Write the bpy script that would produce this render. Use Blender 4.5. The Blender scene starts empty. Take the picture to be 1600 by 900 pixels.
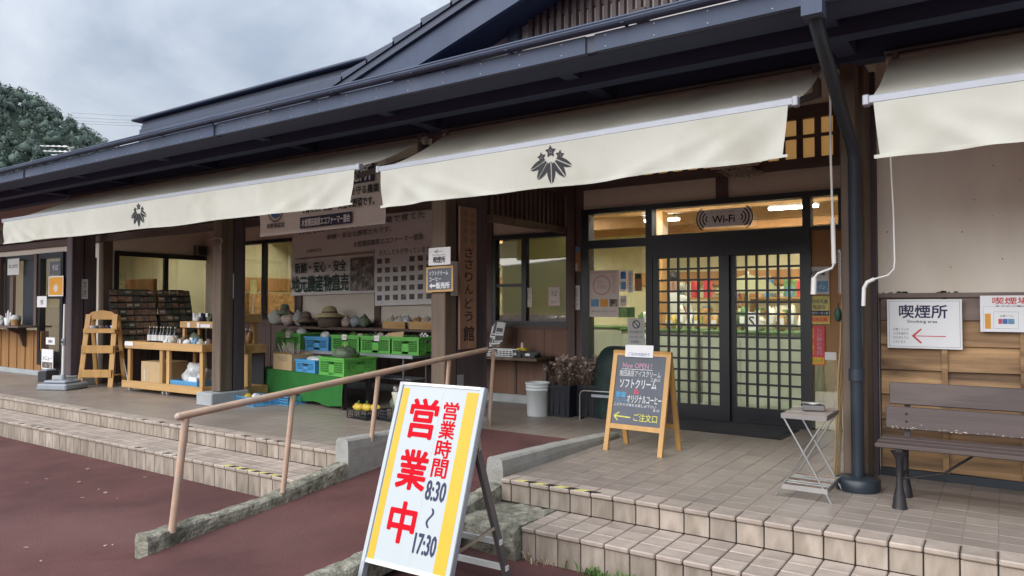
import bpy, math, random
from mathutils import Vector, Matrix, Euler, noise as mnoise
random.seed(11)
R = math.radians
SC = bpy.context.scene
COL = SC.collection
# ------------------------------------------------------------------ camera
CAM_H = 1.25
F_PX, YAW, PITCH = 1133.0, R(34.2), R(1.426)
cam_d = bpy.data.cameras.new('camera'); cam = bpy.data.objects.new('camera', cam_d); COL.objects.link(cam)
cam.location = (0, 0, CAM_H); cam.rotation_euler = (R(90) + PITCH, 0, YAW)
cam_d.sensor_width = 36; cam_d.lens = F_PX / 1600 * 36; cam_d.clip_start = .05; cam_d.clip_end = 5000
SC.camera = cam
# ------------------------------------------------------------------ sky, sun, exposure
SUN_EL, SUN_AZ = R(34), R(192)          # azimuth clockwise from +Y: behind the viewer's left shoulder
W = bpy.data.worlds.new('World'); SC.world = W; W.use_nodes = True
nt = W.node_tree; nt.nodes.clear()
def wn(t, **k):
    n = nt.nodes.new(t)
    for a, b in k.items(): setattr(n, a, b)
    return n
sky = wn('ShaderNodeTexSky', sky_type='NISHITA', sun_disc=False); sky.sun_elevation = SUN_EL; sky.sun_rotation = SUN_AZ
sky.air_density = 1.0; sky.dust_density = 3.0
bg1 = wn('ShaderNodeBackground'); bg1.inputs[1].default_value = .05
nt.links.new(sky.outputs[0], bg1.inputs[0])
tc = wn('ShaderNodeTexCoord'); mp = wn('ShaderNodeMapping'); mp.inputs['Scale'].default_value = (1.6, 1.6, 2.6)
nt.links.new(tc.outputs['Generated'], mp.inputs[0])
nz = wn('ShaderNodeTexNoise'); nz.inputs['Scale'].default_value = 2.3; nz.inputs['Detail'].default_value = 6; nz.inputs['Roughness'].default_value = .52
nz.inputs['Distortion'].default_value = .5
nt.links.new(mp.outputs[0], nz.inputs['Vector'])
cr = wn('ShaderNodeValToRGB')
cr.color_ramp.elements[0].position = .36; cr.color_ramp.elements[0].color = (.47, .55, .67, 1)
cr.color_ramp.elements[1].position = .68; cr.color_ramp.elements[1].color = (.90, .96, 1.05, 1)
nt.links.new(nz.outputs[0], cr.inputs[0])
bg2 = wn('ShaderNodeBackground'); bg2.inputs[1].default_value = .21
sx = wn('ShaderNodeSeparateXYZ'); nt.links.new(tc.outputs['Generated'], sx.inputs[0])
el = wn('ShaderNodeMapRange'); el.inputs[1].default_value = 0; el.inputs[2].default_value = 1; el.inputs[3].default_value = .8; el.inputs[4].default_value = 2.3; nt.links.new(sx.outputs[2], el.inputs[0])
vm = wn('ShaderNodeVectorMath', operation='SCALE'); nt.links.new(cr.outputs[0], vm.inputs[0]); nt.links.new(el.outputs[0], vm.inputs['Scale']); nt.links.new(vm.outputs[0], bg2.inputs[0])
mx = wn('ShaderNodeMixShader'); mx.inputs[0].default_value = .88
nt.links.new(bg1.outputs[0], mx.inputs[1]); nt.links.new(bg2.outputs[0], mx.inputs[2])
wo = wn('ShaderNodeOutputWorld'); nt.links.new(mx.outputs[0], wo.inputs[0])
sd = bpy.data.lights.new('sun', 'SUN'); sd.energy = 1.05; sd.angle = R(75); sd.color = (1, .99, .98)
so = bpy.data.objects.new('sun', sd); COL.objects.link(so)
sv = Vector((math.sin(SUN_AZ) * math.cos(SUN_EL), math.cos(SUN_AZ) * math.cos(SUN_EL), math.sin(SUN_EL)))
so.rotation_euler = sv.to_track_quat('Z', 'Y').to_euler(); so.location = sv * 40
vs = SC.view_settings; vs.view_transform = 'Standard'; vs.look = 'None'; vs.gamma = 1; vs.use_curve_mapping = False
vs.exposure = 1.9
SC.cycles.max_bounces = 8; SC.cycles.diffuse_bounces = 6; SC.cycles.glossy_bounces = 3; SC.cycles.transparent_max_bounces = 12
SC.cycles.caustics_reflective = False; SC.cycles.caustics_refractive = False
# ------------------------------------------------------------------ survey: where a sight line meets a known wall, side or floor
_f = Vector((-math.sin(YAW), math.cos(YAW), 0)); _r = Vector((math.cos(YAW), math.sin(YAW), 0)); _z = Vector((0, 0, 1))
_fw = _f * math.cos(PITCH) + _z * math.sin(PITCH); _up = _z * math.cos(PITCH) - _f * math.sin(PITCH)
_C = Vector((0, 0, CAM_H))
def _ray(px, py): return _fw * F_PX + _r * (px - 800) - _up * (py - 450)
def onX(px, py, X): v = _ray(px, py); return _C + v * (X / v.x)
def onY(px, py, Y): v = _ray(px, py); return _C + v * (Y / v.y)
def onZ(px, py, Z): v = _ray(px, py); return _C + v * ((Z - CAM_H) / v.z)
# ------------------------------------------------------------------ materials
def S(r, g, b):
    f = lambda c: c / 12.92 if c <= .04045 else ((c + .055) / 1.055) ** 2.4
    return (f(r / 255), f(g / 255), f(b / 255))
def mat(name, col, rough=.6, metal=0, var=.12, scale=6, bump=0, bscale=None, rnd=0, grain=None, dark=None, spec=.5,
        stain=None, stain_scale=3, stretch=None, coat=0):
    """procedural material: noise mottling, optional grain along an axis, optional stain colour, optional per-object tint"""
    m = bpy.data.materials.new(name); m.use_nodes = True; n = m.node_tree.nodes; l = m.node_tree.links
    p = n['Principled BSDF']; p.inputs['Roughness'].default_value = rough; p.inputs['Metallic'].default_value = metal
    p.inputs['Specular IOR Level'].default_value = spec
    if coat: p.inputs['Coat Weight'].default_value = coat
    t = n.new('ShaderNodeTexCoord'); mp_ = n.new('ShaderNodeMapping'); l.new(t.outputs['Object'], mp_.inputs[0])
    sc = [1, 1, 1]
    if grain == 'x': sc = [.06, 1, 1]
    if grain == 'y': sc = [1, .06, 1]
    if grain == 'z': sc = [1, 1, .06]
    if stretch: sc = stretch
    mp_.inputs['Scale'].default_value = sc
    oi = n.new('ShaderNodeObjectInfo')
    if rnd:
        cm = n.new('ShaderNodeCombineXYZ'); mu = n.new('ShaderNodeMath'); mu.operation = 'MULTIPLY'; mu.inputs[1].default_value = 37
        l.new(oi.outputs['Random'], mu.inputs[0]); 
        for i in range(3): l.new(mu.outputs[0], cm.inputs[i])
        l.new(cm.outputs[0], mp_.inputs['Location'])
    nz_ = n.new('ShaderNodeTexNoise'); nz_.inputs['Scale'].default_value = scale; nz_.inputs['Detail'].default_value = 6; nz_.inputs['Roughness'].default_value = .62
    l.new(mp_.outputs[0], nz_.inputs['Vector'])
    rp = n.new('ShaderNodeValToRGB'); rp.color_ramp.elements[0].position = .3; rp.color_ramp.elements[1].position = .72
    lo = dark if dark else tuple(c * (1 - var * 1.6) for c in col); hi = tuple(min(1, c * (1 + var)) for c in col)
    rp.color_ramp.elements[0].color = (*lo, 1); rp.color_ramp.elements[1].color = (*hi, 1)
    l.new(nz_.outputs[0], rp.inputs[0]); out = rp.outputs[0]
    if stain:
        n2 = n.new('ShaderNodeTexNoise'); n2.inputs['Scale'].default_value = stain_scale; n2.inputs['Detail'].default_value = 5
        m2 = n.new('ShaderNodeMapping'); l.new(t.outputs['Object'], m2.inputs[0])
        m2.inputs['Scale'].default_value = stretch or [max(q, .22) for q in sc]
        l.new(m2.outputs[0], n2.inputs['Vector'])
        r2 = n.new('ShaderNodeValToRGB'); r2.color_ramp.elements[0].position = .52; r2.color_ramp.elements[1].position = .72
        l.new(n2.outputs[0], r2.inputs[0])
        mm = n.new('ShaderNodeMix'); mm.data_type = 'RGBA'; l.new(r2.outputs[0], mm.inputs[0]); l.new(out, mm.inputs[6]); mm.inputs[7].default_value = (*stain, 1)
        out = mm.outputs[2]
    if rnd:
        hs = n.new('ShaderNodeHueSaturation'); mr = n.new('ShaderNodeMapRange'); mr.inputs[3].default_value = 1 - rnd; mr.inputs[4].default_value = 1 + rnd
        l.new(oi.outputs['Random'], mr.inputs[0]); l.new(mr.outputs[0], hs.inputs['Value']); l.new(out, hs.inputs['Color']); out = hs.outputs[0]
    l.new(out, p.inputs['Base Color'])
    if bump:
        b = n.new('ShaderNodeBump'); b.inputs['Strength'].default_value = bump; b.inputs['Distance'].default_value = .02
        if bscale:
            n3 = n.new('ShaderNodeTexNoise'); n3.inputs['Scale'].default_value = bscale; n3.inputs['Detail'].default_value = 4
            l.new(mp_.outputs[0], n3.inputs['Vector']); l.new(n3.outputs[0], b.inputs['Height'])
        else: l.new(nz_.outputs[0], b.inputs['Height'])
        l.new(b.outputs[0], p.inputs['Normal'])
    return m
def emit(name, col, s):
    m = bpy.data.materials.new(name); m.use_nodes = True; p = m.node_tree.nodes['Principled BSDF']
    p.inputs['Base Color'].default_value = (*col, 1); p.inputs['Emission Color'].default_value = (*col, 1); p.inputs['Emission Strength'].default_value = s
    return m
def glass(name, tint=(1, 1, 1), refl=.0):
    m = bpy.data.materials.new(name); m.use_nodes = True; n = m.node_tree.nodes; l = m.node_tree.links; n.clear()
    o = n.new('ShaderNodeOutputMaterial'); tr = n.new('ShaderNodeBsdfTransparent'); tr.inputs[0].default_value = (*tint, 1)
    g = n.new('ShaderNodeBsdfGlossy'); g.inputs['Roughness'].default_value = .02
    lw = n.new('ShaderNodeLayerWeight'); lw.inputs[0].default_value = .5; pw = n.new('ShaderNodeMath'); pw.operation = 'POWER'; pw.inputs[1].default_value = 5; fr = n.new('ShaderNodeMath'); fr.operation = 'MULTIPLY'; fr.inputs[1].default_value = .9
    l.new(lw.outputs['Facing'], pw.inputs[0]); l.new(pw.outputs[0], fr.inputs[0]); ad = n.new('ShaderNodeMath'); ad.operation = 'ADD'; ad.use_clamp = True; ad.inputs[1].default_value = .055 + refl
    mx_ = n.new('ShaderNodeMixShader'); l.new(fr.outputs[0], ad.inputs[0]); l.new(ad.outputs[0], mx_.inputs[0]); l.new(tr.outputs[0], mx_.inputs[1]); l.new(g.outputs[0], mx_.inputs[2]); l.new(mx_.outputs[0], o.inputs[0])
    return m
M = {}
def D(key, *a, **k): M[key] = mat(key, *a, **k)
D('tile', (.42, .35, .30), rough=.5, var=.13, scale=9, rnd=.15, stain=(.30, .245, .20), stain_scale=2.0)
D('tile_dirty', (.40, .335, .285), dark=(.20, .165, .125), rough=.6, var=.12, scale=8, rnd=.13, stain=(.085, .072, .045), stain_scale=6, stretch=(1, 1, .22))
D('floor_tile', (.295, .25, .218), rough=.42, var=.10, scale=3, rnd=.09, stain=(.235, .195, .165), stain_scale=1.2)
D('grout_dark', (.055, .042, .036), rough=.9, scale=20)
D('grout', (.30, .255, .217), rough=.9, scale=12)
D('asphalt_red', (.115, .043, .04), rough=.88, var=.26, scale=1.3, bump=.5, bscale=160, stain=(.16, .073, .068), stain_scale=.55)
D('concrete', (.37, .365, .34), rough=.9, var=.14, scale=6, bump=.35, bscale=60, stain=(.25, .245, .21), stain_scale=3)
D('concrete_rough', (.30, .285, .23), rough=.95, var=.35, scale=14, bump=.9, bscale=45, stain=(.085, .085, .06), stain_scale=5, dark=(.10, .10, .075))
D('concrete_grey', (.36, .38, .39), rough=.9, var=.1, scale=7, bump=.15, bscale=60)
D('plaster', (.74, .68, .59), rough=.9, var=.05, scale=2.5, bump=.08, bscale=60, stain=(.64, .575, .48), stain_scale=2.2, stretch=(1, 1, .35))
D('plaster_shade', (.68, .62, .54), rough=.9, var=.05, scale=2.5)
D('wood_dark', (.115, .077, .068), rough=.7, var=.25, scale=10, grain='z', bump=.2)
D('wood_dark_x', (.115, .077, .068), rough=.7, var=.25, scale=10, grain='x', bump=.2)
D('post_wood', (.145, .105, .076), rough=.75, var=.28, scale=12, grain='z', bump=.3, stain=(.075, .052, .04), stain_scale=3)
D('post_purple', (.085, .065, .075), rough=.7, var=.2, scale=10, grain='z', bump=.2)
D('weatherboard', (.40, .245, .12), dark=(.125, .072, .042), rough=.75, var=.34, scale=11, grain='x', bump=.5, rnd=.16, stain=(.085, .045, .026), stain_scale=4.5, stretch=None)
D('orange_board', (.33, .165, .055), rough=.55, var=.16, scale=9, grain='z', bump=.1, rnd=.06)
D('brown_board', (.17, .082, .05), rough=.6, var=.2, scale=9, grain='z', bump=.1, rnd=.08)
D('orange_panel', (.34, .17, .065), rough=.6, var=.07, scale=4, grain='z')
D('pine', (.56, .345, .14), rough=.6, var=.18, scale=8, grain='x', bump=.15, rnd=.08, stain=(.40, .21, .07), stain_scale=5)
D('pine_z', (.56, .345, .14), rough=.6, var=.18, scale=8, grain='z', bump=.15, rnd=.08, stain=(.40, .21, .07), stain_scale=5)
D('honey_wood', (.57, .32, .105), rough=.5, var=.14, scale=8, grain='z', bump=.1)
D('rail_wood', (.56, .39, .285), rough=.45, var=.12, scale=5, stain=(.42, .37, .32), stain_scale=7)
D('old_wood', (.17, .12, .105), rough=.75, var=.25, scale=9, grain='x', bump=.3, stain=(.26, .20, .18), stain_scale=4)
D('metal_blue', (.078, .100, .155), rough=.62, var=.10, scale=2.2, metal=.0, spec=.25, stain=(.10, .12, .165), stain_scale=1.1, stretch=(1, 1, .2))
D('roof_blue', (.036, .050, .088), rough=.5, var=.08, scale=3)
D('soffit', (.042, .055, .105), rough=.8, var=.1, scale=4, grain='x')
D('gable_brown', (.11, .08, .08), rough=.8, var=.2, scale=6)
D('frame_black', (.011, .012, .017), rough=.35, var=.1, scale=5)
D('iron', (.022, .020, .023), rough=.5, var=.2, scale=9, bump=.2)
D('pipe_navy', (.022, .03, .042), rough=.4, var=.1, scale=4)
D('steel', (.56, .56, .55), rough=.3, metal=1, var=.06, scale=5)
D('alu', (.36, .38, .42), rough=.5, metal=.25, var=.05, scale=5)
D('alu_grey', (.17, .16, .162), rough=.5, metal=.4, var=.08, scale=5)
D('white_metal', (.72, .72, .70), rough=.4, var=.04, scale=5)
D('paper', (.78, .78, .79), rough=.6, var=.03, scale=6)
D('paper_warm', (.68, .60, .55), rough=.7, var=.04, scale=5)
D('paper_grey', (.60, .60, .59), rough=.7, var=.04, scale=5)
D('vinyl', (.74, .70, .66), rough=.6, var=.04, scale=3, bump=.08, bscale=6)
D('sign_white', (.43, .475, .495), rough=.3, var=.02, scale=3)
D('sign_bright', (.80, .82, .85), rough=.35, var=.02, scale=3)
D('ink', (.012, .012, .018), rough=.6, var=.05)
D('ink_navy', (.02, .025, .075), rough=.6, var=.05)
D('ink_green', (.01, .05, .035), rough=.6, var=.05)
D('ink_grey', (.10, .10, .12), rough=.6, var=.05)
D('red_paint', (.56, .006, .016), rough=.75, spec=.1, var=.03)
D('red_print', (.60, .05, .06), rough=.5, var=.05)
D('pink_print', (.62, .30, .28), rough=.6, var=.06)
D('yellow_paint', (.60, .375, .004), rough=.4, var=.03)
D('yellow_print', (.75, .55, .05), rough=.5, var=.05)
D('orange_print', (.72, .33, .03), rough=.5, var=.05)
D('blue_print', (.05, .13, .42), rough=.5, var=.05)
D('sky_print', (.12, .30, .50), rough=.5, var=.2, scale=20)
D('gable_plaster', (.52, .50, .48), rough=.9, var=.06)
D('green_print', (.16, .32, .09), rough=.5, var=.3, scale=20)
D('photo_print', (.16, .13, .11), rough=.5, var=.7, scale=18, stain=(.45, .40, .35), stain_scale=9)
D('slate', (.105, .115, .145), rough=.6, var=.12, scale=3)
D('chalk', (.72, .74, .76), rough=.9, var=.15, scale=40)
D('chalk_pink', (.62, .33, .45), rough=.9, var=.15, scale=40)
D('chalk_red', (.62, .10, .15), rough=.9, var=.15, scale=40)
D('chalk_blue', (.10, .42, .70), rough=.9, var=.15, scale=40)
D('chalk_yellow', (.68, .66, .12), rough=.9, var=.15, scale=40)
D('tape_yellow', (.66, .60, .20), rough=.7, var=.2, scale=40)
D('tape_cream', (.58, .52, .42), rough=.7, var=.2, scale=40)
D('tape_black', (.03, .025, .025), rough=.7, var=.2, scale=40)
D('cloth_green', (.018, .14, .022), rough=.95, var=.12, scale=5, bump=.15, bscale=300)
D('crate_green', (.115, .42, .075), rough=.45, var=.08, scale=5)
D('crate_blue', (.085, .33, .62), rough=.45, var=.08, scale=5)
D('crate_black', (.02, .022, .027), rough=.5, var=.1, scale=5)
D('table_grey', (.22, .23, .26), rough=.5, var=.08)
D('cardboard', (.50, .36, .20), rough=.85, var=.07, scale=4, bump=.06, bscale=90)
D('bucket', (.72, .76, .78), rough=.4, var=.04, scale=4)
D('bin_black', (.011, .013, .02), rough=.5, var=.2, scale=4)
D('tarp_green', (.008, .028, .025), rough=.6, var=.3, scale=6, bump=.3, bscale=7)
D('mat_dark', (.035, .037, .043), rough=.95, var=.3, scale=60, bump=.4)
D('dry_leaf', (.22, .155, .12), rough=.9, var=.4, scale=18, rnd=.1)
D('dry_flower', (.46, .36, .31), rough=.9, var=.3, scale=25)
D('bamboo', (.36, .25, .12), rough=.5, var=.2, scale=14, grain='z')
D('straw', (.50, .42, .24), rough=.9, var=.2, scale=20, bump=.3)
D('cord', (.52, .47, .40), rough=.95, var=.2, scale=20)
D('veg_pale', (.55, .50, .42), rough=.6, var=.25, scale=14)
D('veg_green', (.09, .19, .05), rough=.6, var=.3, scale=12)
D('veg_pumpkin', (.13, .17, .11), rough=.6, var=.3, scale=9)
D('veg_yellow', (.62, .44, .05), rough=.5, var=.15, scale=9)
D('onion', (.42, .24, .10), rough=.5, var=.25, scale=12)
D('pack_brown', (.30, .19, .14), rough=.5, var=.5, scale=11, rnd=.35)
D('pack_dark', (.13, .135, .11), rough=.5, var=.4, scale=11, rnd=.3)
D('plastic_bag', (.60, .62, .62), rough=.3, var=.2, scale=12, bump=.5)
D('bottle_dark', (.02, .025, .03), rough=.2, var=.1)
D('parasol_grey', (.30, .33, .37), rough=.55, var=.08, scale=5)
D('ceramic', (.60, .60, .60), rough=.4, var=.1)
D('skin', (.55, .34, .25), rough=.55, var=.04, scale=10)
D('hair', (.02, .015, .012), rough=.5, var=.2, scale=30)
D('uniform', (.66, .66, .62), rough=.8, var=.05, scale=5)
D('trousers', (.03, .033, .045), rough=.85, var=.1)
D('shop_wall', (.62, .59, .36), rough=.85, var=.06, scale=2)
D('shop_wood', (.42, .22, .07), rough=.6, var=.12, scale=5, grain='z')
D('shop_floor', (.34, .33, .25), rough=.35, var=.08, scale=2)
D('shop_ceiling', (.55, .45, .30), rough=.9, var=.05)
D('case_green', (.50, .55, .44), rough=.35, var=.08, scale=2)
D('pack_white', (.66, .64, .52), rough=.5, var=.35, scale=14, rnd=.15)
D('pack_orange', (.60, .34, .12), rough=.5, var=.4, scale=14, rnd=.2)
D('pine_bark', (.06, .045, .04), rough=.9, var=.3)
D('hazed_conifer', (.125, .175, .145), rough=.9, var=.22, scale=.07, rnd=0, stain=(.15, .20, .145), stain_scale=.03)  # paler, bluer, flatter foliage colour stands in for distance haze
D('hill_soil', (.04, .065, .042), rough=.95, var=.3, scale=.05)
D('weed', (.10, .22, .04), rough=.7, var=.3, scale=20)
D('pole_grey', (.35, .36, .36), rough=.7, var=.1)
D('porcelain', (.75, .77, .78), rough=.25, var=.03)
D('litter', (.45, .36, .26), rough=.9, var=.3, scale=30)
def sheer(name, col):
    m = bpy.data.materials.new(name); m.use_nodes = True; n = m.node_tree.nodes; l = m.node_tree.links; n.clear()
    o = n.new('ShaderNodeOutputMaterial'); a = n.new('ShaderNodeBsdfTranslucent'); b = n.new('ShaderNodeBsdfDiffuse'); x = n.new('ShaderNodeMixShader'); x.inputs[0].default_value = .35
    w = n.new('ShaderNodeTexNoise'); w.inputs['Scale'].default_value = 3; r = n.new('ShaderNodeValToRGB'); r.color_ramp.elements[0].color = (*[c * .85 for c in col], 1); r.color_ramp.elements[1].color = (*col, 1)
    l.new(w.outputs[0], r.inputs[0]); l.new(r.outputs[0], a.inputs[0]); l.new(r.outputs[0], b.inputs[0]); l.new(a.outputs[0], x.inputs[1]); l.new(b.outputs[0], x.inputs[2]); l.new(x.outputs[0], o.inputs[0]); return m
def canvas(name, col, tl, stain):
    m = mat(name, col, rough=.9, var=.035, scale=2.5, bump=.06, bscale=220, stain=stain, stain_scale=1.6); n = m.node_tree.nodes; l = m.node_tree.links
    o = n['Material Output']; p = n['Principled BSDF']; a = n.new('ShaderNodeBsdfTranslucent'); x = n.new('ShaderNodeMixShader'); x.inputs[0].default_value = tl
    l.new(p.inputs['Base Color'].links[0].from_socket, a.inputs[0]); l.new(p.outputs[0], x.inputs[1]); l.new(a.outputs[0], x.inputs[2]); l.new(x.outputs[0], o.inputs[0]); return m
M['canvas'] = canvas('canvas', (.67, .67, .60), .28, (.56, .55, .46)); M['canvas_top'] = canvas('canvas_top', (.66, .645, .57), .25, (.53, .52, .47))
M['curtain'] = sheer('curtain', (.62, .60, .38))
M['glass'] = glass('glass', (.93, .95, .93)); M['glass_dark'] = glass('glass_dark', (.72, .72, .70), .05); M['glass_mirror'] = glass('glass_mirror', (.8, .78, .72), .16)
M['lamp'] = emit('lamp', (1, .96, .88), 16); M['glow_pane'] = emit('glow_pane', (1, .58, .2), .06); M['lamp_warm'] = emit('lamp_warm', (1, .62, .22), 5); M['lamp_spot'] = emit('lamp_spot', (1, .8, .45), 20)
# ------------------------------------------------------------------ mesh building
class MB:
    def __init__(s): s.v = []; s.f = []
    def add(s, vs, fs, m=0, sm=False):
        o = len(s.v); s.v += [tuple(q) for q in vs]; s.f += [(tuple(i + o for i in f), m, sm) for f in fs]; return s
    def box(s, lo, hi, m=0, mx=None):
        x0, y0, z0 = lo; x1, y1, z1 = hi
        vs = [Vector(q) for q in ((x0,y0,z0),(x1,y0,z0),(x1,y1,z0),(x0,y1,z0),(x0,y0,z1),(x1,y0,z1),(x1,y1,z1),(x0,y1,z1))]
        if mx is not None: vs = [mx @ q for q in vs]
        return s.add(vs, [(0,3,2,1),(4,5,6,7),(0,1,5,4),(1,2,6,5),(2,3,7,6),(3,0,4,7)], m)
    def cbox(s, lo, hi, c=.004, m=0, mx=None):
        """box with chamfered edges"""
        lo = Vector(lo); hi = Vector(hi); vs = []; 
        for a in range(3):
            for sg in (0, 1):
                b, d = (a + 1) % 3, (a + 2) % 3
                for (u, w) in ((0, 0), (1, 0), (1, 1), (0, 1)):
                    q = Vector((0, 0, 0)); q[a] = (lo, hi)[sg][a]
                    q[b] = lo[b] + c if u == 0 else hi[b] - c; q[d] = lo[d] + c if w == 0 else hi[d] - c; vs.append(q)
        I = lambda a, sg, u, w: (a * 2 + sg) * 4 + {(0,0):0,(1,0):1,(1,1):2,(0,1):3}[(u, w)]
        fs = []
        for a in range(3):
            fs.append(tuple(I(a, 1, *q) for q in ((0,0),(1,0),(1,1),(0,1)))); fs.append(tuple(I(a, 0, *q) for q in ((0,1),(1,1),(1,0),(0,0))))
        def idx(p):   # p: per-axis 0/1 corner + which face axis
            cn, a = p; b, d = (a + 1) % 3, (a + 2) % 3; return I(a, cn[a], cn[b], cn[d])
        for a in range(3):              # edges along axis a
            b, d = (a + 1) % 3, (a + 2) % 3
            for u in (0, 1):
                for w in (0, 1):
                    c0 = [0,0,0]; c1 = [0,0,0]; c0[b] = c1[b] = u; c0[d] = c1[d] = w; c1[a] = 1
                    q = (idx((c0, b)), idx((c1, b)), idx((c1, d)), idx((c0, d)))
                    fs.append(q if u == w else q[::-1])
        for x in (0, 1):
            for y in (0, 1):
                for z in (0, 1):
                    t = tuple(idx(((x, y, z), a)) for a in range(3)); fs.append(t if (x + y + z) % 2 else t[::-1])
        if mx is not None: vs = [mx @ q for q in vs]
        return s.add(vs, fs, m)
    def bar(s, p0, p1, w, h, m=0, up=(0, 0, 1)):
        """rectangular bar from p0 to p1, w across, h along up"""
        p0 = Vector(p0); p1 = Vector(p1); d = (p1 - p0).normalized(); u = Vector(up); sd_ = d.cross(u)
        if sd_.length < 1e-4: sd_ = d.cross(Vector((0, 1, 0)))
        sd_.normalize(); u = sd_.cross(d).normalized(); a = sd_ * (w / 2); b = u * (h / 2)
        vs = [p0 - a - b, p0 + a - b, p0 + a + b, p0 - a + b, p1 - a - b, p1 + a - b, p1 + a + b, p1 - a + b]
        return s.add(vs, [(0,1,2,3),(7,6,5,4),(4,5,1,0),(5,6,2,1),(6,7,3,2),(7,4,0,3)], m)
    def tube(s, pts, r, n=8, m=0, cap=True):
        pts = [Vector(p) for p in pts]; rings = []; k = len(pts); rr = r if isinstance(r, (list, tuple)) else [r] * k
        prev = None; vs = []
        for i, p in enumerate(pts):
            d = (pts[min(i + 1, k - 1)] - pts[max(i - 1, 0)]).normalized()
            if prev is None:
                a = d.cross(Vector((0, 0, 1)));
                if a.length < .05: a = d.cross(Vector((0, 1, 0)))
            else: a = prev - d * prev.dot(d)
            a.normalize(); prev = a; b = d.cross(a)
            for j in range(n):
                t = 2 * math.pi * j / n; vs.append(p + (a * math.cos(t) + b * math.sin(t)) * rr[i])
        fs = [(i * n + j, i * n + (j + 1) % n, (i + 1) * n + (j + 1) % n, (i + 1) * n + j) for i in range(k - 1) for j in range(n)]
        s.add(vs, fs, m, True)
        if cap: s.add(vs[:n], [tuple(range(n))[::-1]], m); s.add(vs[-n:], [tuple(range(n))], m)
        return s
    def lathe(s, prof, c=(0, 0, 0), n=20, m=0, cap=True, mx=None):
        vs = []
        for (r, z) in prof:
            for j in range(n):
                t = 2 * math.pi * j / n; q = Vector((c[0] + r * math.cos(t), c[1] + r * math.sin(t), c[2] + z)); vs.append(mx @ q if mx else q)
        k = len(prof)
        fs = [(i * n + j, i * n + (j + 1) % n, (i + 1) * n + (j + 1) % n, (i + 1) * n + j) for i in range(k - 1) for j in range(n)]
        s.add(vs, fs, m, True)
        if cap: s.add(vs[:n], [tuple(range(n))[::-1]], m); s.add(vs[-n:], [tuple(range(n))], m)
        return s
    def prism(s, poly, o, ex, ey, ez, d, m=0):
        """polygon (u,v) in the plane o+u*ex+v*ey, extruded d along ez"""
        o = Vector(o); ex = Vector(ex); ey = Vector(ey); ez = Vector(ez); k = len(poly)
        vs = [o + ex * u + ey * v for u, v in poly] + [o + ex * u + ey * v + ez * d for u, v in poly]
        fs = [tuple(range(k)), tuple(range(2 * k - 1, k - 1, -1))] + [(i, i + k, (i + 1) % k + k, (i + 1) % k) for i in range(k)]
        return s.add(vs, fs, m)
    def blob(s, c, r, m=0, n=8, k=6, jit=.12, seed=0, sq=(1, 1, 1)):
        c = Vector(c); rr = random.Random(seed); vs = []
        for i in range(k + 1):
            ph = math.pi * i / k
            for j in range(n):
                t = 2 * math.pi * j / n; q = Vector((math.sin(ph) * math.cos(t), math.sin(ph) * math.sin(t), math.cos(ph)))
                f = 1 + jit * mnoise.noise(q * 1.7 + Vector((seed * 3.1, seed, 0)))
                vs.append(c + Vector((q.x * sq[0], q.y * sq[1], q.z * sq[2])) * r * f)
        fs = [(i * n + j, (i + 1) * n + j, (i + 1) * n + (j + 1) % n, i * n + (j + 1) % n) for i in range(k) for j in range(n)]
        return s.add(vs, fs, m, True)
    def mesh(s, name, mats):
        me = bpy.data.meshes.new(name); me.from_pydata(s.v, [], [f[0] for f in s.f])
        for m in (mats if isinstance(mats, (list, tuple)) else [mats]): me.materials.append(M[m] if isinstance(m, str) else m)
        for p, f in zip(me.polygons, s.f): p.material_index = f[1]; p.use_smooth = f[2]
        me.update(); return me
    def build(s, name, mats, parent=None, kind=None):
        if parent is not None:
            r = parent
            while r.parent: r = r.parent
            if r.name in WORLD:
                o = WORLD[r.name]; s.v = [(q[0] - o[0], q[1] - o[1], q[2] - o[2]) for q in s.v]
        ob = bpy.data.objects.new(name, s.mesh(name, mats)); COL.objects.link(ob); ob.parent = parent
        if kind: ob['kind'] = kind
        return ob
WORLD = {}
def tag(o, label, cat, group=None):
    o['label'] = label; o['category'] = cat
    if group: o['group'] = group
    return o
def thing(name, label, cat, loc=(0, 0, 0), rz=0, group=None, world=False):
    """Empty at the thing's base; world=True: its parts are authored in place rather than round the base"""
    o = bpy.data.objects.new(name, None); COL.objects.link(o); o.location = loc; o.rotation_euler = (0, 0, rz); o.empty_display_size = .1
    tag(o, label, cat, group)
    if world: WORLD[o.name] = tuple(loc)
    return o
def struct(mb, name, mats):
    o = mb.build(name, mats); o['kind'] = 'structure'; return o
def copy_tree(o, parent=None):
    c = o.copy(); COL.objects.link(c); c.parent = parent
    for ch in list(o.children): copy_tree(ch, c)
    return c
def piece(name, me, loc, parent, rot=None):
    """one of many alike pieces sharing a mesh"""
    o = bpy.data.objects.new(name, me); COL.objects.link(o); o.parent = parent
    r = parent
    while r.parent: r = r.parent
    w = WORLD.get(r.name, (0, 0, 0)); o.location = Vector(loc) - Vector(w)
    if rot: o.rotation_euler = rot
    return o
_tc = {}
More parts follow.
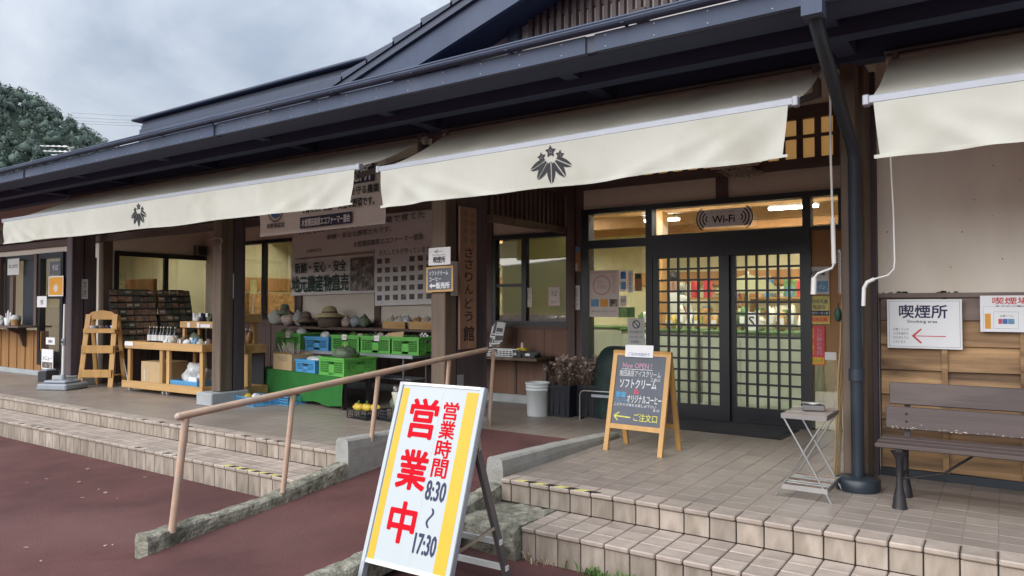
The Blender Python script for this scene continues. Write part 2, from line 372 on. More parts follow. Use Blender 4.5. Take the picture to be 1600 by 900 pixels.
def glyphs(body, spacing=1.0, bold=0.0, line=1.0):
    key = (body, spacing, bold, line)
    if key not in _tc:
        c = bpy.data.curves.new('t', 'FONT'); c.body = body; c.size = 1; c.resolution_u = 2; c.space_character = spacing; c.offset = bold; c.space_line = line
        c.fill_mode = 'FRONT'; c.align_x = 'CENTER' if '\n' in body and max(len(q) for q in body.split('\n')) == 1 else 'LEFT'
        o = bpy.data.objects.new('t', c); COL.objects.link(o); bpy.context.view_layer.update()
        me = bpy.data.meshes.new_from_object(o.evaluated_get(bpy.context.evaluated_depsgraph_get()))
        vs = [v.co.copy() for v in me.vertices]; fs = [tuple(p.vertices) for p in me.polygons]
        bpy.data.objects.remove(o); bpy.data.curves.remove(c); bpy.data.meshes.remove(me)
        x0 = min(v.x for v in vs); x1 = max(v.x for v in vs); y0 = min(v.y for v in vs); y1 = max(v.y for v in vs)
        _tc[key] = ([((v.x - x0) / (x1 - x0), (v.y - y0) / (y1 - y0)) for v in vs], fs, (x1 - x0) / (y1 - y0))
    return _tc[key]
class Face:
    """a flat printed face: origin at its lower-left corner, u to the right, v up, n towards the reader (metres)"""
    def __init__(s, o, ex, ey): s.o = Vector(o); s.ex = Vector(ex).normalized(); s.ey = Vector(ey).normalized(); s.n = s.ex.cross(s.ey)
    def P(s, u, v, d=0): return s.o + s.ex * u + s.ey * v + s.n * d
    def slab(s, mb, u0, v0, u1, v1, d0, d1, m=0):
        vs = [s.P(*q) for q in ((u0,v0,d0),(u1,v0,d0),(u1,v1,d0),(u0,v1,d0),(u0,v0,d1),(u1,v0,d1),(u1,v1,d1),(u0,v1,d1))]
        mb.add(vs, [(0,3,2,1),(4,5,6,7),(0,1,5,4),(1,2,6,5),(2,3,7,6),(3,0,4,7)], m); return mb
    def text(s, body, u, v, w, h, m, parent, d=.0015, bold=0.0, keep=False, name='lettering', spacing=1.0, line=1.0):
        vs, fs, asp = glyphs(body, spacing, 0, line)
        if keep:
            if w / h > asp: nw = h * asp; u += (w - nw) / 2; w = nw
            else: nh = w / asp; v += (h - nh) / 2; h = nh
        mb = MB(); sz = min(w, h) if '\n' not in body else min(w, h / len(body.split('\n')))
        sh = [(0, 0)] + ([(sz * bold * 1.15 * math.cos(q * .785), sz * bold * 1.15 * math.sin(q * .785)) for q in range(8)] if bold else [])
        for i, (du, dv) in enumerate(sh): mb.add([s.P(u + a * w + du, v + b * h + dv, d + i * .00008) for a, b in vs], fs)   # stroke weight
        return mb.build(name, m, parent)
    def poly(s, pts, d=.0012, m=0, mb=None):
        mb = mb or MB(); mb.add([s.P(a, b, d) for a, b in pts], [tuple(range(len(pts)))], m); return mb
# ================================================================== SETTING
GZ = -.365                                   # car park level; porch floor is z = 0
mb = MB(); mb.add([(-900,-900,GZ),(900,-900,GZ),(900,900,GZ),(-900,900,GZ)], [(0,1,2,3)])
ground = struct(mb, 'asphalt_ground', 'asphalt_red')
mb = MB()                                    # ramp of the same red asphalt between two concrete kerbs
mb.add([(-4.45,1.9,GZ+.004),(-3.2,1.9,GZ+.004),(-3.2,5.98,0),(-4.45,5.98,0),(-5.3,1.9,GZ+.003),(-4.45,2.45,-.316),(-2.6,1.9,GZ+.003),(-3.2,2.2,-.338)],
       [(0,1,2,3),(4,0,5),(1,6,7)])
ramp = struct(mb, 'ramp', 'asphalt_red')
PX = .162; JX = -1.503                       # tile pitch and joint phase along the facade
def joints(x0, x1):
    k = math.ceil((x0 - JX) / PX + .05); e = [x0]
    while JX + k * PX < x1 - .01: e.append(JX + k * PX); k += 1
    return e + [x1]
_tm = {}
def tile_mesh(key, lo, hi, m, c=.005):
    k = (key, tuple(round(q, 3) for q in lo + hi), m)
    if k not in _tm: b = MB(); b.cbox(lo, hi, c); _tm[k] = b.mesh('tile', m)
    return _tm[k]
def view_px(p):
    q = Vector(p) - _C; z = q.dot(_fw)
    return (800 + F_PX * q.dot(_r) / z, 450 - F_PX * q.dot(_up) / z, z) if z > .3 else (-9e3, 0, 1e3)
def make_steps(x0, x1, xl0):
    body = MB(); body.box((xl0, 3.918, GZ), (x1, 4.36, -.166)); body.box((x0, 4.34, GZ), (xl0, 4.36, -.166)) if xl0 > x0 else None; body.box((x0, 4.36, GZ), (x1, 4.493, -.006))
    st = struct(body, 'entrance_steps', 'grout_dark'); jobs = []
    def row(xa, lo_y, hi_y, z0, z1, m, c=.005):
        e = joints(xa, x1)
        for a, b in zip(e, e[1:]): jobs.append((((a + b) / 2, (lo_y + hi_y) / 2, (z0 + z1) / 2), (b - a - .0075, hi_y - lo_y, z1 - z0), m, c))
    row(x0, 4.331, 4.492, -.031, 0, 'tile', .007)                    # upper nosing
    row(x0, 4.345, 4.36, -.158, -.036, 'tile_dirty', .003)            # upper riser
    row(xl0, 3.891, 4.034, -.191, -.16, 'tile', .007)                 # lower nosing
    row(xl0, 4.040, 4.186, -.175, -.16, 'tile'); row(xl0, 4.192, 4.343, -.175, -.16, 'tile')
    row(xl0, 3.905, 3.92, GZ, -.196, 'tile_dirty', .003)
    jobs.sort(key=lambda j: (Vector(j[0]) - _C).length)
    vis = [j for j in jobs if -60 < view_px(j[0])[0] < 1660]; rest = [j for j in jobs if j not in vis]; rest = vis[300:] + rest; vis = vis[:300]
    for c, s, m, ch in vis:
        piece('tile', tile_mesh('t', (-s[0]/2, -s[1]/2, -s[2]/2), (s[0]/2, s[1]/2, s[2]/2), m, ch), c, st,
              (random.gauss(0, .004), random.gauss(0, .004), random.gauss(0, .003)))
    if rest:
        b = MB(); 
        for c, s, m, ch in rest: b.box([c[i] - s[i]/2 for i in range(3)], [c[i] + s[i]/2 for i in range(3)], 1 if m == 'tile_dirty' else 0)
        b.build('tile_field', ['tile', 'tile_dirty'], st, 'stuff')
    return st
steps_r = make_steps(-3.05, 2.6, -2.58)
steps_l = make_steps(-18.0, -4.62, -18.0)
def tape(st, xa, xb, y, z, pale=False, width=.05):
    n = max(2, round((xb - xa) / .083)); b = MB(); dx = (xb - xa) / n
    for i in range(n):
        if pale and random.random() < .25 and 0 < i < n - 1: continue
        p = xa + i * dx; sh = .03; w = width * random.uniform(.8, 1)
        vs = [(p, y, z), (p + dx, y, z), (p + dx + sh, y + w, z), (p + sh, y + w, z)]
        vs += [(a, c, d + .002) for a, c, d in vs]
        b.add(vs, [(0,3,2,1),(4,5,6,7),(0,1,5,4),(1,2,6,5),(2,3,7,6),(3,0,4,7)], i % 2)
    b.build('warning_tape', ['tape_cream' if pale else 'tape_yellow', 'tape_black'], st)
tape(steps_r, -2.93, -2.28, 4.338, .0005)
for xa, xb in ((-12.0,-11.1),(-10.2,-9.2),(-8.0,-7.0),(-6.2,-5.55)): tape(steps_l, xa, xb, 4.338, .0005, True)
for xa, xb in ((-11.0,-10.6),(-9.9,-8.85),(-7.3,-6.45)): tape(steps_l, xa, xb, 3.898, -.1595, True)
tape(steps_l, -5.75, -4.95, 3.898, -.1595)
# porch floor: slab with one tile per piece near the front, the far field joined
mb = MB(); mb.box((-18, 4.4932, GZ), (-4.62, 7.9, -.0035)); mb.box((-4.62, 6.0, GZ), (-3.05, 7.9, -.0035)); mb.box((-3.05, 4.4932, GZ), (2.6, 7.9, -.0035))
porch = struct(mb, 'porch_floor', 'grout')
cells = []
ys = [4.496 + .15 * k for k in range(23)]
for ya in ys:
    for xa, xb in ((-18, -4.62), (-4.62, -3.05), (-3.05, 2.6)):
        if xa == -4.62 and ya < 5.99: continue
        e = joints(xa, xb)
        for a, b in zip(e, e[1:]):
            if (ya > 6.05 and not -12.1 < (a + b) / 2 < -.8) or ya > 7.75: continue
            cells.append(((a + b) / 2, ya + .075, b - a))
def in_view(c): q = view_px((c[0], c[1], 0)); return -40 < q[0] < 1640 and q[1] < 930
cells.sort(key=lambda c: Vector((c[0], c[1], -CAM_H)).length); near = [c for c in cells if in_view(c)][:300]; nset = set(near)
for x, y, w in near:
    piece('tile', tile_mesh('f', (-w/2+.0018, -.0733, -.012), (w/2-.0018, .0733, 0), 'floor_tile', .002), (x, y, random.uniform(-.0008, .0004)), porch,
          (random.gauss(0, .002), random.gauss(0, .002), 0))
b = MB()
for c in cells:
    if c in nset: continue
    x, y, w = c; x0, x1, y0, y1 = x - w/2 + .0018, x + w/2 - .0018, y - .0733, y + .0733
    b.add([(x0,y0,0),(x1,y0,0),(x1,y1,0),(x0,y1,0),(x0,y0,-.006),(x1,y0,-.006),(x1,y1,-.006),(x0,y1,-.006)], [(0,1,2,3),(0,4,5,1),(1,5,6,2),(2,6,7,3),(3,7,4,0)])
b.build('tile_field', 'floor_tile', porch, 'stuff')
# ------------------------------------------------------------------ kerbs of the ramp: rough cast concrete
def kerb(name, label, x0, x1, prof, mats, rough, cap=None):
    """prof: list of (y, ztop, zbottom, material index)"""
    t = thing(name, label, 'kerb', ((x0 + x1) / 2, prof[0][0], prof[0][2]), world=True)
    def seg(pr, nm, m, amp):
        b = MB(); st = .05; ys_ = []; y = pr[0][0]
        while y < pr[-1][0] - 1e-6: ys_.append(y); y += st
        ys_.append(pr[-1][0]); rings = []
        for y in ys_:
            for (a, c) in zip(pr, pr[1:]):
                if a[0] <= y <= c[0] + 1e-6: u = (y - a[0]) / (c[0] - a[0]); zt = a[1] + (c[1] - a[1]) * u; zb = a[2] + (c[2] - a[2]) * u
            w = x1 - x0; ring = []
            for (u, v) in ((0,0),(0,.35),(0,.75),(.06,.95),(.2,1),(.5,1),(.8,1),(.94,.95),(1,.75),(1,.35),(1,0)):
                q = Vector((x0 + w * u, y, zb - .02 + (zt - zb + .02) * v)); k = mnoise.noise(q * 9) + .6 * mnoise.noise(q * 23) + .35 * mnoise.noise(q * 50)
                d = Vector((u - .5, 0, v - .4)); q += d * amp * k * (1 if v > 0 else 0); ring.append(q)
            rings.append(ring)
        n = len(rings[0]); vs = [q for r in rings for q in r]
        fs = [(i * n + j, i * n + j + 1, (i + 1) * n + j + 1, (i + 1) * n + j) for i in range(len(rings) - 1) for j in range(n - 1)]
        b.add(vs, [f[::-1] for f in fs]); b.add(rings[0], [tuple(range(n))[::-1]]); b.add(rings[-1], [tuple(range(n))])
        b.build(nm, m, t)
    for nm, pr, m, amp in prof_split(prof, mats, rough): seg(pr, nm, m, amp)
    return t
def prof_split(prof, mats, rough): return [('lower_kerb', prof[0:3], mats[0], rough), ('upper_kerb', prof[3:], mats[1], .003)]
kerb('ramp_kerb', 'mossy broken concrete kerb with handrail posts on the left of the red ramp', -4.60, -4.45,
     [(2.5, -.195, -.33), (3.4, -.165, -.28), (4.17, -.025, -.18), (4.17, .16, -.18), (4.75, .145, -.12), (6.1, .105, -.02)], ['concrete_rough', 'concrete'], .015)
kerb('ramp_kerb', 'grey concrete kerb on the right of the red ramp beside the chalkboard', -3.20, -3.05,
     [(2.25, -.23, -.36), (3.4, -.20, -.30), (4.37, -.05, -.20), (4.37, .135, -.20), (5.2, .105, -.07), (6.3, .045, -.01)], ['concrete_rough', 'concrete'], .015)
b = MB()                                       # broken concrete lump where the lower step meets the kerb
nx, ny = 10, 9; g = []
for i in range(nx + 1):
    for j in range(ny + 1):
        x = -3.06 + .475 * i / nx; y = 3.83 + .52 * j / ny + .05 * (1 - i / nx) * (1 - j / ny)
        q = Vector((x, y, 0)); g.append((x, y, -.158 - .012 * (1 - i / nx) + .014 * mnoise.noise(q * 11) - (.03 if j == 0 else 0)))
top = [(i * (ny + 1) + j, (i + 1) * (ny + 1) + j, (i + 1) * (ny + 1) + j + 1, i * (ny + 1) + j + 1) for i in range(nx) for j in range(ny)]
b.add(g, top); fr = [g[i * (ny + 1)] for i in range(nx + 1)]
fv = fr + [(p[0] + .01 * mnoise.noise(Vector(p) * 17), p[1] - .008 + .02 * mnoise.noise(Vector(p) * 13), (p[2] + GZ) / 2) for p in fr] + [(p[0], p[1] + .015, GZ - .01) for p in fr]
b.add(fv, [(r * (nx + 1) + i, (r + 1) * (nx + 1) + i, (r + 1) * (nx + 1) + i + 1, r * (nx + 1) + i + 1) for r in range(2) for i in range(nx)])
rt = [g[nx * (ny + 1) + j] for j in range(ny + 1)]; rv = rt + [(p[0], p[1], GZ) for p in rt]; b.add(rv, [(j, j + ny + 1, j + ny + 2, j + 1) for j in range(ny)])
tag(b.build('concrete_lump', 'concrete_rough'), 'rough broken concrete lump at the kerb end of the lower tiled step', 'concrete lump')
# ------------------------------------------------------------------ hill with its wood, far behind on the left
def hill_z(x, y):
    # a ridge falling to the right, seen over the eave
    az = math.degrees(math.atan2(-x, y)); r = math.hypot(x, y)
    ks = ((40, .0), (55, .02), (59, .135), (62.5, .185), (65, .215), (67.5, .238), (69.5, .25), (74, .285), (82, .34), (95, .36))
    e = ks[0][1]
    for (a0, e0), (a1, e1) in zip(ks, ks[1:]):
        if a0 <= az <= a1: e = e0 + (e1 - e0) * (az - a0) / (a1 - a0)
    if az > 95: e = .36
    u = (r - 330) / 370; u = max(0, min(1, u)); v = 1 if r < 700 else max(0, 1 - (r - 700) / 500)
    return 700 * (e - .016) * (u * u * (3 - 2 * u) if u < 1 else 1) * v + 5 * mnoise.noise(Vector((x, y, 0)) / 55) * u
b = MB(); nx, ny = 46, 40; vs = []
for i in range(nx + 1):
    for j in range(ny + 1):
        a = R(50 + 60 * i / nx); q = 320 + 880 * j / ny; x = -q * math.sin(a); y = q * math.cos(a); vs.append((x, y, hill_z(x, y) - 3))
b.add(vs, [(i * (ny + 1) + j, (i + 1) * (ny + 1) + j, (i + 1) * (ny + 1) + j + 1, i * (ny + 1) + j + 1) for i in range(nx) for j in range(ny)], 0, True)
struct(b, 'wooded_hill', 'hill_soil')
b = MB(); rr = random.Random(4); made = 0
while made < 2300:
    az = R(rr.uniform(55, 80)); r = rr.uniform(400, 760); x = -r * math.sin(az); y = r * math.cos(az); z = hill_z(x, y)
    if z < 4: continue
    made += 1; h = rr.uniform(7, 12.5); pine = rr.random() < .4; w = h * (rr.uniform(.20, .28) if pine else rr.uniform(.34, .5)); c0 = Vector((x, y, z))
    b.blob((x, y, z + h * .45), w * .66, 0, 6, 4, .6, made % 97, (1, 1, h * .44 / w))
    for k in range(64):
        u = rr.random() ** .8; rad = w * ((1 - u) ** .7 + .1 if pine else math.sin(math.pi * min(.97, u * .8 + .16))) * rr.uniform(.55, 1.2)
        a = rr.uniform(0, 6.283); c = c0 + Vector((rad * math.cos(a), rad * math.sin(a), h * (.1 + .9 * u))); s = rr.uniform(.35, 1.0)
        t = Vector((math.cos(a + rr.uniform(-.9, .9)), math.sin(a + rr.uniform(-.9, .9)), rr.uniform(-.6, .3))).normalized(); bn = t.cross(Vector((rr.uniform(-.5,.5), rr.uniform(-.5,.5), 1))).normalized()
        b.add([c - bn * s * .6, c + t * s * 1.1, c + bn * s * .6, c - t * s * .5 + Vector((0, 0, s * .4))], [(0, 1, 2, 3)])
tag(b.build('hillside_wood', 'hazed_conifer', kind='stuff'), 'dark green mixed wood covering the hill behind the roof', 'wood')
# ------------------------------------------------------------------ utility pole and overhead wires beyond the roof
ins = onY(108, 236, 34.0)
t = thing('utility_pole', 'utility pole top with white insulator strings showing over the eave', 'pole', (ins.x + .25, 34, GZ), world=True)
zz = ins.z; xx = ins.x + .25
MB().tube([(xx, 34, GZ), (xx, 34, zz + .35)], [.19, .13], 12).build('shaft', 'pole_grey', t)
b = MB(); b.bar((xx - .15, 33.85, zz + .2), (xx + 1.1, 33.85, zz + .2), .09, .09); b.bar((xx - .15, 33.85, zz - .35), (xx + 1.1, 33.85, zz - .35), .09, .09); b.bar((xx - .08, 33.8, zz + .42), (xx + .6, 33.8, zz - .3), .06, .06); b.bar((xx - .5, 33.8, zz + .42), (xx + .15, 33.8, zz + .1), .05, .05); b.build('crossarm', 'pole_grey', t)
for px0, px1, py in ((62, 106, 228), (67, 106, 236), (80, 108, 242)):
    p0 = onY(px0, py, 33.7); p1 = onY(px1, py + 1, 33.7); b = MB(); n = 5; 
    pts = []; rad = []
    for k in range(n * 4 + 1): u = k / (n * 4); pts.append(p0.lerp(p1, u)); rad.append((.03, .09, .11, .07)[k % 4] * (.55 + .45 * u))
    b.tube(pts, rad, 8); b.build('insulator', 'porcelain', t)
for k, (y0, y1, lab) in enumerate(((177, 183, 'topmost of the thin black overhead wires between hill and roof'), (184, 189, 'second overhead wire from the top between hill and roof'), (189, 193, 'third overhead wire from the top between hill and roof'), (193, 197, 'lowest of the thin overhead wires between hill and roof'))):
    a = onY(128, y0, 60); c = onY(252, y1, 60); d = c - a
    tag(MB().tube([a - d * .15, a + Vector((0,0,-.02)), (a + c) / 2 + Vector((0, 0, -.1)), c, c + d * 1.0 + Vector((0,0,.4))], .022, 5).build('overhead_wire', 'ink_grey'), lab, 'wire', 'overhead wires beyond the roof')
# fallen flecks on the asphalt
b = MB(); rr = random.Random(9)
for k in range(90):
    x = rr.uniform(-9, -.5); y = rr.uniform(1.2, 3.75); s = rr.uniform(.008, .022); a = rr.uniform(0, 6.28)
    if -4.65 < x < -3.0 : continue
    b.add([(x + s * math.cos(a + q) * (1.5 if q % 3.2 < 1 else .8), y + s * math.sin(a + q), GZ + .004 + (.004 if q > 3 else 0)) for q in (0, 1.5, 3.1, 4.6)], [(0,1,2,3)])
tag(b.build('leaf_litter', 'litter', kind='stuff'), 'scattered pale leaf flecks lying on the red asphalt', 'leaf litter')
rr = random.Random(3)
for k, (x, n, lab) in enumerate(((-2.03, 46, 'larger green weed tuft growing at the foot of the lower step'), (-1.80, 40, 'green weed tuft nearer the right corner at the foot of the lower step'), (-2.42, 16, 'small dry weed tuft at the step foot beside the concrete lump'))):
    b = MB()
    for i in range(n):
        a = rr.uniform(0, 6.28); h = rr.uniform(.025, .085); p = Vector((x + rr.gauss(0, .06), 3.885 + rr.gauss(0, .012), GZ)); d = Vector((math.cos(a), math.sin(a) * .6 - .25, 0)) * h * .7; w = Vector((-math.sin(a), math.cos(a), 0)) * .004
        m_ = p + d * .45 + Vector((0, 0, h * .7)); b.add([p - w, p + w, m_ + w * 1.3, m_ - w * 1.3], [(0,1,2,3)]); b.add([m_ - w * 1.3, m_ + w * 1.3, p + d + Vector((0, 0, h))], [(0,1,2)])
    tag(b.build('weed_tuft', 'litter' if k == 2 else 'weed'), lab, 'weed', 'weeds at the step foot')
# ================================================================== THE SHOP BUILDING
B = thing('shop_building', 'long single storey farm shop with blue eaves, gable and deep porch', 'building', (-6.5, 6.0, 0), world=True)
WY, FY, SX = 7.82, 6.05, -12.1             # back wall of the porch, front wall planes, side wall of the porch
def part(name, mats, fn, parent=None, kind=None):
    b = MB(); fn(b); return b.build(name, mats, parent or B, kind)
def pbox(name, m, lo, hi, parent=None, c=0): 
    b = MB(); b.cbox(lo, hi, c) if c else b.box(lo, hi); return b.build(name, m, parent or B)
# --- roof
EY, EZ, RY, RZ = 4.30, 3.06, 8.0, 4.46
def roof_f(b):
    for (x0, x1) in ((-17.6, 4.0),):
        pr = [(EY, EZ), (RY, RZ), (11.7, EZ), (11.7, EZ - .1), (RY, RZ - .1), (EY, EZ - .1)]
        b.prism(pr, (x0, 0, 0), (0, 1, 0), (0, 0, 1), (1, 0, 0), x1 - x0)
part('roof', 'roof_blue', roof_f)
for k, (y, hw, z0, z1, xa) in enumerate(((RY, .56, RZ - .2, RZ + .12, -13.75), (RY, .47, RZ + .12, RZ + .23, -13.9), (RY, .38, RZ + .23, RZ + .34, -14.0), (RY, .30, RZ + .34, RZ + .45, -14.1), (RY, .42, RZ + .45, RZ + .50, -14.3))):
    pbox('ridge_course', 'roof_blue', (xa, y - hw, z0), (3.9, y + hw, z1), c=.015)
segs = [-17.6, -14.9, -11.27, -7.64]         # fascia boards with cover strips at the joints
jx = [onY(925, 84, EY).x, onY(168 / 4 + 0, 272, EY).x, onY(341, 203, EY).x]
edges = sorted([-17.6, 4.0] + jx + [jx[0] + 3.6])
for a, c in zip(edges, edges[1:]): pbox('fascia', 'metal_blue', (a + .035, EY - .03, 2.945), (c - .035, EY + .02, 3.062))
for q in edges[1:-1]: pbox('fascia_joint', 'roof_blue', (q - .04, EY - .015, 2.95), (q + .04, EY + .018, 3.06))
def gut(b):
    pr = [(4.195, 3.105), (4.195, 3.085), (4.205, 3.072), (4.225, 3.066), (4.262, 3.066), (4.262, 3.105), (4.255, 3.105), (4.255, 3.074), (4.225, 3.074), (4.21, 3.085), (4.21, 3.105)]
    b.prism(pr, (-17.7, 0, 0), (0, 1, 0), (0, 0, 1), (1, 0, 0), 21.7)
part('gutter', 'metal_blue', gut)
part('gutter_lip', 'metal_blue', lambda b: b.tube([(-17.7, 4.198, 3.104), (4, 4.198, 3.104)], .009, 6))
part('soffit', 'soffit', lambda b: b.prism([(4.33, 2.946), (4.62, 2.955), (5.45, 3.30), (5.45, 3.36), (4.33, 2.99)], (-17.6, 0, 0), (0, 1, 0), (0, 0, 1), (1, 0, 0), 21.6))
pbox('purlin', 'soffit', (-17.5, 4.84, 2.93), (3.9, 4.97, 3.12))
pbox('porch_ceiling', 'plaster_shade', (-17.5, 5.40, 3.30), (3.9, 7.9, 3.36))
for x in (-12.2, -10.3, -8.27, -6.4, -4.62, -2.72, -.89, 1.0): pbox('eave_bracket', 'soffit', (x - .06, 4.62, 2.99), (x + .06, 5.5, 3.10))
pbox('wall_plate', 'soffit', (-17.5, 5.46, 2.95), (3.9, 5.60, 3.16))
# --- big gable over the entrance
GY = 5.0
gs = .300                                     # gable slope
gx = lambda z: -5.33 + (z - 3.44) / gs       # top edge of the barge board
GA = -.2; GAz = 3.44 + (GA + 5.33) * gs
def barge(b, o, th, y0, y1):
    for sgn in (1, -1):
        x0 = -6.1; z0 = 3.44 + (x0 + 5.33) * gs
        q = [(x0, z0 + o), (GA, GAz + o), (GA, GAz + o - th), (x0, z0 + o - th)]
        if sgn < 0: q = [(2 * GA - a, c) for a, c in q][::-1]
        b.prism(q, (0, y0, 0), (1, 0, 0), (0, 0, 1), (0, 1, 0), y1 - y0)
part('barge_board', 'metal_blue', lambda b: barge(b, 0, .235, GY, GY + .05))
part('verge', 'roof_blue', lambda b: barge(b, .085, .085, GY - .04, GY + .1))
n = 17
for k in range(n):                             # stepped courses of the gable roof
    x0 = -6.1 + (GA + 6.1) * k / n; x1 = -6.1 + (GA + 6.1) * (k + 1) / n + .02; z0 = 3.44 + (x0 + 5.33) * gs + .087; z1 = 3.44 + (x1 + 5.33) * gs + .087
    for sgn in (1, -1):
        q = [(x0, z0 - .02), (x1, z1 - .02), (x1, z1 + .012), (x0, z0 + .05)]
        if sgn < 0: q = [(2 * GA - a, c) for a, c in q][::-1]
        part('roof_course', 'roof_blue', lambda b: b.prism(q, (0, GY - .06, 0), (1, 0, 0), (0, 0, 1), (0, 1, 0), 3.4))
def gsoff(b):
    for sgn in (1, -1):
        x0 = -6.0; z0 = 3.44 + (x0 + 5.33) * gs - .16
        q = [(x0, z0), (GA, GAz - .16), (GA, GAz - .2), (x0, z0 - .04)]
        if sgn < 0: q = [(2 * GA - a, c) for a, c in q][::-1]
        b.prism(q, (0, GY + .05, 0), (1, 0, 0), (0, 0, 1), (0, 1, 0), .45)
part('gable_soffit', 'soffit', gsoff)
HY = 5.42
part('gable_wall', 'gable_plaster', lambda b: b.prism([(-5.9, 3.2), (5.5, 3.2), (5.5, 3.26), (GA, GAz - .18), (-5.9, 3.26)], (0, HY, 0), (1, 0, 0), (0, 0, 1), (0, 1, 0), .1))
pbox('gable_post', 'roof_blue', (-3.68, HY - .08, 3.3), (-3.57, HY - .002, 3.86))
b = MB(); k = 0; x = -3.47
zb = lambda x: 3.635
while x < 3.4:                                 # vertical slats of the gable screen
    zt = 3.44 + (x + 5.33) * gs - .2 if x < GA else 3.44 + (2 * GA - x + 5.33) * gs - .2
    if zt > zb(x) + .05: pbox('gable_slat', 'gable_brown', (x, HY - .055, zb(x)), (x + .036, HY - .003, zt))
    x += .0745
part('gable_backing', 'gable_brown', lambda b: b.prism([(-3.3, 3.78), (2.9, 3.78), (GA + .3, GAz - .25), (GA - .3, GAz - .25)], (0, HY - .02, 0), (1, 0, 0), (0, 0, 1), (0, 1, 0), .017))
pbox('gable_block', 'gable_brown', (-2.45, HY - .1, 3.55), (-2.34, HY - .002, 3.635))
pbox('gable_sill', 'roof_blue', (-4.0, HY - .06, 3.38), (3.4, HY - .003, 3.46))
# --- posts on their footings
def post(x, long_rear=False, foot=True, m='post_wood'):
    pbox('post', m, (x - .09, 5.5, .17 if foot else 0), (x + .09, 5.68, 3.0), c=.008)
    pbox('rear_post', 'post_purple', (x - .085, 5.70, .17 if foot else 0), (x + .085, 6.20 if long_rear else 5.86, 3.0), c=.006)
    if foot: pbox('footing', 'concrete_grey', (x - .2, 5.36, 0), (x + .13, 5.90, .165), c=.012)
post(-8.27); post(-4.62, True); post(-12.15, m='post_purple')
pbox('post', 'post_wood', (-.945, 5.5, 0), (-.845, 5.66, 3.0), c=.006); pbox('rear_post', 'post_wood', (-.925, 5.68, 0), (-.815, 6.0, 3.0), c=.006)
pbox('post', 'post_purple', (-.83, 5.96, 0), (-.785, 6.03, 3.0))
pbox('post_shoe', 'alu', (-4.545, 5.70, .0), (-4.525, 5.79, .56))
# main beam across the porch, short posts under it
pbox('porch_beam', 'wood_dark_x', (-17.4, 5.93, 2.42), (-4.72, 6.06, 2.70))
pbox('porch_rail', 'wood_dark_x', (-17.4, 5.98, 2.30), (-4.7, 6.04, 2.40))
# --- lattice transom running back from the middle posts to the door wall
pbox('transom_beam', 'post_wood', (-4.56, 6.2, 2.15), (-4.46, WY, 2.22)); pbox('transom_beam', 'wood_dark', (-4.57, 6.2, 2.62), (-4.45, WY, 2.74))
for k in range(17): pbox('transom_slat', 'wood_dark', (-4.53, 6.24 + k * .094, 2.22), (-4.50, 6.24 + k * .094 + .045, 2.62))
pbox('transom_board', 'wood_dark', (-4.575, 6.2, 2.23), (-4.55, WY, 2.61))
# --- back wall
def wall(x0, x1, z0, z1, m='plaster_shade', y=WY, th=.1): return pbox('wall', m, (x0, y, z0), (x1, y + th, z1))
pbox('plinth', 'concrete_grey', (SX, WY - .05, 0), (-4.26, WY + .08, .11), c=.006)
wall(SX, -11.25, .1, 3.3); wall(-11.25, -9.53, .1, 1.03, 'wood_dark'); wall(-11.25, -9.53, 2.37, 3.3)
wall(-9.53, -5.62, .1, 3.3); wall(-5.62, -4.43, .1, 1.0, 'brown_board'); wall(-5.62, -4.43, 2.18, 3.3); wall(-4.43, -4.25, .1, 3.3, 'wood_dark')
for x in (-9.47, -7.72, -5.67, -4.42): pbox('wall_post', 'wood_dark', (x - .055, WY - .035, .11), (x + .055, WY - .002, 3.3))
x = -12.0
while x < -4.6:                               # boarding below the windows
    pbox('wall_board', 'brown_board' if x > -5.8 else 'wood_dark', (x, WY - .022, .112), (min(x + .445, -4.48), WY - .003, .96)); x += .45
for x in (-11.1, -10.2, -9.3, -8.4, -7.5, -6.6, -5.25): pbox('wall_batten', 'wood_dark', (x - .02, WY - .036, .112), (x + .02, WY - .024, .96))
pbox('dado_rail', 'wood_dark_x', (SX, WY - .045, .962), (-4.47, WY - .003, 1.0))
def window(x0, x1, z0, z1, mull, fr=.06, y=WY, g='glass', hbars=(), d=.07, name='window'):
    f = MB(); f.box((x0, y - .03, z0), (x1, y + d, z0 + fr)); f.box((x0, y - .03, z1 - fr), (x1, y + d, z1)); f.box((x0, y - .028, z0 + fr), (x0 + fr, y + d, z1 - fr)); f.box((x1 - fr, y - .028, z0 + fr), (x1, y + d, z1 - fr))
    w = f.build(name, 'frame_black', B)
    for m in mull: MB().box((m - .035, y - .02, z0 + fr), (m + .035, y + d - .01, z1 - fr)).build('mullion', 'frame_black', w)
    for a, c, z in hbars: MB().box((a, y - .012, z - .02), (c, y + d - .02, z + .02)).build('glazing_bar', 'frame_black', w)
    e = [x0 + fr] + sorted(mull) + [x1 - fr]
    for a, c in zip(e, e[1:]): MB().box((a, y + .02, z0 + fr), (c, y + .026, z1 - fr)).build('pane', g, w)
    return w
window(-11.25, -9.53, 1.03, 2.37, [-10.42], g='glass_dark')
window(-5.62, -4.43, 1.0, 2.18, [-5.12], g='glass_dark', hbars=[(-5.56, -5.15, 1.52)])
pbox('window_shelf', 'wood_dark_x', (-9.5, WY - .42, .90), (-5.7, WY - .04, .935))   # long shelf under the banners
for x in (-8.9, -7.4, -6.0): pbox('shelf_bracket', 'wood_dark', (x - .02, WY - .38, .72), (x + .02, WY - .05, .90))
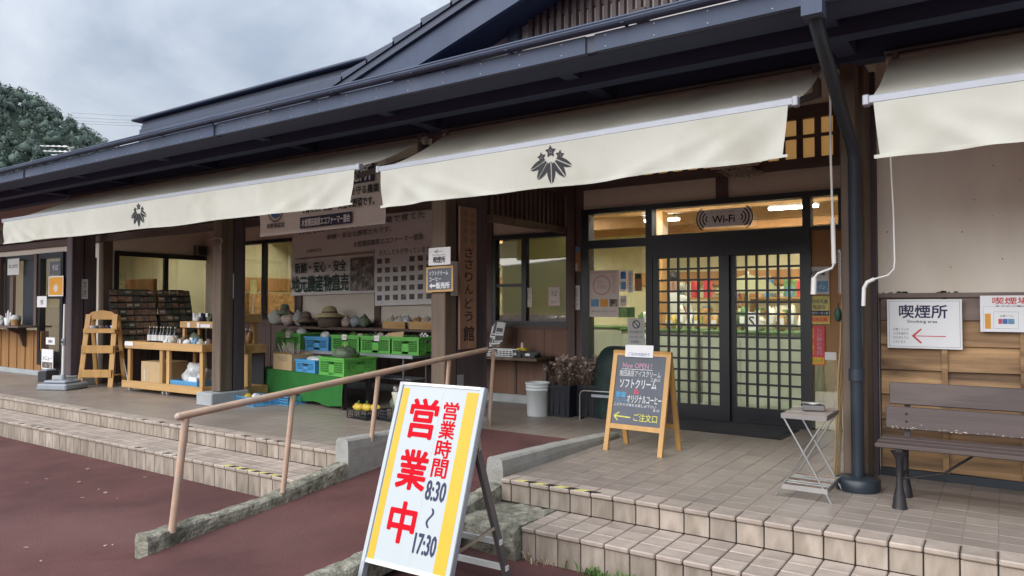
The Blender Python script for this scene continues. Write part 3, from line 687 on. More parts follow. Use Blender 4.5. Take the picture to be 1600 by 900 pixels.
# --- entrance
dl = MB()
dl.box((-4.26, WY - .05, 0), (-4.16, WY + .09, 2.42)); dl.box((-1.36, WY - .05, 2.02), (-1.28, WY + .09, 2.42)); dl.box((-4.16, WY - .049, 2.36), (-1.36, WY + .088, 2.421)); dl.box((-4.16, WY - .049, 1.94), (-3.36, WY + .088, 2.04))
dl.box((-3.42, WY - .048, 0), (-3.34, WY + .086, 2.36)); dl.box((-3.34, WY - .06, 1.80), (-1.63, WY + .09, 2.06)); dl.box((-1.70, WY - .047, 0), (-1.62, WY + .086, 2.36)); dl.box((-1.62, WY - .044, 2.02), (-1.36, WY + .08, 2.06))
df = dl.build('door_frame', 'frame_black', B)
for a, c in ((-4.16, -3.42), (-3.34, -1.70), (-1.62, -1.36)): MB().box((a, WY + .02, 2.06 if a > -4 else 2.04), (c, WY + .026, 2.36)).build('transom_pane', 'glass', df)
MB().box((-4.16, WY + .02, .0), (-3.42, WY + .026, 1.94)).build('side_pane', 'glass', df)
MB().box((-4.155, WY - .02, .10), (-3.425, WY + .05, .16)).build('side_rail', 'frame_black', df)
def door(x0, x1, gx0, gx1, y):
    b = MB(); z0, z1 = .17, 1.79
    b.box((x0, y, .015), (gx0, y + .04, 1.81)); b.box((gx1, y, .015), (x1, y + .04, 1.81)); b.box((gx0, y + .001, .015), (gx1, y + .039, z0)); b.box((gx0, y + .001, z1), (gx1, y + .039, 1.81))
    d = b.build('sliding_door', 'frame_black', B)
    bw = .022
    for k in range(1, 6): q = gx0 + (gx1 - gx0) * k / 6; MB().box((q - bw/2, y + .004, z0), (q + bw/2, y + .036, z1)).build('lattice_bar', 'frame_black', d)
    for k in range(1, 13): q = z0 + (z1 - z0) * k / 13; MB().box((gx0, y + .007, q - bw/2), (gx1, y + .033, q + bw/2)).build('lattice_bar', 'frame_black', d)
    MB().box((gx0, y + .017, z0), (gx1, y + .023, z1)).build('pane', 'glass', d)
    b = MB(); b.lathe([(.018, -.004), (.016, -.008)], n=12, mx=Matrix.Translation((gx1 - .1 if x0 < -3 else gx0 + .1, y, .075)) @ Matrix.Rotation(R(90), 4, 'X')); b.build('pull', 'alu', d)
pbox('door_sill', 'frame_black', (-3.34, WY - .055, 0), (-1.70, WY + .085, .013))
door(-3.335, -2.46, -3.27, -2.57, WY - .04); door(-2.53, -1.705, -2.40, -1.74, WY + .005)
MB().box((-1.62, WY + .02, .0), (-1.30, WY + .026, 2.02)).build('side_pane', 'glass_mirror', df)
pbox('side_board', 'orange_panel', (-1.62, WY - .012, .78), (-1.30, WY + .012, 2.02))
wall(-4.25, -1.28, 2.42, 3.3, th=.06); wall(-1.28, -.78, 0, 3.3, 'wood_dark')
pbox('wall_post', 'wood_dark', (-2.60, WY - .03, 2.425), (-2.47, WY - .002, 2.66)); pbox('lintel', 'wood_dark_x', (-4.24, WY - .07, 2.66), (-1.0, WY - .004, 2.76))
pbox('lintel', 'wood_dark_x', (-4.24, WY - .06, 3.17), (-1.0, WY - .004, 3.298))
for k in range(18): x = -4.2 + k * .175; pbox('fanlight_bar', 'wood_dark', (x, WY - .045, 2.765), (x + .06, WY - .004, 3.168))
pbox('fanlight_rail', 'wood_dark_x', (-4.24, WY - .05, 2.97), (-1.0, WY - .004, 3.0))
for k in range(17): x = -4.14 + k * .175; pbox('fanlight_pane', 'glow_pane', (x, WY - .008, 2.77), (x + .115, WY - .003, 3.165))  # panes emit by themselves, standing in for shop light behind
# --- right hand front wall: plaster over lapped boards
pbox('wall', 'plaster', (-.785, FY, 1.335), (3.2, FY + .12, 3.3)); pbox('wall', 'wood_dark', (-.785, FY + .03, 0), (3.2, FY + .12, 1.33))
pbox('wall', 'plaster', (-.80, FY + .12, 0), (-.70, WY + .1, 3.3))
pbox('plinth', 'pipe_navy', (-.78, FY - .035, 0), (3.2, FY + .028, .06))
pbox('dado_rail', 'old_wood', (-.785, FY - .03, 1.312), (3.2, FY + .028, 1.345))
zs = [.065, .235, .415, .60, .785, .965, 1.15, 1.31]
bx = [-.78, -.36] + [-.36 + .46 * k for k in range(1, 8)]
for i, (a, c) in enumerate(zip(bx, bx[1:])):
    for j, (z0, z1) in enumerate(zip(zs, zs[1:])):
        w = .02 + random.uniform(0, .006)
        b = MB(); e = random.uniform(-.004, .004)
        b.add([(a+.012, FY - w - .010, z0 + e), (c-.012, FY - w - .010 + random.uniform(-.003,.003), z0 - e), (c-.012, FY - .006, z1 + .012), (a+.012, FY - .006, z1 + .012),
               (a+.012, FY - w + .008, z0 + e), (c-.012, FY - w + .008, z0 - e), (c-.012, FY + .012, z1 + .012), (a+.012, FY + .012, z1 + .012)],
              [(0,1,2,3),(7,6,5,4),(4,5,1,0),(5,6,2,1),(6,7,3,2),(7,4,0,3)])
        b.build('weatherboard', 'old_wood' if j == 6 else 'weatherboard', B)
for q in bx[1:]: pbox('wall_batten', 'weatherboard', (q - .018, FY - .05, .065), (q + .018, FY - .03, 1.15 if q < 0 else 1.31))
# --- side wall of the porch (faces the entrance)
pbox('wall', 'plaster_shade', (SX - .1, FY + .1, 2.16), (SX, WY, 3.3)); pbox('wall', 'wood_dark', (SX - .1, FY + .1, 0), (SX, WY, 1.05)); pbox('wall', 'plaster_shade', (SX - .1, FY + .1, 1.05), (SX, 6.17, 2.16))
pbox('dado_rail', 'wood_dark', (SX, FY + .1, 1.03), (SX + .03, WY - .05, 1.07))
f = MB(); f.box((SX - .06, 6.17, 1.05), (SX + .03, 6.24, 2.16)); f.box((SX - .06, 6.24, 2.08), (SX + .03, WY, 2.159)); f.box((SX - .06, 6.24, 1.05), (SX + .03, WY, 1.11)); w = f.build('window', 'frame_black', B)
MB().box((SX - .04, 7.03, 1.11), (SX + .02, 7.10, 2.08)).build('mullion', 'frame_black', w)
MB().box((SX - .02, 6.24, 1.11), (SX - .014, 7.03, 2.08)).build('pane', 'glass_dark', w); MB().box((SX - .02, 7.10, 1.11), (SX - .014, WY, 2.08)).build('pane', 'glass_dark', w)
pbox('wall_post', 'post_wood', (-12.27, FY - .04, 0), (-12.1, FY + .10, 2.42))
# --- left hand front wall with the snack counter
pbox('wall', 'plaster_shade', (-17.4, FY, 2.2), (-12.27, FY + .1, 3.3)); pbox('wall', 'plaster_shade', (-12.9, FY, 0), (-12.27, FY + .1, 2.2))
pbox('plinth', 'concrete_grey', (-17.4, FY - .05, 0), (-14.2, FY + .1, .09), c=.006)
pbox('wall', 'wood_dark', (-17.4, FY + .02, .09), (-14.3, FY + .1, .80))
x = -17.38
while x < -14.36:
    pbox('counter_board', 'orange_board', (x, FY - .012, .092), (min(x + .335, -14.34), FY + .018, .80)); pbox('counter_batten', 'orange_board', (x - .015, FY - .026, .092), (x + .015, FY - .013, .80)); x += .345
pbox('counter_top', 'wood_dark_x', (-17.3, FY - .36, .86), (-14.42, FY + .2, .895), c=.005)
for x in (-14.95, -16.2):
    part('counter_bracket', 'wood_dark', lambda b: b.prism([(0, 0), (-.30, 0), (-.30, -.04), (-.12, -.12), (-.05, -.34), (0, -.36)], (x - .03, FY - .014, .858), (0, 1, 0), (0, 0, 1), (1, 0, 0), .06))
for x, w in ((-16.05, .1), (-14.52, .1)): pbox('wall_post', 'wood_dark', (x - w/2, FY - .05, .9), (x + w/2, FY + .08, 2.2))
pbox('hatch_frame', 'frame_black', (-15.95, FY + .02, .9), (-15.72, FY + .06, 2.12)); pbox('hatch_post', 'post_wood', (-15.72, FY + .01, .9), (-15.58, FY + .06, 2.0))
pbox('hatch_shutter', 'pipe_navy', (-15.2, FY + .03, .9), (-14.58, FY + .06, 2.14)); pbox('hatch_head', 'frame_black', (-16.0, FY + .01, 2.10), (-14.57, FY + .07, 2.2))
pbox('hatch_curtain', 'uniform', (-15.56, FY + .2, 1.2), (-15.25, FY + .22, 1.9))
g = MB(); g.box((-14.46, FY - .03, .2), (-14.37, FY + .07, 2.2)); g.box((-13.62, FY - .03, .2), (-13.52, FY + .07, 2.2)); g.box((-14.37, FY - .028, .2), (-13.62, FY + .068, .45)); g.box((-14.37, FY - .028, 2.1), (-13.62, FY + .068, 2.2))
gd = g.build('glazed_door', 'frame_black', B); MB().box((-14.37, FY + .02, .45), (-13.62, FY + .026, 2.1)).build('pane', 'glass', gd); MB().box((-14.37, FY - .02, 1.38), (-13.62, FY + .03, 1.44)).build('glazing_bar', 'frame_black', gd)
pbox('wall', 'frame_black', (-13.52, FY, 0), (-12.9, FY + .1, 2.2)); pbox('wall', 'post_purple', (-14.46, FY, 0), (-13.52, FY + .1, .2))
f = MB(); f.box((-12.82, FY - .03, 1.0), (-12.78, FY + .01, 2.05)); f.box((-12.46, FY - .03, 1.0), (-12.42, FY + .01, 2.05)); f.box((-12.78, FY - .03, 2.01), (-12.46, FY + .01, 2.05)); f.box((-12.78, FY - .03, 1.0), (-12.46, FY + .01, 1.04)); w = f.build('window', 'frame_black', B)
MB().box((-12.78, FY - .012, 1.04), (-12.46, FY - .006, 2.01)).build('pane', 'curtain', w)
# --- inside of the shop, seen through the glass
I0, I1 = -12.0, -.8
pbox('shop_floor', 'shop_floor', (-17.3, FY + .12, -.03), (-.82, 13.0, -.012)) if False else None
part('shop_floor', 'shop_floor', lambda b: b.box((SX + .02, WY + .1, -.05), (I1, 13.0, .002)))
part('shop_ceiling', 'shop_ceiling', lambda b: b.box((SX + .02, WY + .1, 2.78), (I1, 13.0, 2.82)))
part('shop_wall', 'shop_wall', lambda b: (b.box((SX + .02, 12.6, 0), (I1, 12.7, 2.78)), b.box((I1 - .02, WY + .1, 0), (I1 + .08, 12.7, 2.78)), b.box((SX - .1, WY + .1, 0), (SX + .02, 12.7, 2.78))))
for y in (9.2, 10.6, 11.8): pbox('shop_beam', 'shop_wood', (SX + .02, y, 2.50), (I1 - .02, y + .14, 2.78))
pbox('shop_frieze', 'shop_wood', (SX + .02, 12.5, 1.62), (I1 - .02, 12.598, 1.86)); pbox('shop_post', 'shop_wood', (-3.95, 9.0, 0), (-3.72, 9.2, 2.5)); pbox('shop_post', 'shop_wood', (-7.0, 10.2, 0), (-6.8, 10.4, 2.5))
pbox('curtain', 'curtain', (-5.58, WY + .16, 1.0), (-4.46, WY + .18, 2.18)); 
pbox('shop_frieze', 'shop_wood', (SX + .021, WY + .4, 1.55), (SX + .05, 12.4, 1.8)); pbox('warm_box', 'pack_orange', (SX + .05, 8.5, 1.05), (SX + .35, 9.6, 1.5))  # orange frieze and box added, their colour standing for warm indoor light
for x, y in ((-3.6, 8.25), (-1.9, 8.2), (-2.7, 10.9), (-6.2, 9.9), (-10.6, 8.9), (-8.2, 11.4)):  # added shop lights; those by door and left window placed to brighten there
    t = pbox('ceiling_light', 'white_metal', (x - .66, y - .16, 2.70), (x + .66, y + .16, 2.78)); MB().box((x - .6, y - .12, 2.685), (x + .6, y + .12, 2.699)).build('diffuser', 'lamp', t)
for k, (pa, pb) in enumerate((((1201, 327), (1279, 322)), ((1008, 346), (1061, 340)))):
    a = onY(*pa, 9.5); c = onY(*pb, 9.5); t = pbox('pendant_light', 'white_metal', (a.x, 9.44, a.z + .012), (c.x, 9.56, a.z + .05)); MB().box((a.x + .01, 9.455, a.z - .012), (c.x - .01, 9.545, a.z + .010)).build('diffuser', 'lamp', t)
    for q in (a.x + .1, c.x - .1): MB().box((q - .008, 9.49, a.z + .05), (q + .008, 9.51, 2.78)).build('drop_rod', 'white_metal', t)
pbox('left_room_wall', 'shop_wall', (-17.3, 8.6, 0), (SX - .12, 8.7, 2.7)); pbox('left_room_ceiling', 'shop_ceiling', (-17.3, FY + .1, 2.7), (SX - .12, 8.7, 2.75)); pbox('left_room_floor', 'shop_floor', (-17.3, FY + .1, -.05), (SX - .12, 8.7, .002))
pbox('left_room_partition', 'shop_wood', (-13.9, 7.3, 0), (-12.9, 7.36, 1.75))
t = pbox('ceiling_light', 'white_metal', (-14.6, 7.2, 2.62), (-13.4, 7.5, 2.70)); MB().box((-14.55, 7.23, 2.605), (-13.45, 7.47, 2.619)).build('diffuser', 'lamp', t)
pbox('back_wall', 'plaster', (-17.4, 12.72, 0), (3.2, 12.85, 3.2)); pbox('end_wall', 'plaster', (-17.5, FY, 0), (-17.4, 12.85, 3.3)); pbox('end_wall', 'plaster', (3.2, FY, 0), (3.3, 12.85, 3.3))
# --- rain pipe at the right hand post
hx = -.86
dp = part('downpipe', 'pipe_navy', lambda b: b.tube([(hx, 4.28, 2.94), (hx, 4.31, 2.86), (hx, 4.42, 2.80), (hx, 5.30, 2.42), (hx + .01, 5.40, 2.36), (hx + .015, 5.44, 2.26), (hx + .015, 5.44, .06)], .042, 12))
MB().box((hx - .055, 4.20, 2.86), (hx + .055, 4.32, 2.95)).build('outlet_box', 'metal_blue', dp)
MB().lathe([(.052, .74), (.052, .82)], (hx + .015, 5.44, 0), 12).build('pipe_clip', 'pipe_navy', dp)
MB().lathe([(.135, 0), (.14, .02), (.14, .075), (.125, .09), (.05, .095)], (hx + .015, 5.44, 0), 24).build('pipe_collar', 'pipe_navy', dp)

# wear on the right hand plaster: chipped foot, pin holes and an old cable
rr = random.Random(31); b = MB()
for k in range(26):
    x = rr.choice((rr.uniform(-.76, -.60), rr.uniform(-.42, -.30), rr.uniform(.0, 2.6))); w = rr.uniform(.006, .035); h = rr.uniform(.003, .012); z = 1.346
    b.add([(x, FY - .002, z), (x + w, FY - .002, z), (x + w * .8, FY - .002, z + h), (x + w * .4, FY - .002, z + h * 1.4), (x + w * .1, FY - .002, z + h * .8)], [(0,1,2,3,4)])
for k in range(14):
    x = rr.uniform(-.72, 1.5); z = rr.uniform(1.5, 2.3); r_ = rr.uniform(.003, .006); b.add([(x + r_ * math.cos(q), FY - .002, z + r_ * math.sin(q)) for q in (0, 1, 2, 3, 4, 5)], [(0,1,2,3,4,5)])
b.build('plaster_chip', 'ink', B, 'stuff')
# fixings along the fascia
b = MB()
for k in range(60):
    x = -17.2 + k * .35 + rr.uniform(-.02, .02)
    for z in (2.965, 3.04): b.lathe([(.006, 0), (.004, .004)], n=6, mx=Matrix.Translation((x, EY - .03, z)) @ Matrix.Rotation(R(90), 4, 'X'))
b.build('fascia_screw', 'alu', B, 'stuff')
for k in range(24):                            # gutter straps
    x = -17.3 + k * .9; MB().box((x - .012, 4.190, 3.062), (x + .012, EY - .03, 3.066)).build('gutter_strap', 'roof_blue', B)
# ================================================================== AWNINGS
def crest(mb, F, cx, cy, s):
    """five hanging bamboo leaves under three small bell flowers"""
    def leaf(a, L, w, ox, oy):
        for sd_ in (-1, 1):                    # two half blades with a light midrib between them
            pts = []
            for k in range(9): u = k / 8; pts.append((sd_ * (.02 + w * math.sin(math.pi * min(1, u * .93 + .07)) ** .8 * (1 - .15 * u)) if 0 < k < 8 else sd_ * .02, -L * u))
            pts += [(sd_ * .02, -L), (sd_ * .02, 0)]
            q = [(cx + s * (ox + x * math.cos(a) - y * math.sin(a)), cy + s * (oy + x * math.sin(a) + y * math.cos(a))) for x, y in pts]
            F.poly(q if sd_ > 0 else q[::-1], .004, 0, mb); F.poly(q[::-1] if sd_ > 0 else q, .0041, 0, mb)
    leaf(0, .76, .15, .0, .02)
    for sg in (-1, 1): leaf(sg * .62, .70, .15, sg * .13, .02); leaf(sg * 1.13, .68, .125, sg * .19, .08)
    def flower(ox, oy, r, a0):
        out = []; inn = []
        for k in range(10):
            a = a0 + math.pi / 2 + k * math.pi / 5; q = r if k % 2 == 0 else r * .52
            out.append((cx + s * (ox + q * math.cos(a)), cy + s * (oy + q * math.sin(a)))); q *= .42; inn.append((cx + s * (ox + q * math.cos(a)), cy + s * (oy + q * math.sin(a))))
        for k in range(10): j = (k + 1) % 10; mb.add([F.P(*out[k], .004), F.P(*out[j], .004), F.P(*inn[j], .004), F.P(*inn[k], .004)], [(0,1,2,3)])
        F.poly([(cx + s * (ox + r * .2 * math.cos(t * .785)), cy + s * (oy + r * .2 * math.sin(t * .785))) for t in range(8)], .004, 0, mb)
    flower(0, .36, .22, 0); flower(-.36, .20, .18, .15); flower(.36, .20, .18, -.15)
def val_y(x, v, x0, x1, BY=4.555):
    u = (x - x0 - .02) / (x1 - x0 - .04); e = math.exp(-min(u, 1 - u) * (x1 - x0) * 2.2)
    s_ = x - x0 if u < .5 else x1 - x; f = math.exp(-((s_ - .45 * v - .12) / .09) ** 2) + .6 * math.exp(-((s_ - .9 * v - .2) / .12) ** 2)   # pulls running in from the corners
    return BY - .03 - .026 * f * v + .003 * mnoise.noise(Vector((x * 3, v * 2, 0))) - .012 * math.sin(u * (x1 - x0) * 5.1 + 1) * v - .014 * e * math.sin(v * 5 + u * 60) * v - .02 * v * math.sin(u * 9)
def awning(label, x0, x1, z0, z1, crest_x=None, crank=None):
    t = thing('awning', label, 'awning', ((x0 + x1) / 2, 5.44, 2.9), world=True, group='roll-out awnings along the eave')
    BY, RYY = 4.555, 5.42; nu, nv = 40, 10; vs = []
    zb = lambda u: z0 + (z1 - z0) * u
    for i in range(nu + 1):
        for j in range(nv + 1):
            u = i / nu; v = j / nv; y = BY + (RYY - BY) * v; z = zb(u) + .008 + (2.90 - zb(u)) * v - .035 * math.sin(math.pi * v) + .006 * math.sin(u * 31) * math.sin(math.pi * v)
            vs.append((x0 + (x1 - x0) * u, y, z))
    b = MB(); b.add(vs, [(i * (nv + 1) + j, (i + 1) * (nv + 1) + j, (i + 1) * (nv + 1) + j + 1, i * (nv + 1) + j + 1) for i in range(nu) for j in range(nv)], 0, True); b.build('canopy', 'canvas_top', t)
    b = MB(); b.cbox((x0 - .015, BY - .028, -.024), (x1 + .015, BY + .02, .024), .006); b.v = [(x, y, z + zb((x - x0) / (x1 - x0))) for x, y, z in b.v]; b.build('front_bar', 'alu', t)
    for x in (x0 - .02, x1 + .02): MB().cbox((x - .018, BY - .034, zb(0 if x < x1 else 1) - .032), (x + .018, BY + .026, zb(0 if x < x1 else 1) + .03), .006).build('end_cap', 'alu', t)
    b = MB(); vs = []; nw = 150; nh = 10; H_ = .318
    for i in range(nw + 1):
        u = i / nw; x = x0 + .02 + (x1 - x0 - .04) * u
        for j in range(nh + 1):
            v = j / nh; e = math.exp(-min(u, 1 - u) * (x1 - x0) * 2.2)
            y = val_y(x, v, x0, x1)
            xx = x + (.5 - u) * .06 * v * e
            vs.append((xx, y, zb(u) - .022 - H_ * v - .005 * math.sin(u * 23) * v))
    b.add(vs, [(i * (nh + 1) + j, i * (nh + 1) + j + 1, (i + 1) * (nh + 1) + j + 1, (i + 1) * (nh + 1) + j) for i in range(nw) for j in range(nh)], 0, True); val = b.build('valance', 'canvas', t)
    b = MB(); ring = []
    for i in range(nw + 1): u = i / nw; x = x0 + .02 + (x1 - x0 - .04) * u; ring += [(x, val_y(x, .94, x0, x1) - .002, zb(u) - .022 - H_ * .94), (x, val_y(x, 1, x0, x1) - .0025, zb(u) - .024 - H_ - .005 * math.sin(u * 23))]
    b.add(ring, [(2 * i, 2 * i + 1, 2 * i + 3, 2 * i + 2) for i in range(nw)], 0, True); b.build('hem', 'canvas', t)
    MB().tube([(x0 - .02, 5.45, 2.90), (x1 + .02, 5.45, 2.90)], .042, 12).build('roller', 'canvas_top', t)
    MB().cbox((x0 - .03, 5.40, 2.945), (x1 + .03, 5.50, 2.962), .004).build('roller_cover', 'alu_grey', t)
    for x in (x0 + .04, x1 - .04):
        MB().cbox((x - .02, 5.40, 2.74), (x + .02, 5.52, 2.95), .006).build('arm_bracket', 'alu_grey', t)
        d = .45 if x < (x0 + x1) / 2 else -.45; zz = zb(0 if d > 0 else 1)
        MB().bar((x, 5.42, 2.74), (x + d, 5.0, 2.52), .03, .05).bar((x + d, 5.0, 2.52), (x + d * .1, 4.585, zz - .035), .03, .04).build('folding_arm', 'alu_grey', t)
    if crest_x is not None:
        u = (crest_x - x0) / (x1 - x0); F = Face((crest_x - .2, BY - .066, zb(u) - .34), (1, 0, 0), (0, 0, 1)); mb = MB(); crest(mb, F, .2, .185, .215); mb.v = [(x, val_y(x, (zb(u) - .022 - z) / H_, x0, x1) - .004, z) for x, y, z in mb.v]; mb.build('crest', 'ink', t)
    if crank:
        for pts, r, nm in crank: MB().tube(pts, r, 8).build(nm, 'white_metal', t)
    return t
e2 = onY(857, 262, 4.5).x; e1 = onY(213, 337, 4.5).x
P = lambda px, py, y: onY(px, py, y)
awning('long left hand cream awning with a folded left corner and black crest', -12.0, -4.75, 2.487, 2.487, e1)
awning('cream awning over the entrance with black leaf crest and hanging crank', -4.47, -1.045, 2.437, 2.482, e2,
       [([P(1297, 122, 5.3), P(1298, 250, 5.3), P(1301, 345, 5.3)], .008, 'crank_rod'), ([P(1301, 340, 5.3), P(1303, 412, 5.3)], .015, 'crank_sleeve'),
        ([P(1303, 412, 5.3), P(1300, 419, 5.3), P(1278, 427, 5.3), P(1272, 434, 5.3), P(1272, 440, 5.3)], .008, 'crank_elbow'), ([P(1272, 434, 5.3), P(1271, 460, 5.3)], .019, 'crank_grip')])
awning('cream awning over the smoking signs at the right edge', -.62, 3.1, 2.425, 2.43, 1.25,
       [([P(1391, 236, 5.3), P(1396, 330, 5.3), P(1398, 408, 5.3), P(1397, 420, 5.3), P(1388, 430, 5.3), P(1362, 437, 5.3)], .006, 'crank_rod'),
        ([P(1366, 436, 5.3), P(1355, 441, 5.3), P(1350, 450, 5.3), P(1349, 478, 5.3)], .013, 'crank_grip')])
# ================================================================== SIGN HELPERS
def plate(name, label, cat, F, w, h, m, th=.006, group=None, border=None):
    b = MB(); F.slab(b, 0, 0, w, h, 0, th); o = b.build(name, m); tag(o, label, cat, group); F.o = F.o + F.n * th
    if border:
        mm, ins, bw = border; q = MB()
        for a in ((ins, ins, w - ins, ins + bw), (ins, h - ins - bw, w - ins, h - ins), (ins, ins + bw, ins + bw, h - ins - bw), (w - ins - bw, ins + bw, w - ins, h - ins - bw)):
            F.poly([(a[0], a[1]), (a[2], a[1]), (a[2], a[3]), (a[0], a[3])], .001, 0, q)
        q.build('border', mm, o)
    return o
def rect(F, u0, v0, u1, v1, m, parent, name='print', d=.0008):
    return F.poly([(u0, v0), (u1, v0), (u1, v1), (u0, v1)], d).build(name, m, parent)
def faceY(px0, pyT, px1, pyB, Y, yaw=0):
    """frontal face whose pixel box is given, standing on the plane y=Y"""
    a = onY(px0, pyB, Y); b = onY(px1, pyB, Y); c = onY(px0, pyT, Y); return Face(a, (1, 0, 0), (0, 0, 1)), b.x - a.x, c.z - a.z
def lines(F, rows, x, w, m, o, h, **k):
    for body, v in rows: F.text(body, x, v, w, h, m, o, keep=True, **k)
# --- the big red and yellow opening-hours stand
yw = R(2.06); tilt = R(71.3); Wd, Hd = .622, 1.03
t = thing('opening_hours_stand', 'white folding floor sign with red lettering and yellow side stripes', 'sign', (-3.036, 2.952, GZ), yw)
F = Face((0, 0, -.19 - GZ), (1, 0, 0), (0, math.cos(tilt), math.sin(tilt)))
b = MB(); F.slab(b, 0, 0, Wd, Hd, -.022, 0); b.build('panel', 'sign_white', t)
for u0, u1 in ((0, .028), (Wd - .03, Wd)):
    b = MB(); F.slab(b, u0, -.195, u1, Hd + .004, -.034, .006 if u0 == 0 else .004); b.build('side_rail', 'alu' , t)
b = MB(); F.slab(b, .028, Hd - .012, Wd - .03, Hd + .004, -.034, .006); b.build('top_rail', 'white_metal', t)
b = MB(); F.slab(b, .028, -.004, Wd - .03, .02, -.03, .003); b.build('bottom_rail', 'white_metal', t)
for u0, u1 in ((.0025, .026), (Wd - .0275, Wd - .003)): rect(F, u0, -.002, u1, Hd, 'sign_white', t, 'rail_strip', .0075)
rect(F, .034, .006, .082, Hd - .03, 'yellow_paint', t, 'yellow_stripe'); rect(F, Wd - .118, .006, Wd - .036, Hd - .03, 'yellow_paint', t, 'yellow_stripe')
F.text('営', .125, .715, .20, .225, 'red_paint', t, bold=.027); F.text('業', .125, .425, .205, .215, 'red_paint', t, bold=.027); F.text('中', .135, .135, .185, .215, 'red_paint', t, bold=.03)
for k, ch in enumerate('営業時間'): F.text(ch, .362, .835 - k * .108, .105, .10, 'red_paint', t, bold=.02)
F.text('8:30', .352, .385, .135, .105, 'ink_navy', t, bold=.022); F.text('17:30', .342, .10, .15, .105, 'ink_navy', t, bold=.022)
b = MB(); pts = [(.415 + .016 * math.sin(k / 10 * 6.0 + .3), .345 - .105 * k / 10) for k in range(11)]
for p, q in zip(pts, pts[1:]): b.add([F.P(p[0] - .007, p[1], .0015), F.P(q[0] - .007, q[1], .0015), F.P(q[0] + .007, q[1], .0015), F.P(p[0] + .007, p[1], .0015)], [(0,1,2,3)])
b.build('lettering', 'ink_navy', t)
b = MB(); b.add([F.P(.333, .01, .001), F.P(.336, .01, .001), F.P(.336, Hd - .02, .001), F.P(.333, Hd - .02, .001)], [(0,1,2,3)]); b.build('panel_seam', 'paper_grey', t)
hz = F.P(0, Hd * .72, -.03); by = .58
for u in (.02, Wd - .03):
    MB().bar((u, hz.y, hz.z), (u + .0, hz.y + .34, 0), .028, .045).build('back_leg', 'alu_grey', t)
def bl(z): return hz.y + .34 * (1 - z / hz.z)
for z in (.07, .24): MB().bar((.0, bl(z), z), (Wd - .01, bl(z), z), .028, .03).build('cross_bar', 'white_metal', t)
for u in (.02, Wd - .02): MB().bar((u, .09 + .02, .30), (u, bl(.30), .34), .006, .02).build('stay', 'steel', t)
MB().bar((Wd - .02, hz.y + .005, hz.z + .05), (Wd - .02, hz.y + .03, hz.z - .06), .02, .03).build('hinge', 'steel', t)
# --- the chalkboard stand
t = thing('chalkboard_stand', 'folding honey wood chalkboard with handwritten soft serve and coffee menu', 'chalkboard', (-2.91, 5.69, 0), R(-3)); tl = R(76.8); Wc, Hc = .554, .88
F = Face((0, 0, 0), (1, 0, 0), (0, math.cos(tl), math.sin(tl))); rb = .19 / math.sin(tl)
for u0, u1 in ((0, .042), (Wc - .042, Wc)): b = MB(); F.slab(b, u0, 0, u1, Hc, -.024, 0); b.build('front_leg', 'honey_wood', t)
for v0, v1 in ((rb, rb + .042), (Hc - .042, Hc)): b = MB(); F.slab(b, .042, v0, Wc - .042, v1, -.022, -.002); b.build('rail', 'honey_wood', t)
b = MB(); F.slab(b, .042, rb + .042, Wc - .042, Hc - .042, -.014, -.008); b.build('slate', 'slate', t)
F2 = Face((Wc, .40, 0), (-1, 0, 0), (0, -math.cos(tl) * .92, math.sin(tl)))
for u0, u1 in ((0, .042), (Wc - .042, Wc)): b = MB(); F2.slab(b, u0, 0, u1, Hc, -.024, 0); b.build('back_leg', 'honey_wood', t)
for v0, v1 in ((rb, rb + .042), (Hc - .042, Hc)): b = MB(); F2.slab(b, .042, v0, Wc - .042, v1, -.022, -.002); b.build('rail', 'honey_wood', t)
b = MB(); F2.slab(b, .042, rb + .042, Wc - .042, Hc - .042, -.014, -.008); b.build('back_slate', 'old_wood', t)
C = Face(F.P(.042, rb + .042, -.008), F.ex, F.ey); cw, chh = Wc - .084, Hc - rb - .126
C.text('New OPEN !', .06, chh - .9 * .075, .28, .045, 'chalk_pink', t); b = MB()
for k in range(12): b.add([C.P(.05 + k * .025, chh - .9 * .088 - .001 * (k % 3), .001), C.P(.075 + k * .025, chh - .9 * .088 - .001 * ((k + 1) % 3), .001), C.P(.075 + k * .025, chh - .9 * .084, .001), C.P(.05 + k * .025, chh - .9 * .084, .001)], [(0,1,2,3)])
b.build('chalk_line', 'chalk', t)
C.text('開田高原アイスクリーム', .04, chh - .9 * .158, .39, .055, 'chalk', t); C.text('工房の', .34, chh - .9 * .195, .09, .03, 'chalk', t)
C.text('ソフトクリーム', .05, chh - .9 * .268, .35, .078, 'chalk', t, bold=.012); C.text('&', .19, chh - .9 * .325, .055, .045, 'chalk_red', t, bold=.01)
C.text('御嶽', .02, chh - .9 * .365, .10, .05, 'chalk_blue', t, bold=.01); C.text('ブレンド', .02, chh - .9 * .41, .11, .035, 'chalk_blue', t); C.text('オリジナルコーヒー', .135, chh - .9 * .408, .325, .066, 'chalk', t, bold=.008)
C.text('こだわりの味をお楽しみ下さい', .015, chh - .9 * .448, .40, .028, 'chalk', t); C.text('ませ', .39, chh - .9 * .478, .06, .024, 'chalk', t)
C.text('ご注文口', .215, chh - .9 * .58, .22, .066, 'chalk_yellow', t, bold=.008)
b = MB(); C.poly([(.03, .062), (.185, .058), (.185, .068), (.03, .074)], .001, 0, b); C.poly([(.02, .07), (.07, .105), (.076, .098), (.034, .068)][::-1], .001, 0, b); C.poly([(.02, .066), (.06, .028), (.068, .034), (.034, .068)], .001, 0, b); b.build('chalk_arrow', 'chalk_yellow', t)
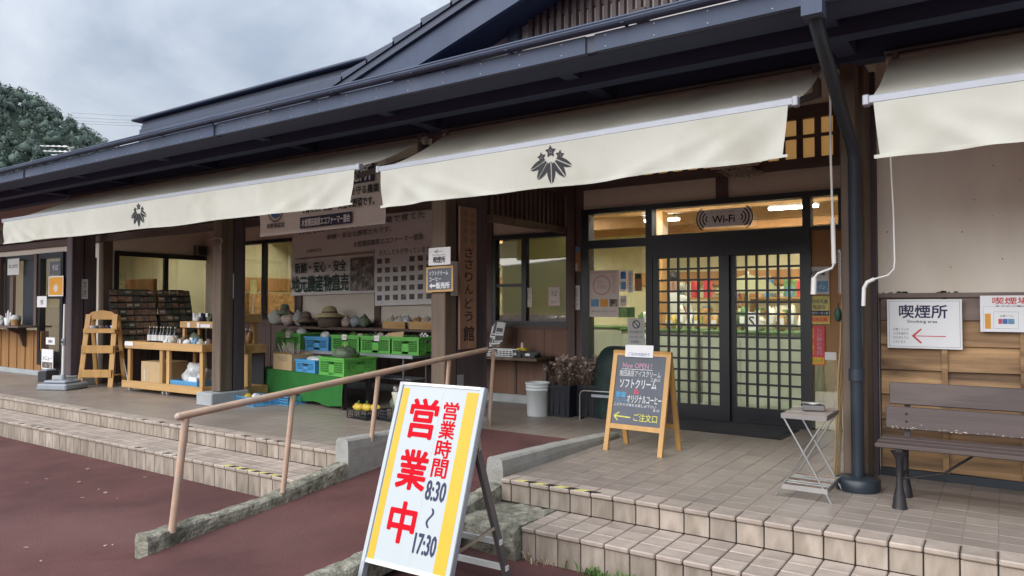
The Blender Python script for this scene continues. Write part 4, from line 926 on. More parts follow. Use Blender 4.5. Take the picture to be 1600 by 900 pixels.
nF = Face(F.P(.12, Hc - .055, .003), F.ex, F.ey + F.n * .12); o = plate('paper_note', 'white paper note clipped over the top of the chalkboard', 'note', Face(t.matrix_basis @ nF.o, Euler((0, 0, R(-3))).to_matrix() @ nF.ex, Euler((0, 0, R(-3))).to_matrix() @ nF.ey), .27, .105, 'paper', .002)
K = Face(Euler((0, 0, R(-3))).to_matrix() @ nF.o + t.location + Vector((0, -.003, 0)), Euler((0, 0, R(-3))).to_matrix() @ nF.ex, Euler((0, 0, R(-3))).to_matrix() @ nF.ey); K.text('ご注文は店内で', .03, .012, .21, .028, 'blue_print', o)
# --- smoking signs on the right wall
SYp = FY - .065
F, w, h = faceY(1387, 468, 1504, 543, SYp); F.ey = Vector((0, 0, 1))
o = plate('smoking_area_sign', 'white smoking area sign with black heading and red arrow on lapped boards', 'sign', F, w, h, 'sign_bright', .008, border=('ink_grey', .012, .0018))
F.text('喫煙所', w * .17, h * .62, w * .64, h * .265, 'ink_navy', o, bold=.018); F.text('Smoking area', w * .28, h * .505, w * .40, h * .075, 'ink', o, bold=.006)
for k, s in enumerate(('公衆トイレの', '入口を過ぎた', '付きあたりに', 'ございます')): F.text(s, w * .08, h * (.36 - k * .085), w * (.215 if k < 3 else .17), h * .055, 'ink_grey', o)
b = MB(); F.poly([(w*.36, h*.248), (w*.79, h*.243), (w*.79, h*.262), (w*.36, h*.262)], .001, 0, b); F.poly([(w*.335, h*.255), (w*.455, h*.10), (w*.475, h*.12), (w*.375, h*.255)], .0011, 0, b); F.poly([(w*.375, h*.255), (w*.475, h*.385), (w*.455, h*.405), (w*.335, h*.255)], .0011, 0, b); b.build('arrow', 'red_print', o)
F, w, h = faceY(1532, 462, 1660, 518, SYp)
o = plate('smoking_map_sign', 'white smoking place map sign with red heading and orange block', 'sign', F, w, h, 'sign_bright', .008)
F.text('喫煙場所', w * .16, h * .76, w * .62, h * .19, 'red_print', o, bold=.014); F.text('までのご案内です。', w * .2, h * .685, w * .55, h * .05, 'ink_navy', o)
rect(F, w * .06, h * .08, w * .135, h * .50, 'orange_print', o); rect(F, w * .23, h * .22, w * .275, h * .36, 'red_print', o, 'pictogram'); rect(F, w * .28, h * .22, w * .345, h * .36, 'blue_print', o, 'pictogram'); rect(F, w * .35, h * .22, w * .43, h * .36, 'sky_print', o, 'pictogram'); F.text('公衆トイレ', w * .25, h * .41, w * .17, h * .06, 'ink_grey', o)
b = MB()
for q in ((.17, .09, .48, .095), (.17, .55, .48, .555), (.17, .095, .172, .55), (.478, .095, .48, .55), (.04, .70, .95, .704), (.04, .03, .042, .70)): F.poly([(w*q[0], h*q[1]), (w*q[2], h*q[1]), (w*q[2], h*q[3]), (w*q[0], h*q[3])], .001, 0, b)
b.build('map_line', 'ink_grey', o)
# --- Wi-Fi sign over the door
F, w, h = faceY(1091, 330, 1174, 356, WY - .075); o = plate('wifi_sign', 'white wireless internet sign with wave arcs over the sliding doors', 'sign', F, w, h, 'paper', .008)
F.text('Wi-Fi', w * .28, h * .22, w * .42, h * .42, 'ink', o, bold=.03); F.text('フリースポット FREE', w * .2, h * .78, w * .5, h * .1, 'ink_grey', o)
for sg, c0 in ((-1, .22), (1, .78)):
    b = MB()
    for r in (.03, .065, .10, .135):
        for k in range(8):
            a0 = -1 + 2 * k / 8; a1 = -1 + 2 * (k + 1) / 8; p = lambda a, q: F.P(w * c0 + sg * q * math.cos(a), h * .48 + q * math.sin(a), .0012); qd = [p(a0, r), p(a0, r + .014), p(a1, r + .014), p(a1, r)]; b.add(qd if sg > 0 else qd[::-1], [(0,1,2,3)])
    b.build('wave_arc', 'ink', o)
# --- banners
def yface(pts, Y):  # lower-left, lower-right, upper-left pixels
    a, b_, c = (onY(*q, Y) for q in pts); return Face(a, b_ - a, Vector((0, 0, 1))), (b_ - a).length, c.z - a.z
def sheet(name, label, F, w, h, m, group=None, amp=.012, n=14):
    b = MB(); vs = [F.P(w * i / n, h * j / 6, amp * mnoise.noise(Vector((i * .5, j * .6, w))) - .01) for i in range(n + 1) for j in range(7)]
    b.add(vs, [(i * 7 + j, (i + 1) * 7 + j, (i + 1) * 7 + j + 1, i * 7 + j + 1) for i in range(n) for j in range(6)], 0, True); o = b.build(name, m); return tag(o, label, 'banner', group)
F, w, h = yface(((405, 370), (601, 349), (405, 262)), 5.2); h = .66
o = sheet('market_banner', 'pale vinyl banner hanging under the awning gap with navy caption strip', F, w, h, 'vinyl')
rect(F, w * .36, h * .06, w * .77, h * .24, 'ink_navy', o, 'caption_strip', .006); F.text('木曽開田高原エコファーマー部会', w * .375, h * .085, w * .38, h * .125, 'paper', o, .008, bold=.02)
F.text('で育てた、新鮮・安全な野菜です。', w * .37, h * .30, w * .56, h * .14, 'ink', o, .006, bold=.02); F.text('わたしたちが環境を守る農業', w * .42, h * .49, w * .54, h * .13, 'ink', o, .006, bold=.02)
rect(F, w * .35, h * .66, w * .93, h * .96, 'ink_navy', o, 'caption_strip', .006); F.text('農産物直売所', w * .38, h * .69, w * .53, h * .24, 'paper', o, .008, bold=.02)
F.text('長野県認定', w * .07, h * .12, w * .16, h * .085, 'ink', o, .006, bold=.012)
b = MB(); F.poly([(w * .15 + .09 * math.cos(q * .3927), h * .42 + .09 * math.sin(q * .3927)) for q in range(16)], .006, 0, b); b.build('logo_disc', 'blue_print', o)
b = MB()
for k in range(18):
    a = math.pi + math.pi * k / 17; p = Vector((w * .15 + .125 * math.cos(a), h * .42 + .125 * math.sin(a))); F.poly([(p.x - .008, p.y - .01), (p.x + .008, p.y - .01), (p.x + .008, p.y + .01), (p.x - .008, p.y + .01)], .006, 0, b)
b.build('logo_ring', 'ink', o)
F, w, h = yface(((456, 405), (680, 379), (456, 320)), WY - .06); h = .56
o = sheet('farm_banner', 'grey cloth banner high on the back wall behind the pale banner', F, w, h, 'paper', amp=.02)
F.text('わたしたちが環境を守る農業で育てた', w * .06, h * .66, w * .88, h * .17, 'ink_grey', o, .012, bold=.012); F.text('新鮮・安全な野菜たちです。', w * .28, h * .42, w * .45, h * .15, 'ink_grey', o, .012, bold=.012); F.text('木曽開田高原エコファーマー部会', w * .47, h * .12, w * .46, h * .15, 'ink_grey', o, .012, bold=.012); F.text('長野県認定', w * .12, h * .12, w * .12, h * .10, 'ink_grey', o, .012)
F, w, h = yface(((454, 462), (586, 457), (454, 406)), WY - .065)
o = sheet('produce_banner', 'white produce banner with large dark green characters and a dark photograph', F, w, h, 'paper', amp=.012)
F.text('新鮮・安心・安全', w * .06, h * .60, w * .62, h * .30, 'ink_green', o, .012, bold=.016); F.text('地元農産物直売', w * .02, h * .08, w * .69, h * .44, 'ink_green', o, .012, bold=.02); rect(F, w * .73, h * .06, w * .985, h * .92, 'photo_print', o, 'photograph', .012)
F, w, h = yface(((586, 478), (680, 475), (586, 388)), WY - .062)
o = plate('growers_poster', 'grey poster with rows of small portrait photographs of growers', 'poster', F, w, h, 'paper', .006); F.text('わたしたちが作っています', w * .08, h * .86, w * .84, h * .10, 'ink_grey', o, bold=.01)
for r_ in range(5):
    for c_ in range(7):
        if r_ == 4 and c_ in (2, 3): continue
        rect(F, w * (.04 + c_ * .137), h * (.05 + r_ * .158 + .04), w * (.04 + c_ * .137 + .085), h * (.05 + r_ * .158 + .13), 'photo_print' if (r_ * 3 + c_) % 4 else 'ink_grey', o, 'portrait')
# --- things on the middle posts
XF = -4.525
def xface(px0, pyT, px1, pyB, X):
    a = onX(px0, pyB, X); b_ = onX(px1, pyB, X); c = onX(px0, pyT, X); return Face(a, (0, 1, 0), (0, 0, 1)), b_.y - a.y, c.z - a.z
F, w, h = xface(716, 322, 739, 546, XF + .02); w = .27
o = plate('shop_name_board', 'tall weathered wooden shop name board with brush characters on the middle post', 'sign', F, w, h, 'post_wood', .022); bpy.data.objects[o.name].data.materials[0] = M['honey_wood'] if False else mat('name_board_wood', (.33, .19, .125), rough=.7, var=.2, scale=8, grain='z', bump=.2)
for k, ch in enumerate('開田高原'): F.text(ch, w * .14, h * (.93 - k * .062), w * .3, h * .042, 'ink_grey', o)
for k, ch in enumerate('木曽御嶽'): F.text(ch, w * .58, h * (.93 - k * .062), w * .3, h * .042, 'ink_grey', o)
for k, (ch, v) in enumerate(zip('ささりんどう館', (.645, .565, .475, .385, .285, .195, .055))): F.text(ch, w * (.28 if k < 6 else .2), h * v, w * (.48 if k < 6 else .64), h * (.068 if k < 6 else .105), 'ink', o, bold=.02)
PYf = 5.495
F, w, h = yface(((670, 415), (704, 413), (670, 388)), PYf); o = plate('smoking_direction_note', 'small white smoking area paper pinned above the mini chalkboard', 'note', F, w, h, 'paper', .003)
F.text('喫煙所', w * .22, h * .12, w * .55, h * .36, 'ink', o, bold=.02); F.text('Smoking area', w * .18, h * .52, w * .6, h * .1, 'ink_grey', o); F.text('←', w * .25, h * .68, w * .4, h * .2, 'ink_grey', o)
F, w, h = yface(((667, 457), (709, 455), (667, 418)), PYf - .012); o = plate('mini_chalkboard', 'mini framed chalkboard with white arrow pinned to the middle post', 'chalkboard', F, w, h, 'pine', .012)
rect(F, w * .06, h * .08, w * .94, h * .93, 'slate', o, 'slate'); F.text('ソフトクリーム', w * .12, h * .66, w * .7, h * .17, 'chalk', o, .002, bold=.02); F.text('コーヒー', w * .12, h * .43, w * .45, h * .16, 'chalk', o, .002, bold=.02); F.text('販売所', w * .38, h * .13, w * .5, h * .24, 'chalk', o, .002, bold=.03)
b = MB(); F.poly([(w * .12, h * .25), (w * .22, h * .14), (w * .22, h * .21), (w * .36, h * .21), (w * .36, h * .29), (w * .22, h * .29), (w * .22, h * .36)], .002, 0, b); b.build('chalk_arrow', 'chalk', o)
F, w, h = xface(704, 408, 725, 462, XF + .004); w = .20; o = plate('post_notice', 'pale upright notice with red characters beside the mini chalkboard', 'notice', F, w, h, 'paper_grey', .003)
for k, ch in enumerate('禁煙'): F.text(ch, w * .55, h * (.78 - k * .3), w * .32, h * .2, 'red_print' if k else 'ink_grey', o)
F.text('こ\nの\n先\nは\n喫\n煙\n所', w * .12, h * .08, w * .14, h * .84, 'ink_grey', o)
# --- notices on the other posts
F, w, h = xface(353, 427, 365, 466, -8.27 + .086); o = plate('post_notice', 'narrow white notice with vertical writing on the left post', 'notice', F, w, h, 'paper_grey', .003); F.text('ご\n自\n由\nに\nど\nう\nぞ', w * .2, h * .06, w * .24, h * .88, 'ink_grey', o); F.text('お\n取\nり\n下\nさ\nい', w * .6, h * .1, w * .24, h * .8, 'ink_grey', o)
F, w, h = xface(127, 436, 137, 467, -12.15 + .087); o = plate('post_notice', 'narrow pale notice on the dark post behind the parasol stand', 'notice', F, w, h, 'paper_grey', .003); F.text('禁\n煙', w * .25, h * .1, w * .5, h * .8, 'ink_grey', o)
F, w, h = yface(((897, 484), (907, 484), (897, 446)), WY - .01); F.o.x = -4.40; w = .10; o = plate('post_notice', 'narrow white notice with vertical writing left of the entrance frame', 'notice', F, w, h, 'paper_grey', .003); F.text('自\n動\nド\nア', w * .3, h * .08, w * .4, h * .84, 'ink_grey', o)
F, w, h = yface(((898, 424), (908, 424), (898, 386)), WY - .01); F.o.x = -4.40; w = .11; o = plate('card_sticker', 'small blue and white sticker high beside the entrance frame', 'sticker', F, w, h, 'orange_panel', .003); F.poly([(w * .05, h * .78), (w * .95, h * .78), (w * .8, h * .97), (w * .5, h * 1.04), (w * .2, h * .97)], .002).build('badge', 'sky_print', o); rect(F, w * .1, h * .02, w * .6, h * .34, 'paper_grey', o, 'label')
# --- posters on the entrance glass and the side panel
GY_ = WY - .03
F, w, h = faceY(921, 423, 968, 495, GY_); o = plate('event_poster', 'large pink event poster with a ring emblem on the entrance side glass', 'poster', F, w, h, 'paper_warm', .003)
b = MB()
for k in range(20):
    a0 = k * math.pi / 10; a1 = a0 + math.pi / 10; c = (w * .42, h * .68); r0 = min(w, h) * .26; r1 = r0 * 1.16; b.add([F.P(c[0] + q * math.cos(a), c[1] + q * math.sin(a), .001) for a, q in ((a0, r0), (a0, r1), (a1, r1), (a1, r0))], [(0,1,2,3)])
b.build('ring_emblem', 'pink_print', o); F.text('ひだ\n木曽路', w * .26, h * .60, w * .32, h * .18, 'pink_print', o); F.text('開田高原の里山をめぐる旅', w * .06, h * .93, w * .85, h * .045, 'pink_print', o); F.text('高\n原\nそ\nば\n祭', w * .78, h * .5, w * .1, h * .4, 'pink_print', o)
for k, m_ in enumerate(('sky_print', 'orange_print', 'photo_print')): rect(F, w * (.06 + k * .31), h * .22, w * (.32 + k * .31), h * .38, m_, o, 'photograph')
F.text('皆様のお越しをお待ちしています', w * .08, h * .1, w * .8, h * .04, 'ink_grey', o)
F, w, h = faceY(969, 423, 979, 455, GY_); o = plate('leaflet', 'narrow blue and white leaflet on the entrance side glass', 'leaflet', F, w, h, 'paper', .003); rect(F, w * .1, h * .1, w * .9, h * .45, 'sky_print', o); rect(F, w * .1, h * .6, w * .9, h * .95, 'blue_print', o)
F, w, h = faceY(981, 423, 989, 457, GY_); o = plate('leaflet', 'narrow white leaflet with boxed writing on the entrance side glass', 'leaflet', F, w, h, 'paper', .003); F.text('営\n業\n案\n内', w * .25, h * .08, w * .5, h * .84, 'ink_grey', o)
F, w, h = faceY(969, 462, 979, 479, GY_); o = plate('leaflet', 'small square cream leaflet between the pink poster and the orange post', 'leaflet', F, w, h, 'paper_warm', .003); F.text('案内', w * .15, h * .4, w * .7, h * .3, 'ink_navy', o)
F, w, h = faceY(967, 480, 992, 496, GY_); o = plate('leaflet', 'green landscape leaflet low on the entrance side glass', 'leaflet', F, w, h, 'green_print', .003); rect(F, w * .5, h * .05, w * .96, h * .95, 'veg_green', o, 'photograph')
F, w, h = faceY(992, 427, 1003, 455, GY_); o = plate('leaflet', 'amber leaflet with a teal emblem beside the sliding doors', 'leaflet', F, w, h, 'orange_panel', .003); rect(F, w * .1, h * .7, w * .9, h * .95, 'ink_green', o, 'emblem')
F, w, h = faceY(981, 497, 1007, 541, GY_); o = plate('no_smoking_notice', 'white no smoking notice with round black emblem on the entrance side glass', 'notice', F, w, h, 'paper_grey', .003)
b = MB(); c = (w * .52, h * .78); r0 = w * .18
for k in range(16): a0 = k * math.pi / 8; a1 = a0 + math.pi / 8; b.add([F.P(c[0] + q * math.cos(a), c[1] + q * math.sin(a), .001) for a, q in ((a0, r0), (a0, r0 * 1.3), (a1, r0 * 1.3), (a1, r0))], [(0,1,2,3)])
F.poly([(c[0] - r0 * .8, c[1] + r0 * .6), (c[0] - r0 * .6, c[1] + r0 * .8), (c[0] + r0 * .8, c[1] - r0 * .6), (c[0] + r0 * .6, c[1] - r0 * .8)][::-1], .001, 0, b); b.build('no_smoking_emblem', 'ink', o)
F.text('店内は禁煙です', w * .1, h * .46, w * .8, h * .1, 'ink_grey', o); F.text('ご協力をお願いします', w * .08, h * .3, w * .84, h * .08, 'ink_grey', o); F.text('お客様へ', w * .2, h * .12, w * .6, h * .1, 'ink_grey', o)
F, w, h = faceY(1263, 417, 1296, 460, GY_); o = plate('coupon_poster', 'grey and blue poster behind the hanging crank beside the doors', 'poster', F, w, h, 'paper_grey', .003); F.text('利用可能', w * .12, h * .68, w * .7, h * .18, 'ink', o, bold=.02); rect(F, w * .05, h * .08, w * .95, h * .48, 'sky_print', o); F.text('クーポン', w * .2, h * .18, w * .6, h * .18, 'paper', o, .002)
F, w, h = faceY(1264, 463, 1297, 506, GY_); o = plate('coupon_poster', 'yellow, navy and orange banded poster beside the doors', 'poster', F, w, h, 'yellow_print', .003)
bpy.data.objects[o.name].data.materials[0] = M['tape_yellow']; F.text('地域共通', w * .1, h * .74, w * .8, h * .15, 'ink_grey', o, bold=.01); F.text('取扱店', w * .2, h * .54, w * .6, h * .15, 'ink_grey', o, bold=.01); rect(F, w * .03, h * .30, w * .97, h * .48, 'ink_navy', o); F.text('信州クーポン券', w * .08, h * .34, w * .84, h * .1, 'paper', o, .002); rect(F, w * .03, h * .06, w * .97, h * .29, 'orange_print', o); F.text('取扱店舗', w * .14, h * .1, w * .72, h * .14, 'red_print', o, .002, bold=.02)
F, w, h = faceY(1262, 509, 1289, 570, GY_); o = plate('fee_poster', 'red upright poster with yellow footer beside the doors', 'poster', F, w, h, 'red_print', .003)
F.text('利\n用\nに\n協\n力', w * .1, h * .26, w * .3, h * .68, 'yellow_paint', o, bold=.02); F.text('レ\nジ\n袋\nの\n有\n料', w * .55, h * .26, w * .3, h * .68, 'chalk_pink', o, bold=.02); rect(F, w * .04, h * .03, w * .96, h * .2, 'yellow_paint', o); F.text('マイバッグ', w * .1, h * .06, w * .8, h * .1, 'ink', o, .002)
F, w, h = faceY(1289, 550, 1307, 562, GY_); plate('blank_card', 'blank white card on the glass beside the red poster', 'card', F, w, h, 'paper', .003)
# --- papers in the middle window
F, w, h = faceY(816, 450, 831, 480, WY + .014); o = plate('window_note', 'white note with brush writing at the left of the middle window', 'note', F, w, h, 'paper_warm', .003); F.text('と\nう\nも\nろ', w * .15, h * .1, w * .3, h * .6, 'ink_navy', o); F.text('こ\nし', w * .55, h * .45, w * .3, h * .45, 'ink_navy', o)
F, w, h = faceY(857, 448, 875, 478, WY + .014); o = plate('window_note', 'white note with a drawing at the right of the middle window', 'note', F, w, h, 'paper_warm', .003, border=('red_print', .005, .003)); F.text('そば', w * .25, h * .5, w * .5, h * .3, 'ink', o); F.text('打ちたて', w * .2, h * .12, w * .6, h * .16, 'ink', o)
F, w, h = faceY(408, 432, 417, 463, WY + .03); o = plate('window_note', 'narrow note with vertical writing in the left window beside the banner', 'note', F, w, h, 'paper_warm', .003); F.text('生\nそ\nば', w * .25, h * .1, w * .5, h * .8, 'ink_grey', o)
# --- papers around the snack counter
for (px0, a, px1, c, Y, m_, lab, cat, txt) in ((12, 405, 30, 430, FY - .06, 'paper_grey', 'white menu sheets hanging in the snack counter hatch', 'note', 'おしながき'), (58, 463, 73, 480, FY - .08, 'paper', 'two line white price card beside the glazed door', 'price card', '五平餅\n二百円'),
        (76, 432, 99, 463, FY - .06, 'orange_print', 'orange ice cream poster in a white frame on the glazed door', 'poster', ''), (78, 409, 95, 430, FY - .035, 'ink_grey', 'grey photograph poster at the top of the glazed door', 'poster', 'そば'),
        (72, 527, 86, 538, FY - .035, 'paper', 'white card with black writing low on the glazed door', 'card', '営業中'), (65, 545, 83, 576, FY - .12, 'paper', 'white menu board standing before the snack counter door', 'menu board', 'メニュー')):
    F, w, h = faceY(px0, a, px1, c, Y); o = plate('counter_note', lab, cat, F, w, h, m_, .004, border=('paper', .0, .02) if m_ == 'orange_print' else None)
    if txt: F.text(txt, w * .12, h * (.35 if h > .2 else .25), w * .76, h * .4, 'ink' if m_ != 'ink_grey' else 'paper_grey', o, keep=True, bold=.01)
    if m_ == 'orange_print': F.poly([(w*.5+ w*.16*math.cos(q*.785), h*.4 + w*.13*math.sin(q*.785)) for q in range(8)], .002).build('picture', 'paper_warm', o)
    if 'standing' in lab:
        rect(F, w * .06, h * .06, w * .94, h * .36, 'photo_print', o, 'photograph'); MB().box((F.o.x + .05, FY - .115, 0), (F.o.x + .08, FY - .09, F.o.z)).build('leg', 'iron', o)
# ================================================================== HANDRAIL
RXr = -4.41
t = thing('handrail', 'tan wooden handrail on round posts climbing the left side of the ramp', 'handrail', (RXr, 2.72, -.2), world=True)
r0 = onX(279, 651, RXr); r1 = onX(761, 546, RXr)
b = MB(); b.tube([r0, r0.lerp(r1, .5), r1], .025, 14); b.blob(r0, .0255, 0, 14, 8, 0); b.build('rail', 'rail_wood', t)
for px, pyT, pyB, in ((0, 0, 0),): pass
for y0, lean, zb_ in ((2.72, -.025, -.21), (3.58, -.02, -.14), (4.47, -.01, .10), (5.42, 0, .08), (6.15, 0, .0)):
    zt = r0.z + (r1.z - r0.z) * (y0 - r0.y) / (r1.y - r0.y)
    MB().tube([(RXr - (.06 if zb_ < .09 or y0 < 4.6 else .0), y0 + lean * 2, zb_), (RXr, y0, zt - .02)], .025 if y0 < 3 else .020, 12).build('rail_post', 'rail_wood', t)
    if y0 > 3: MB().tube([(RXr, y0, zt - .02), (RXr, y0 + .05, zt - .028)], .012, 6).build('bracket', 'alu_grey', t)
# ================================================================== BENCH
t = thing('park_bench', 'dark brown plank bench on cast iron legs against the lapped boards', 'bench', (.25, 5.3, 0), world=True)
x0, x1 = -.66, 1.15
def plank(nm, lo, hi, rx, m='bench'):
    c = [(a + b_) / 2 for a, b_ in zip(lo, hi)]; mx_ = Matrix.Translation(c) @ Matrix.Rotation(rx, 4, 'X'); h = [(b_ - a) / 2 for a, b_ in zip(lo, hi)]
    b = MB(); b.cbox([-q for q in h], h, .006, 0, mx_); b.build(nm, M['bench_wood'], t)
D('bench_wood', (.085, .062, .058), rough=.6, var=.2, scale=9, grain='x', bump=.25, stain=(.15, .115, .105), stain_scale=3)
plank('back_slat', (x0, 5.535, .585), (x1, 5.560, .735), R(-8)); plank('back_slat', (x0 - .02, 5.505, .425), (x1, 5.53, .575), R(-8))
b = MB(); rr = random.Random(5)
for k in range(46):
    x = rr.choice((x0 + rr.uniform(0, .25), x0 + rr.uniform(.2, .85))); z = .428 + abs(rr.gauss(0, .012)); w = rr.uniform(.004, .02); h = rr.uniform(.002, .006); y = 5.507 - .14 * (z - .5) * -1 - .004
    y = 5.505 + (z - .5) * .14 - .0022; b.add([(x, y, z), (x + w, y, z), (x + w * .8, y + h * .14, z + h), (x + w * .1, y + h * .14, z + h * .8)], [(0,1,2,3)])
b.build('paint_chip', 'dry_flower', t, 'stuff')
for y in (5.06, 5.19, 5.32): plank('seat_slat', (x0 - .03, y, .365), (x1, y + .115, .392), R(0))
for lx in (-.555, 1.02):
    MB().bar((lx, 5.545, .36), (lx, 5.600, .70), .035, .02).build('back_iron', 'iron', t)
    MB().bar((lx, 5.07, .35), (lx, 5.44, .355), .04, .03).build('seat_iron', 'iron', t)
    b = MB(); b.lathe([(.045, 0), (.04, .02), (.036, .06), (.021, .13), (.017, .22), (.02, .30), (.05, .35)], (lx, 5.00 + .08, 0), 8); b.build('leg', 'iron', t)
    b = MB(); b.lathe([(.042, 0), (.036, .05), (.02, .13), (.018, .24), (.022, .31), (.05, .35)], (lx, 5.42, 0), 8); b.build('leg', 'iron', t)
    MB().tube([(lx, 5.2, .16), (lx + (.22 if lx < 0 else -.22), 5.28, .20), (lx + (.42 if lx < 0 else -.42), 5.34, .355)], .008, 6).build('brace', 'iron', t); MB().tube([(lx, 5.08, .15), (lx, 5.42, .17)], .009, 6).build('stretcher', 'iron', t)
for lx in (-.555,):
    for z in (.68, .63, .53, .48): MB().lathe([(.008, 0), (.006, .004)], n=8, mx=Matrix.Translation((lx, 5.502 + (z - .5) * .14 + (.03 if z > .6 else 0) - .001, z)) @ Matrix.Rotation(R(90), 4, 'X')).build('bolt', 'iron', t)
# ================================================================== STEEL FOLDING STAND
t = thing('folding_stand', 'rickety steel folding stand with crossed legs and slatted shelves', 'stand', (-1.09, 5.14, 0), world=True)
xa, xb, ya, yb, zt = -1.225, -.945, 4.95, 5.34, .545
for y in (ya, yb):
    MB().tube([(xa, y, zt), (xb + .02, y + (.0), 0.0)], .0065, 8).build('leg', 'steel', t); MB().tube([(xb, y + .012, zt), (xa - .045, y + .012, 0)], .0065, 8).build('leg', 'steel', t)
for z, nm, dx in ((zt, 'top_shelf', 0), (.085, 'lower_shelf', .0)):
    b = MB(); b.box((xa, ya - .01, z - .028), (xb, ya - .007, z + .004)); b.box((xa, yb + .007, z - .028), (xb, yb + .01, z + .004)); b.box((xa, ya - .007, z - .028), (xa + .003, yb + .007, z + .002)); b.box((xb - .003, ya - .007, z - .028), (xb, yb + .007, z + .002)); f = b.build(nm, 'steel', t)
    for k in range(7): y = ya + .006 + k * (yb - ya - .03) / 6.2; MB().cbox((xa + .004, y, z - .004), (xb - .004, y + .024, z + (.006 if k % 3 else .003)), .003).build('slat', 'steel' if k % 3 else 'pack_brown', f)
t = thing('ashtray', 'dull metal ashtray box on top of the steel folding stand', 'ashtray', (-1.07, 5.17, .553), R(12))
MB().cbox((-.07, -.05, 0), (.07, .05, .035), .006).build('tray', 'alu_grey', t); MB().lathe([(.035, 0), (.05, .012), (.045, .014), (.03, .004)], (0, 0, .036), 16).build('dish', 'steel', t); MB().bar((-.075, -.02, .05), (.075, -.02, .055), .02, .008).build('lid_bar', 'steel', t)
# ================================================================== POLES BY THE RIGHT POST
for k, (pxT, pyT, pxB, pyB, lab) in enumerate(((1319, 405, 1303, 722, 'leftmost thin bamboo pole leaning by the right hand post'), (1321, 440, 1307, 724, 'second of the thin bamboo poles leaning by the right post'), (1322, 470, 1311, 727, 'bamboo pole leaning closest to the right hand post'))):
    y = 5.80 + .03 * k; a = onY(pxB, pyB, y); c = onY(pxT, pyT, y); a.z = 0; d = c - a; ps = [a + d * (q / 12) + Vector((.003 * math.sin(q * 2 + k), 0, 0)) for q in range(13)]
    tag(MB().tube(ps, [.0065 + (.0015 if q % 3 == 0 else 0) for q in range(13)], 7).build('bamboo_pole', 'bamboo'), lab, 'pole', 'bamboo poles by the post')
a = onY(1312, 393, 5.8); b = MB()
for k in range(18):
    c = a + Vector((.004 * (k % 2), -.02, -.018 * k)); b.tube([c + Vector((.008 * math.cos(q * 1.047), 0, .012 * math.sin(q * 1.047))) for q in range(7)], .0025, 4, cap=False)
t = thing('hanging_chain', 'short metal chain hanging at the right side of the doors', 'chain', tuple(a)); WORLD[t.name] = tuple(a); b.build('chain_link', 'steel', t, 'stuff'); MB().tube([a + Vector((0, .03, .02)), a + Vector((0, -.02, .02)), a + Vector((0, -.02, 0))], .004, 6).build('hook', 'steel', t)
c = onY(1309, 492, 5.78); t = thing('green_pouch', 'small green pouch hanging from the chain beside the doors', 'pouch', tuple(c)); MB().blob((0, 0, 0), .035, 0, 10, 8, .2, 3, (.7, .4, 1.5)).build('pouch', 'ink_green', t); MB().tube([(0, 0, .05), (.006, 0, .09)], .004, 6).build('strap', 'iron', t)
# ================================================================== DOOR MAT
t = thing('door_mat', 'dark ribbed door mat lying before the sliding doors', 'door mat', (-2.45, 7.35, .002), R(-2))
MB().cbox((-.72, -.30, 0), (.72, .36, .010), .004).build('border', 'iron', t)
for k in range(20): MB().box((-.69, -.275 + k * .031, .008), (.69, -.275 + k * .031 + .02, .015)).build('rib', 'mat_dark', t)
# ================================================================== BUCKET, BINS OF DRIED FLOWERS, COVERED MACHINE
t = thing('bucket', 'white ringed plastic bucket with wire handle beside the black bins', 'bucket', (-4.44, 7.06, 0))
MB().lathe([(.118, 0), (.122, .004), (.132, .29), (.141, .292), (.141, .302), (.134, .304), (.134, .325), (.143, .327), (.143, .337), (.136, .339), (.136, .36), (.146, .362), (.146, .378), (.128, .378), (.122, .30), (.11, .012)], n=28).build('body', 'bucket', t)
MB().tube([(.14 * math.cos(a), -.02 - .13 * abs(math.sin(a)) * .35, .31 - .10 * math.sin(a)) for a in [math.pi * q / 12 for q in range(13)]], .003, 6).build('handle', 'steel', t)
for s_ in (-1, 1): MB().cbox((s_ * .14 - .012, -.02, .29), (s_ * .14 + .012, .02, .325), .003).build('lug', 'ink_grey', t)
def bin_(loc, s, lab):
    t = thing('flower_bin', lab, 'bin', loc, group='black bins of dried flowers'); b = MB(); h = .36
    for z0, z1, r0_, r1_ in ((0, h - .03, s * .86, s), (h - .03, h, s * 1.04, s * 1.04)):
        q = [(-r0_, -r0_, z0), (r0_, -r0_, z0), (r0_, r0_, z0), (-r0_, r0_, z0), (-r1_, -r1_, z1), (r1_, -r1_, z1), (r1_, r1_, z1), (-r1_, r1_, z1)]; b.add(q, [(0,3,2,1),(0,1,5,4),(1,2,6,5),(2,3,7,6),(3,0,4,7)])
    b.add([(-s*.97, -s*.97, h - .04), (s*.97, -s*.97, h - .04), (s*.97, s*.97, h - .04), (-s*.97, s*.97, h - .04)], [(0,1,2,3)]); b.build('tub', 'bin_black', t)
    for k in (-1, 0, 1): MB().box((k * s * .5 - .012, -s * .98, .03), (k * s * .5 + .012, -s * .9, .32)).build('rib', 'bin_black', t)
    return t
bin_((-4.18, 7.22, 0), .155, 'black square bin of dried flowers next to the white bucket'); bin_((-3.90, 7.38, 0), .155, 'black square bin of dried flowers behind, nearer the green cover')
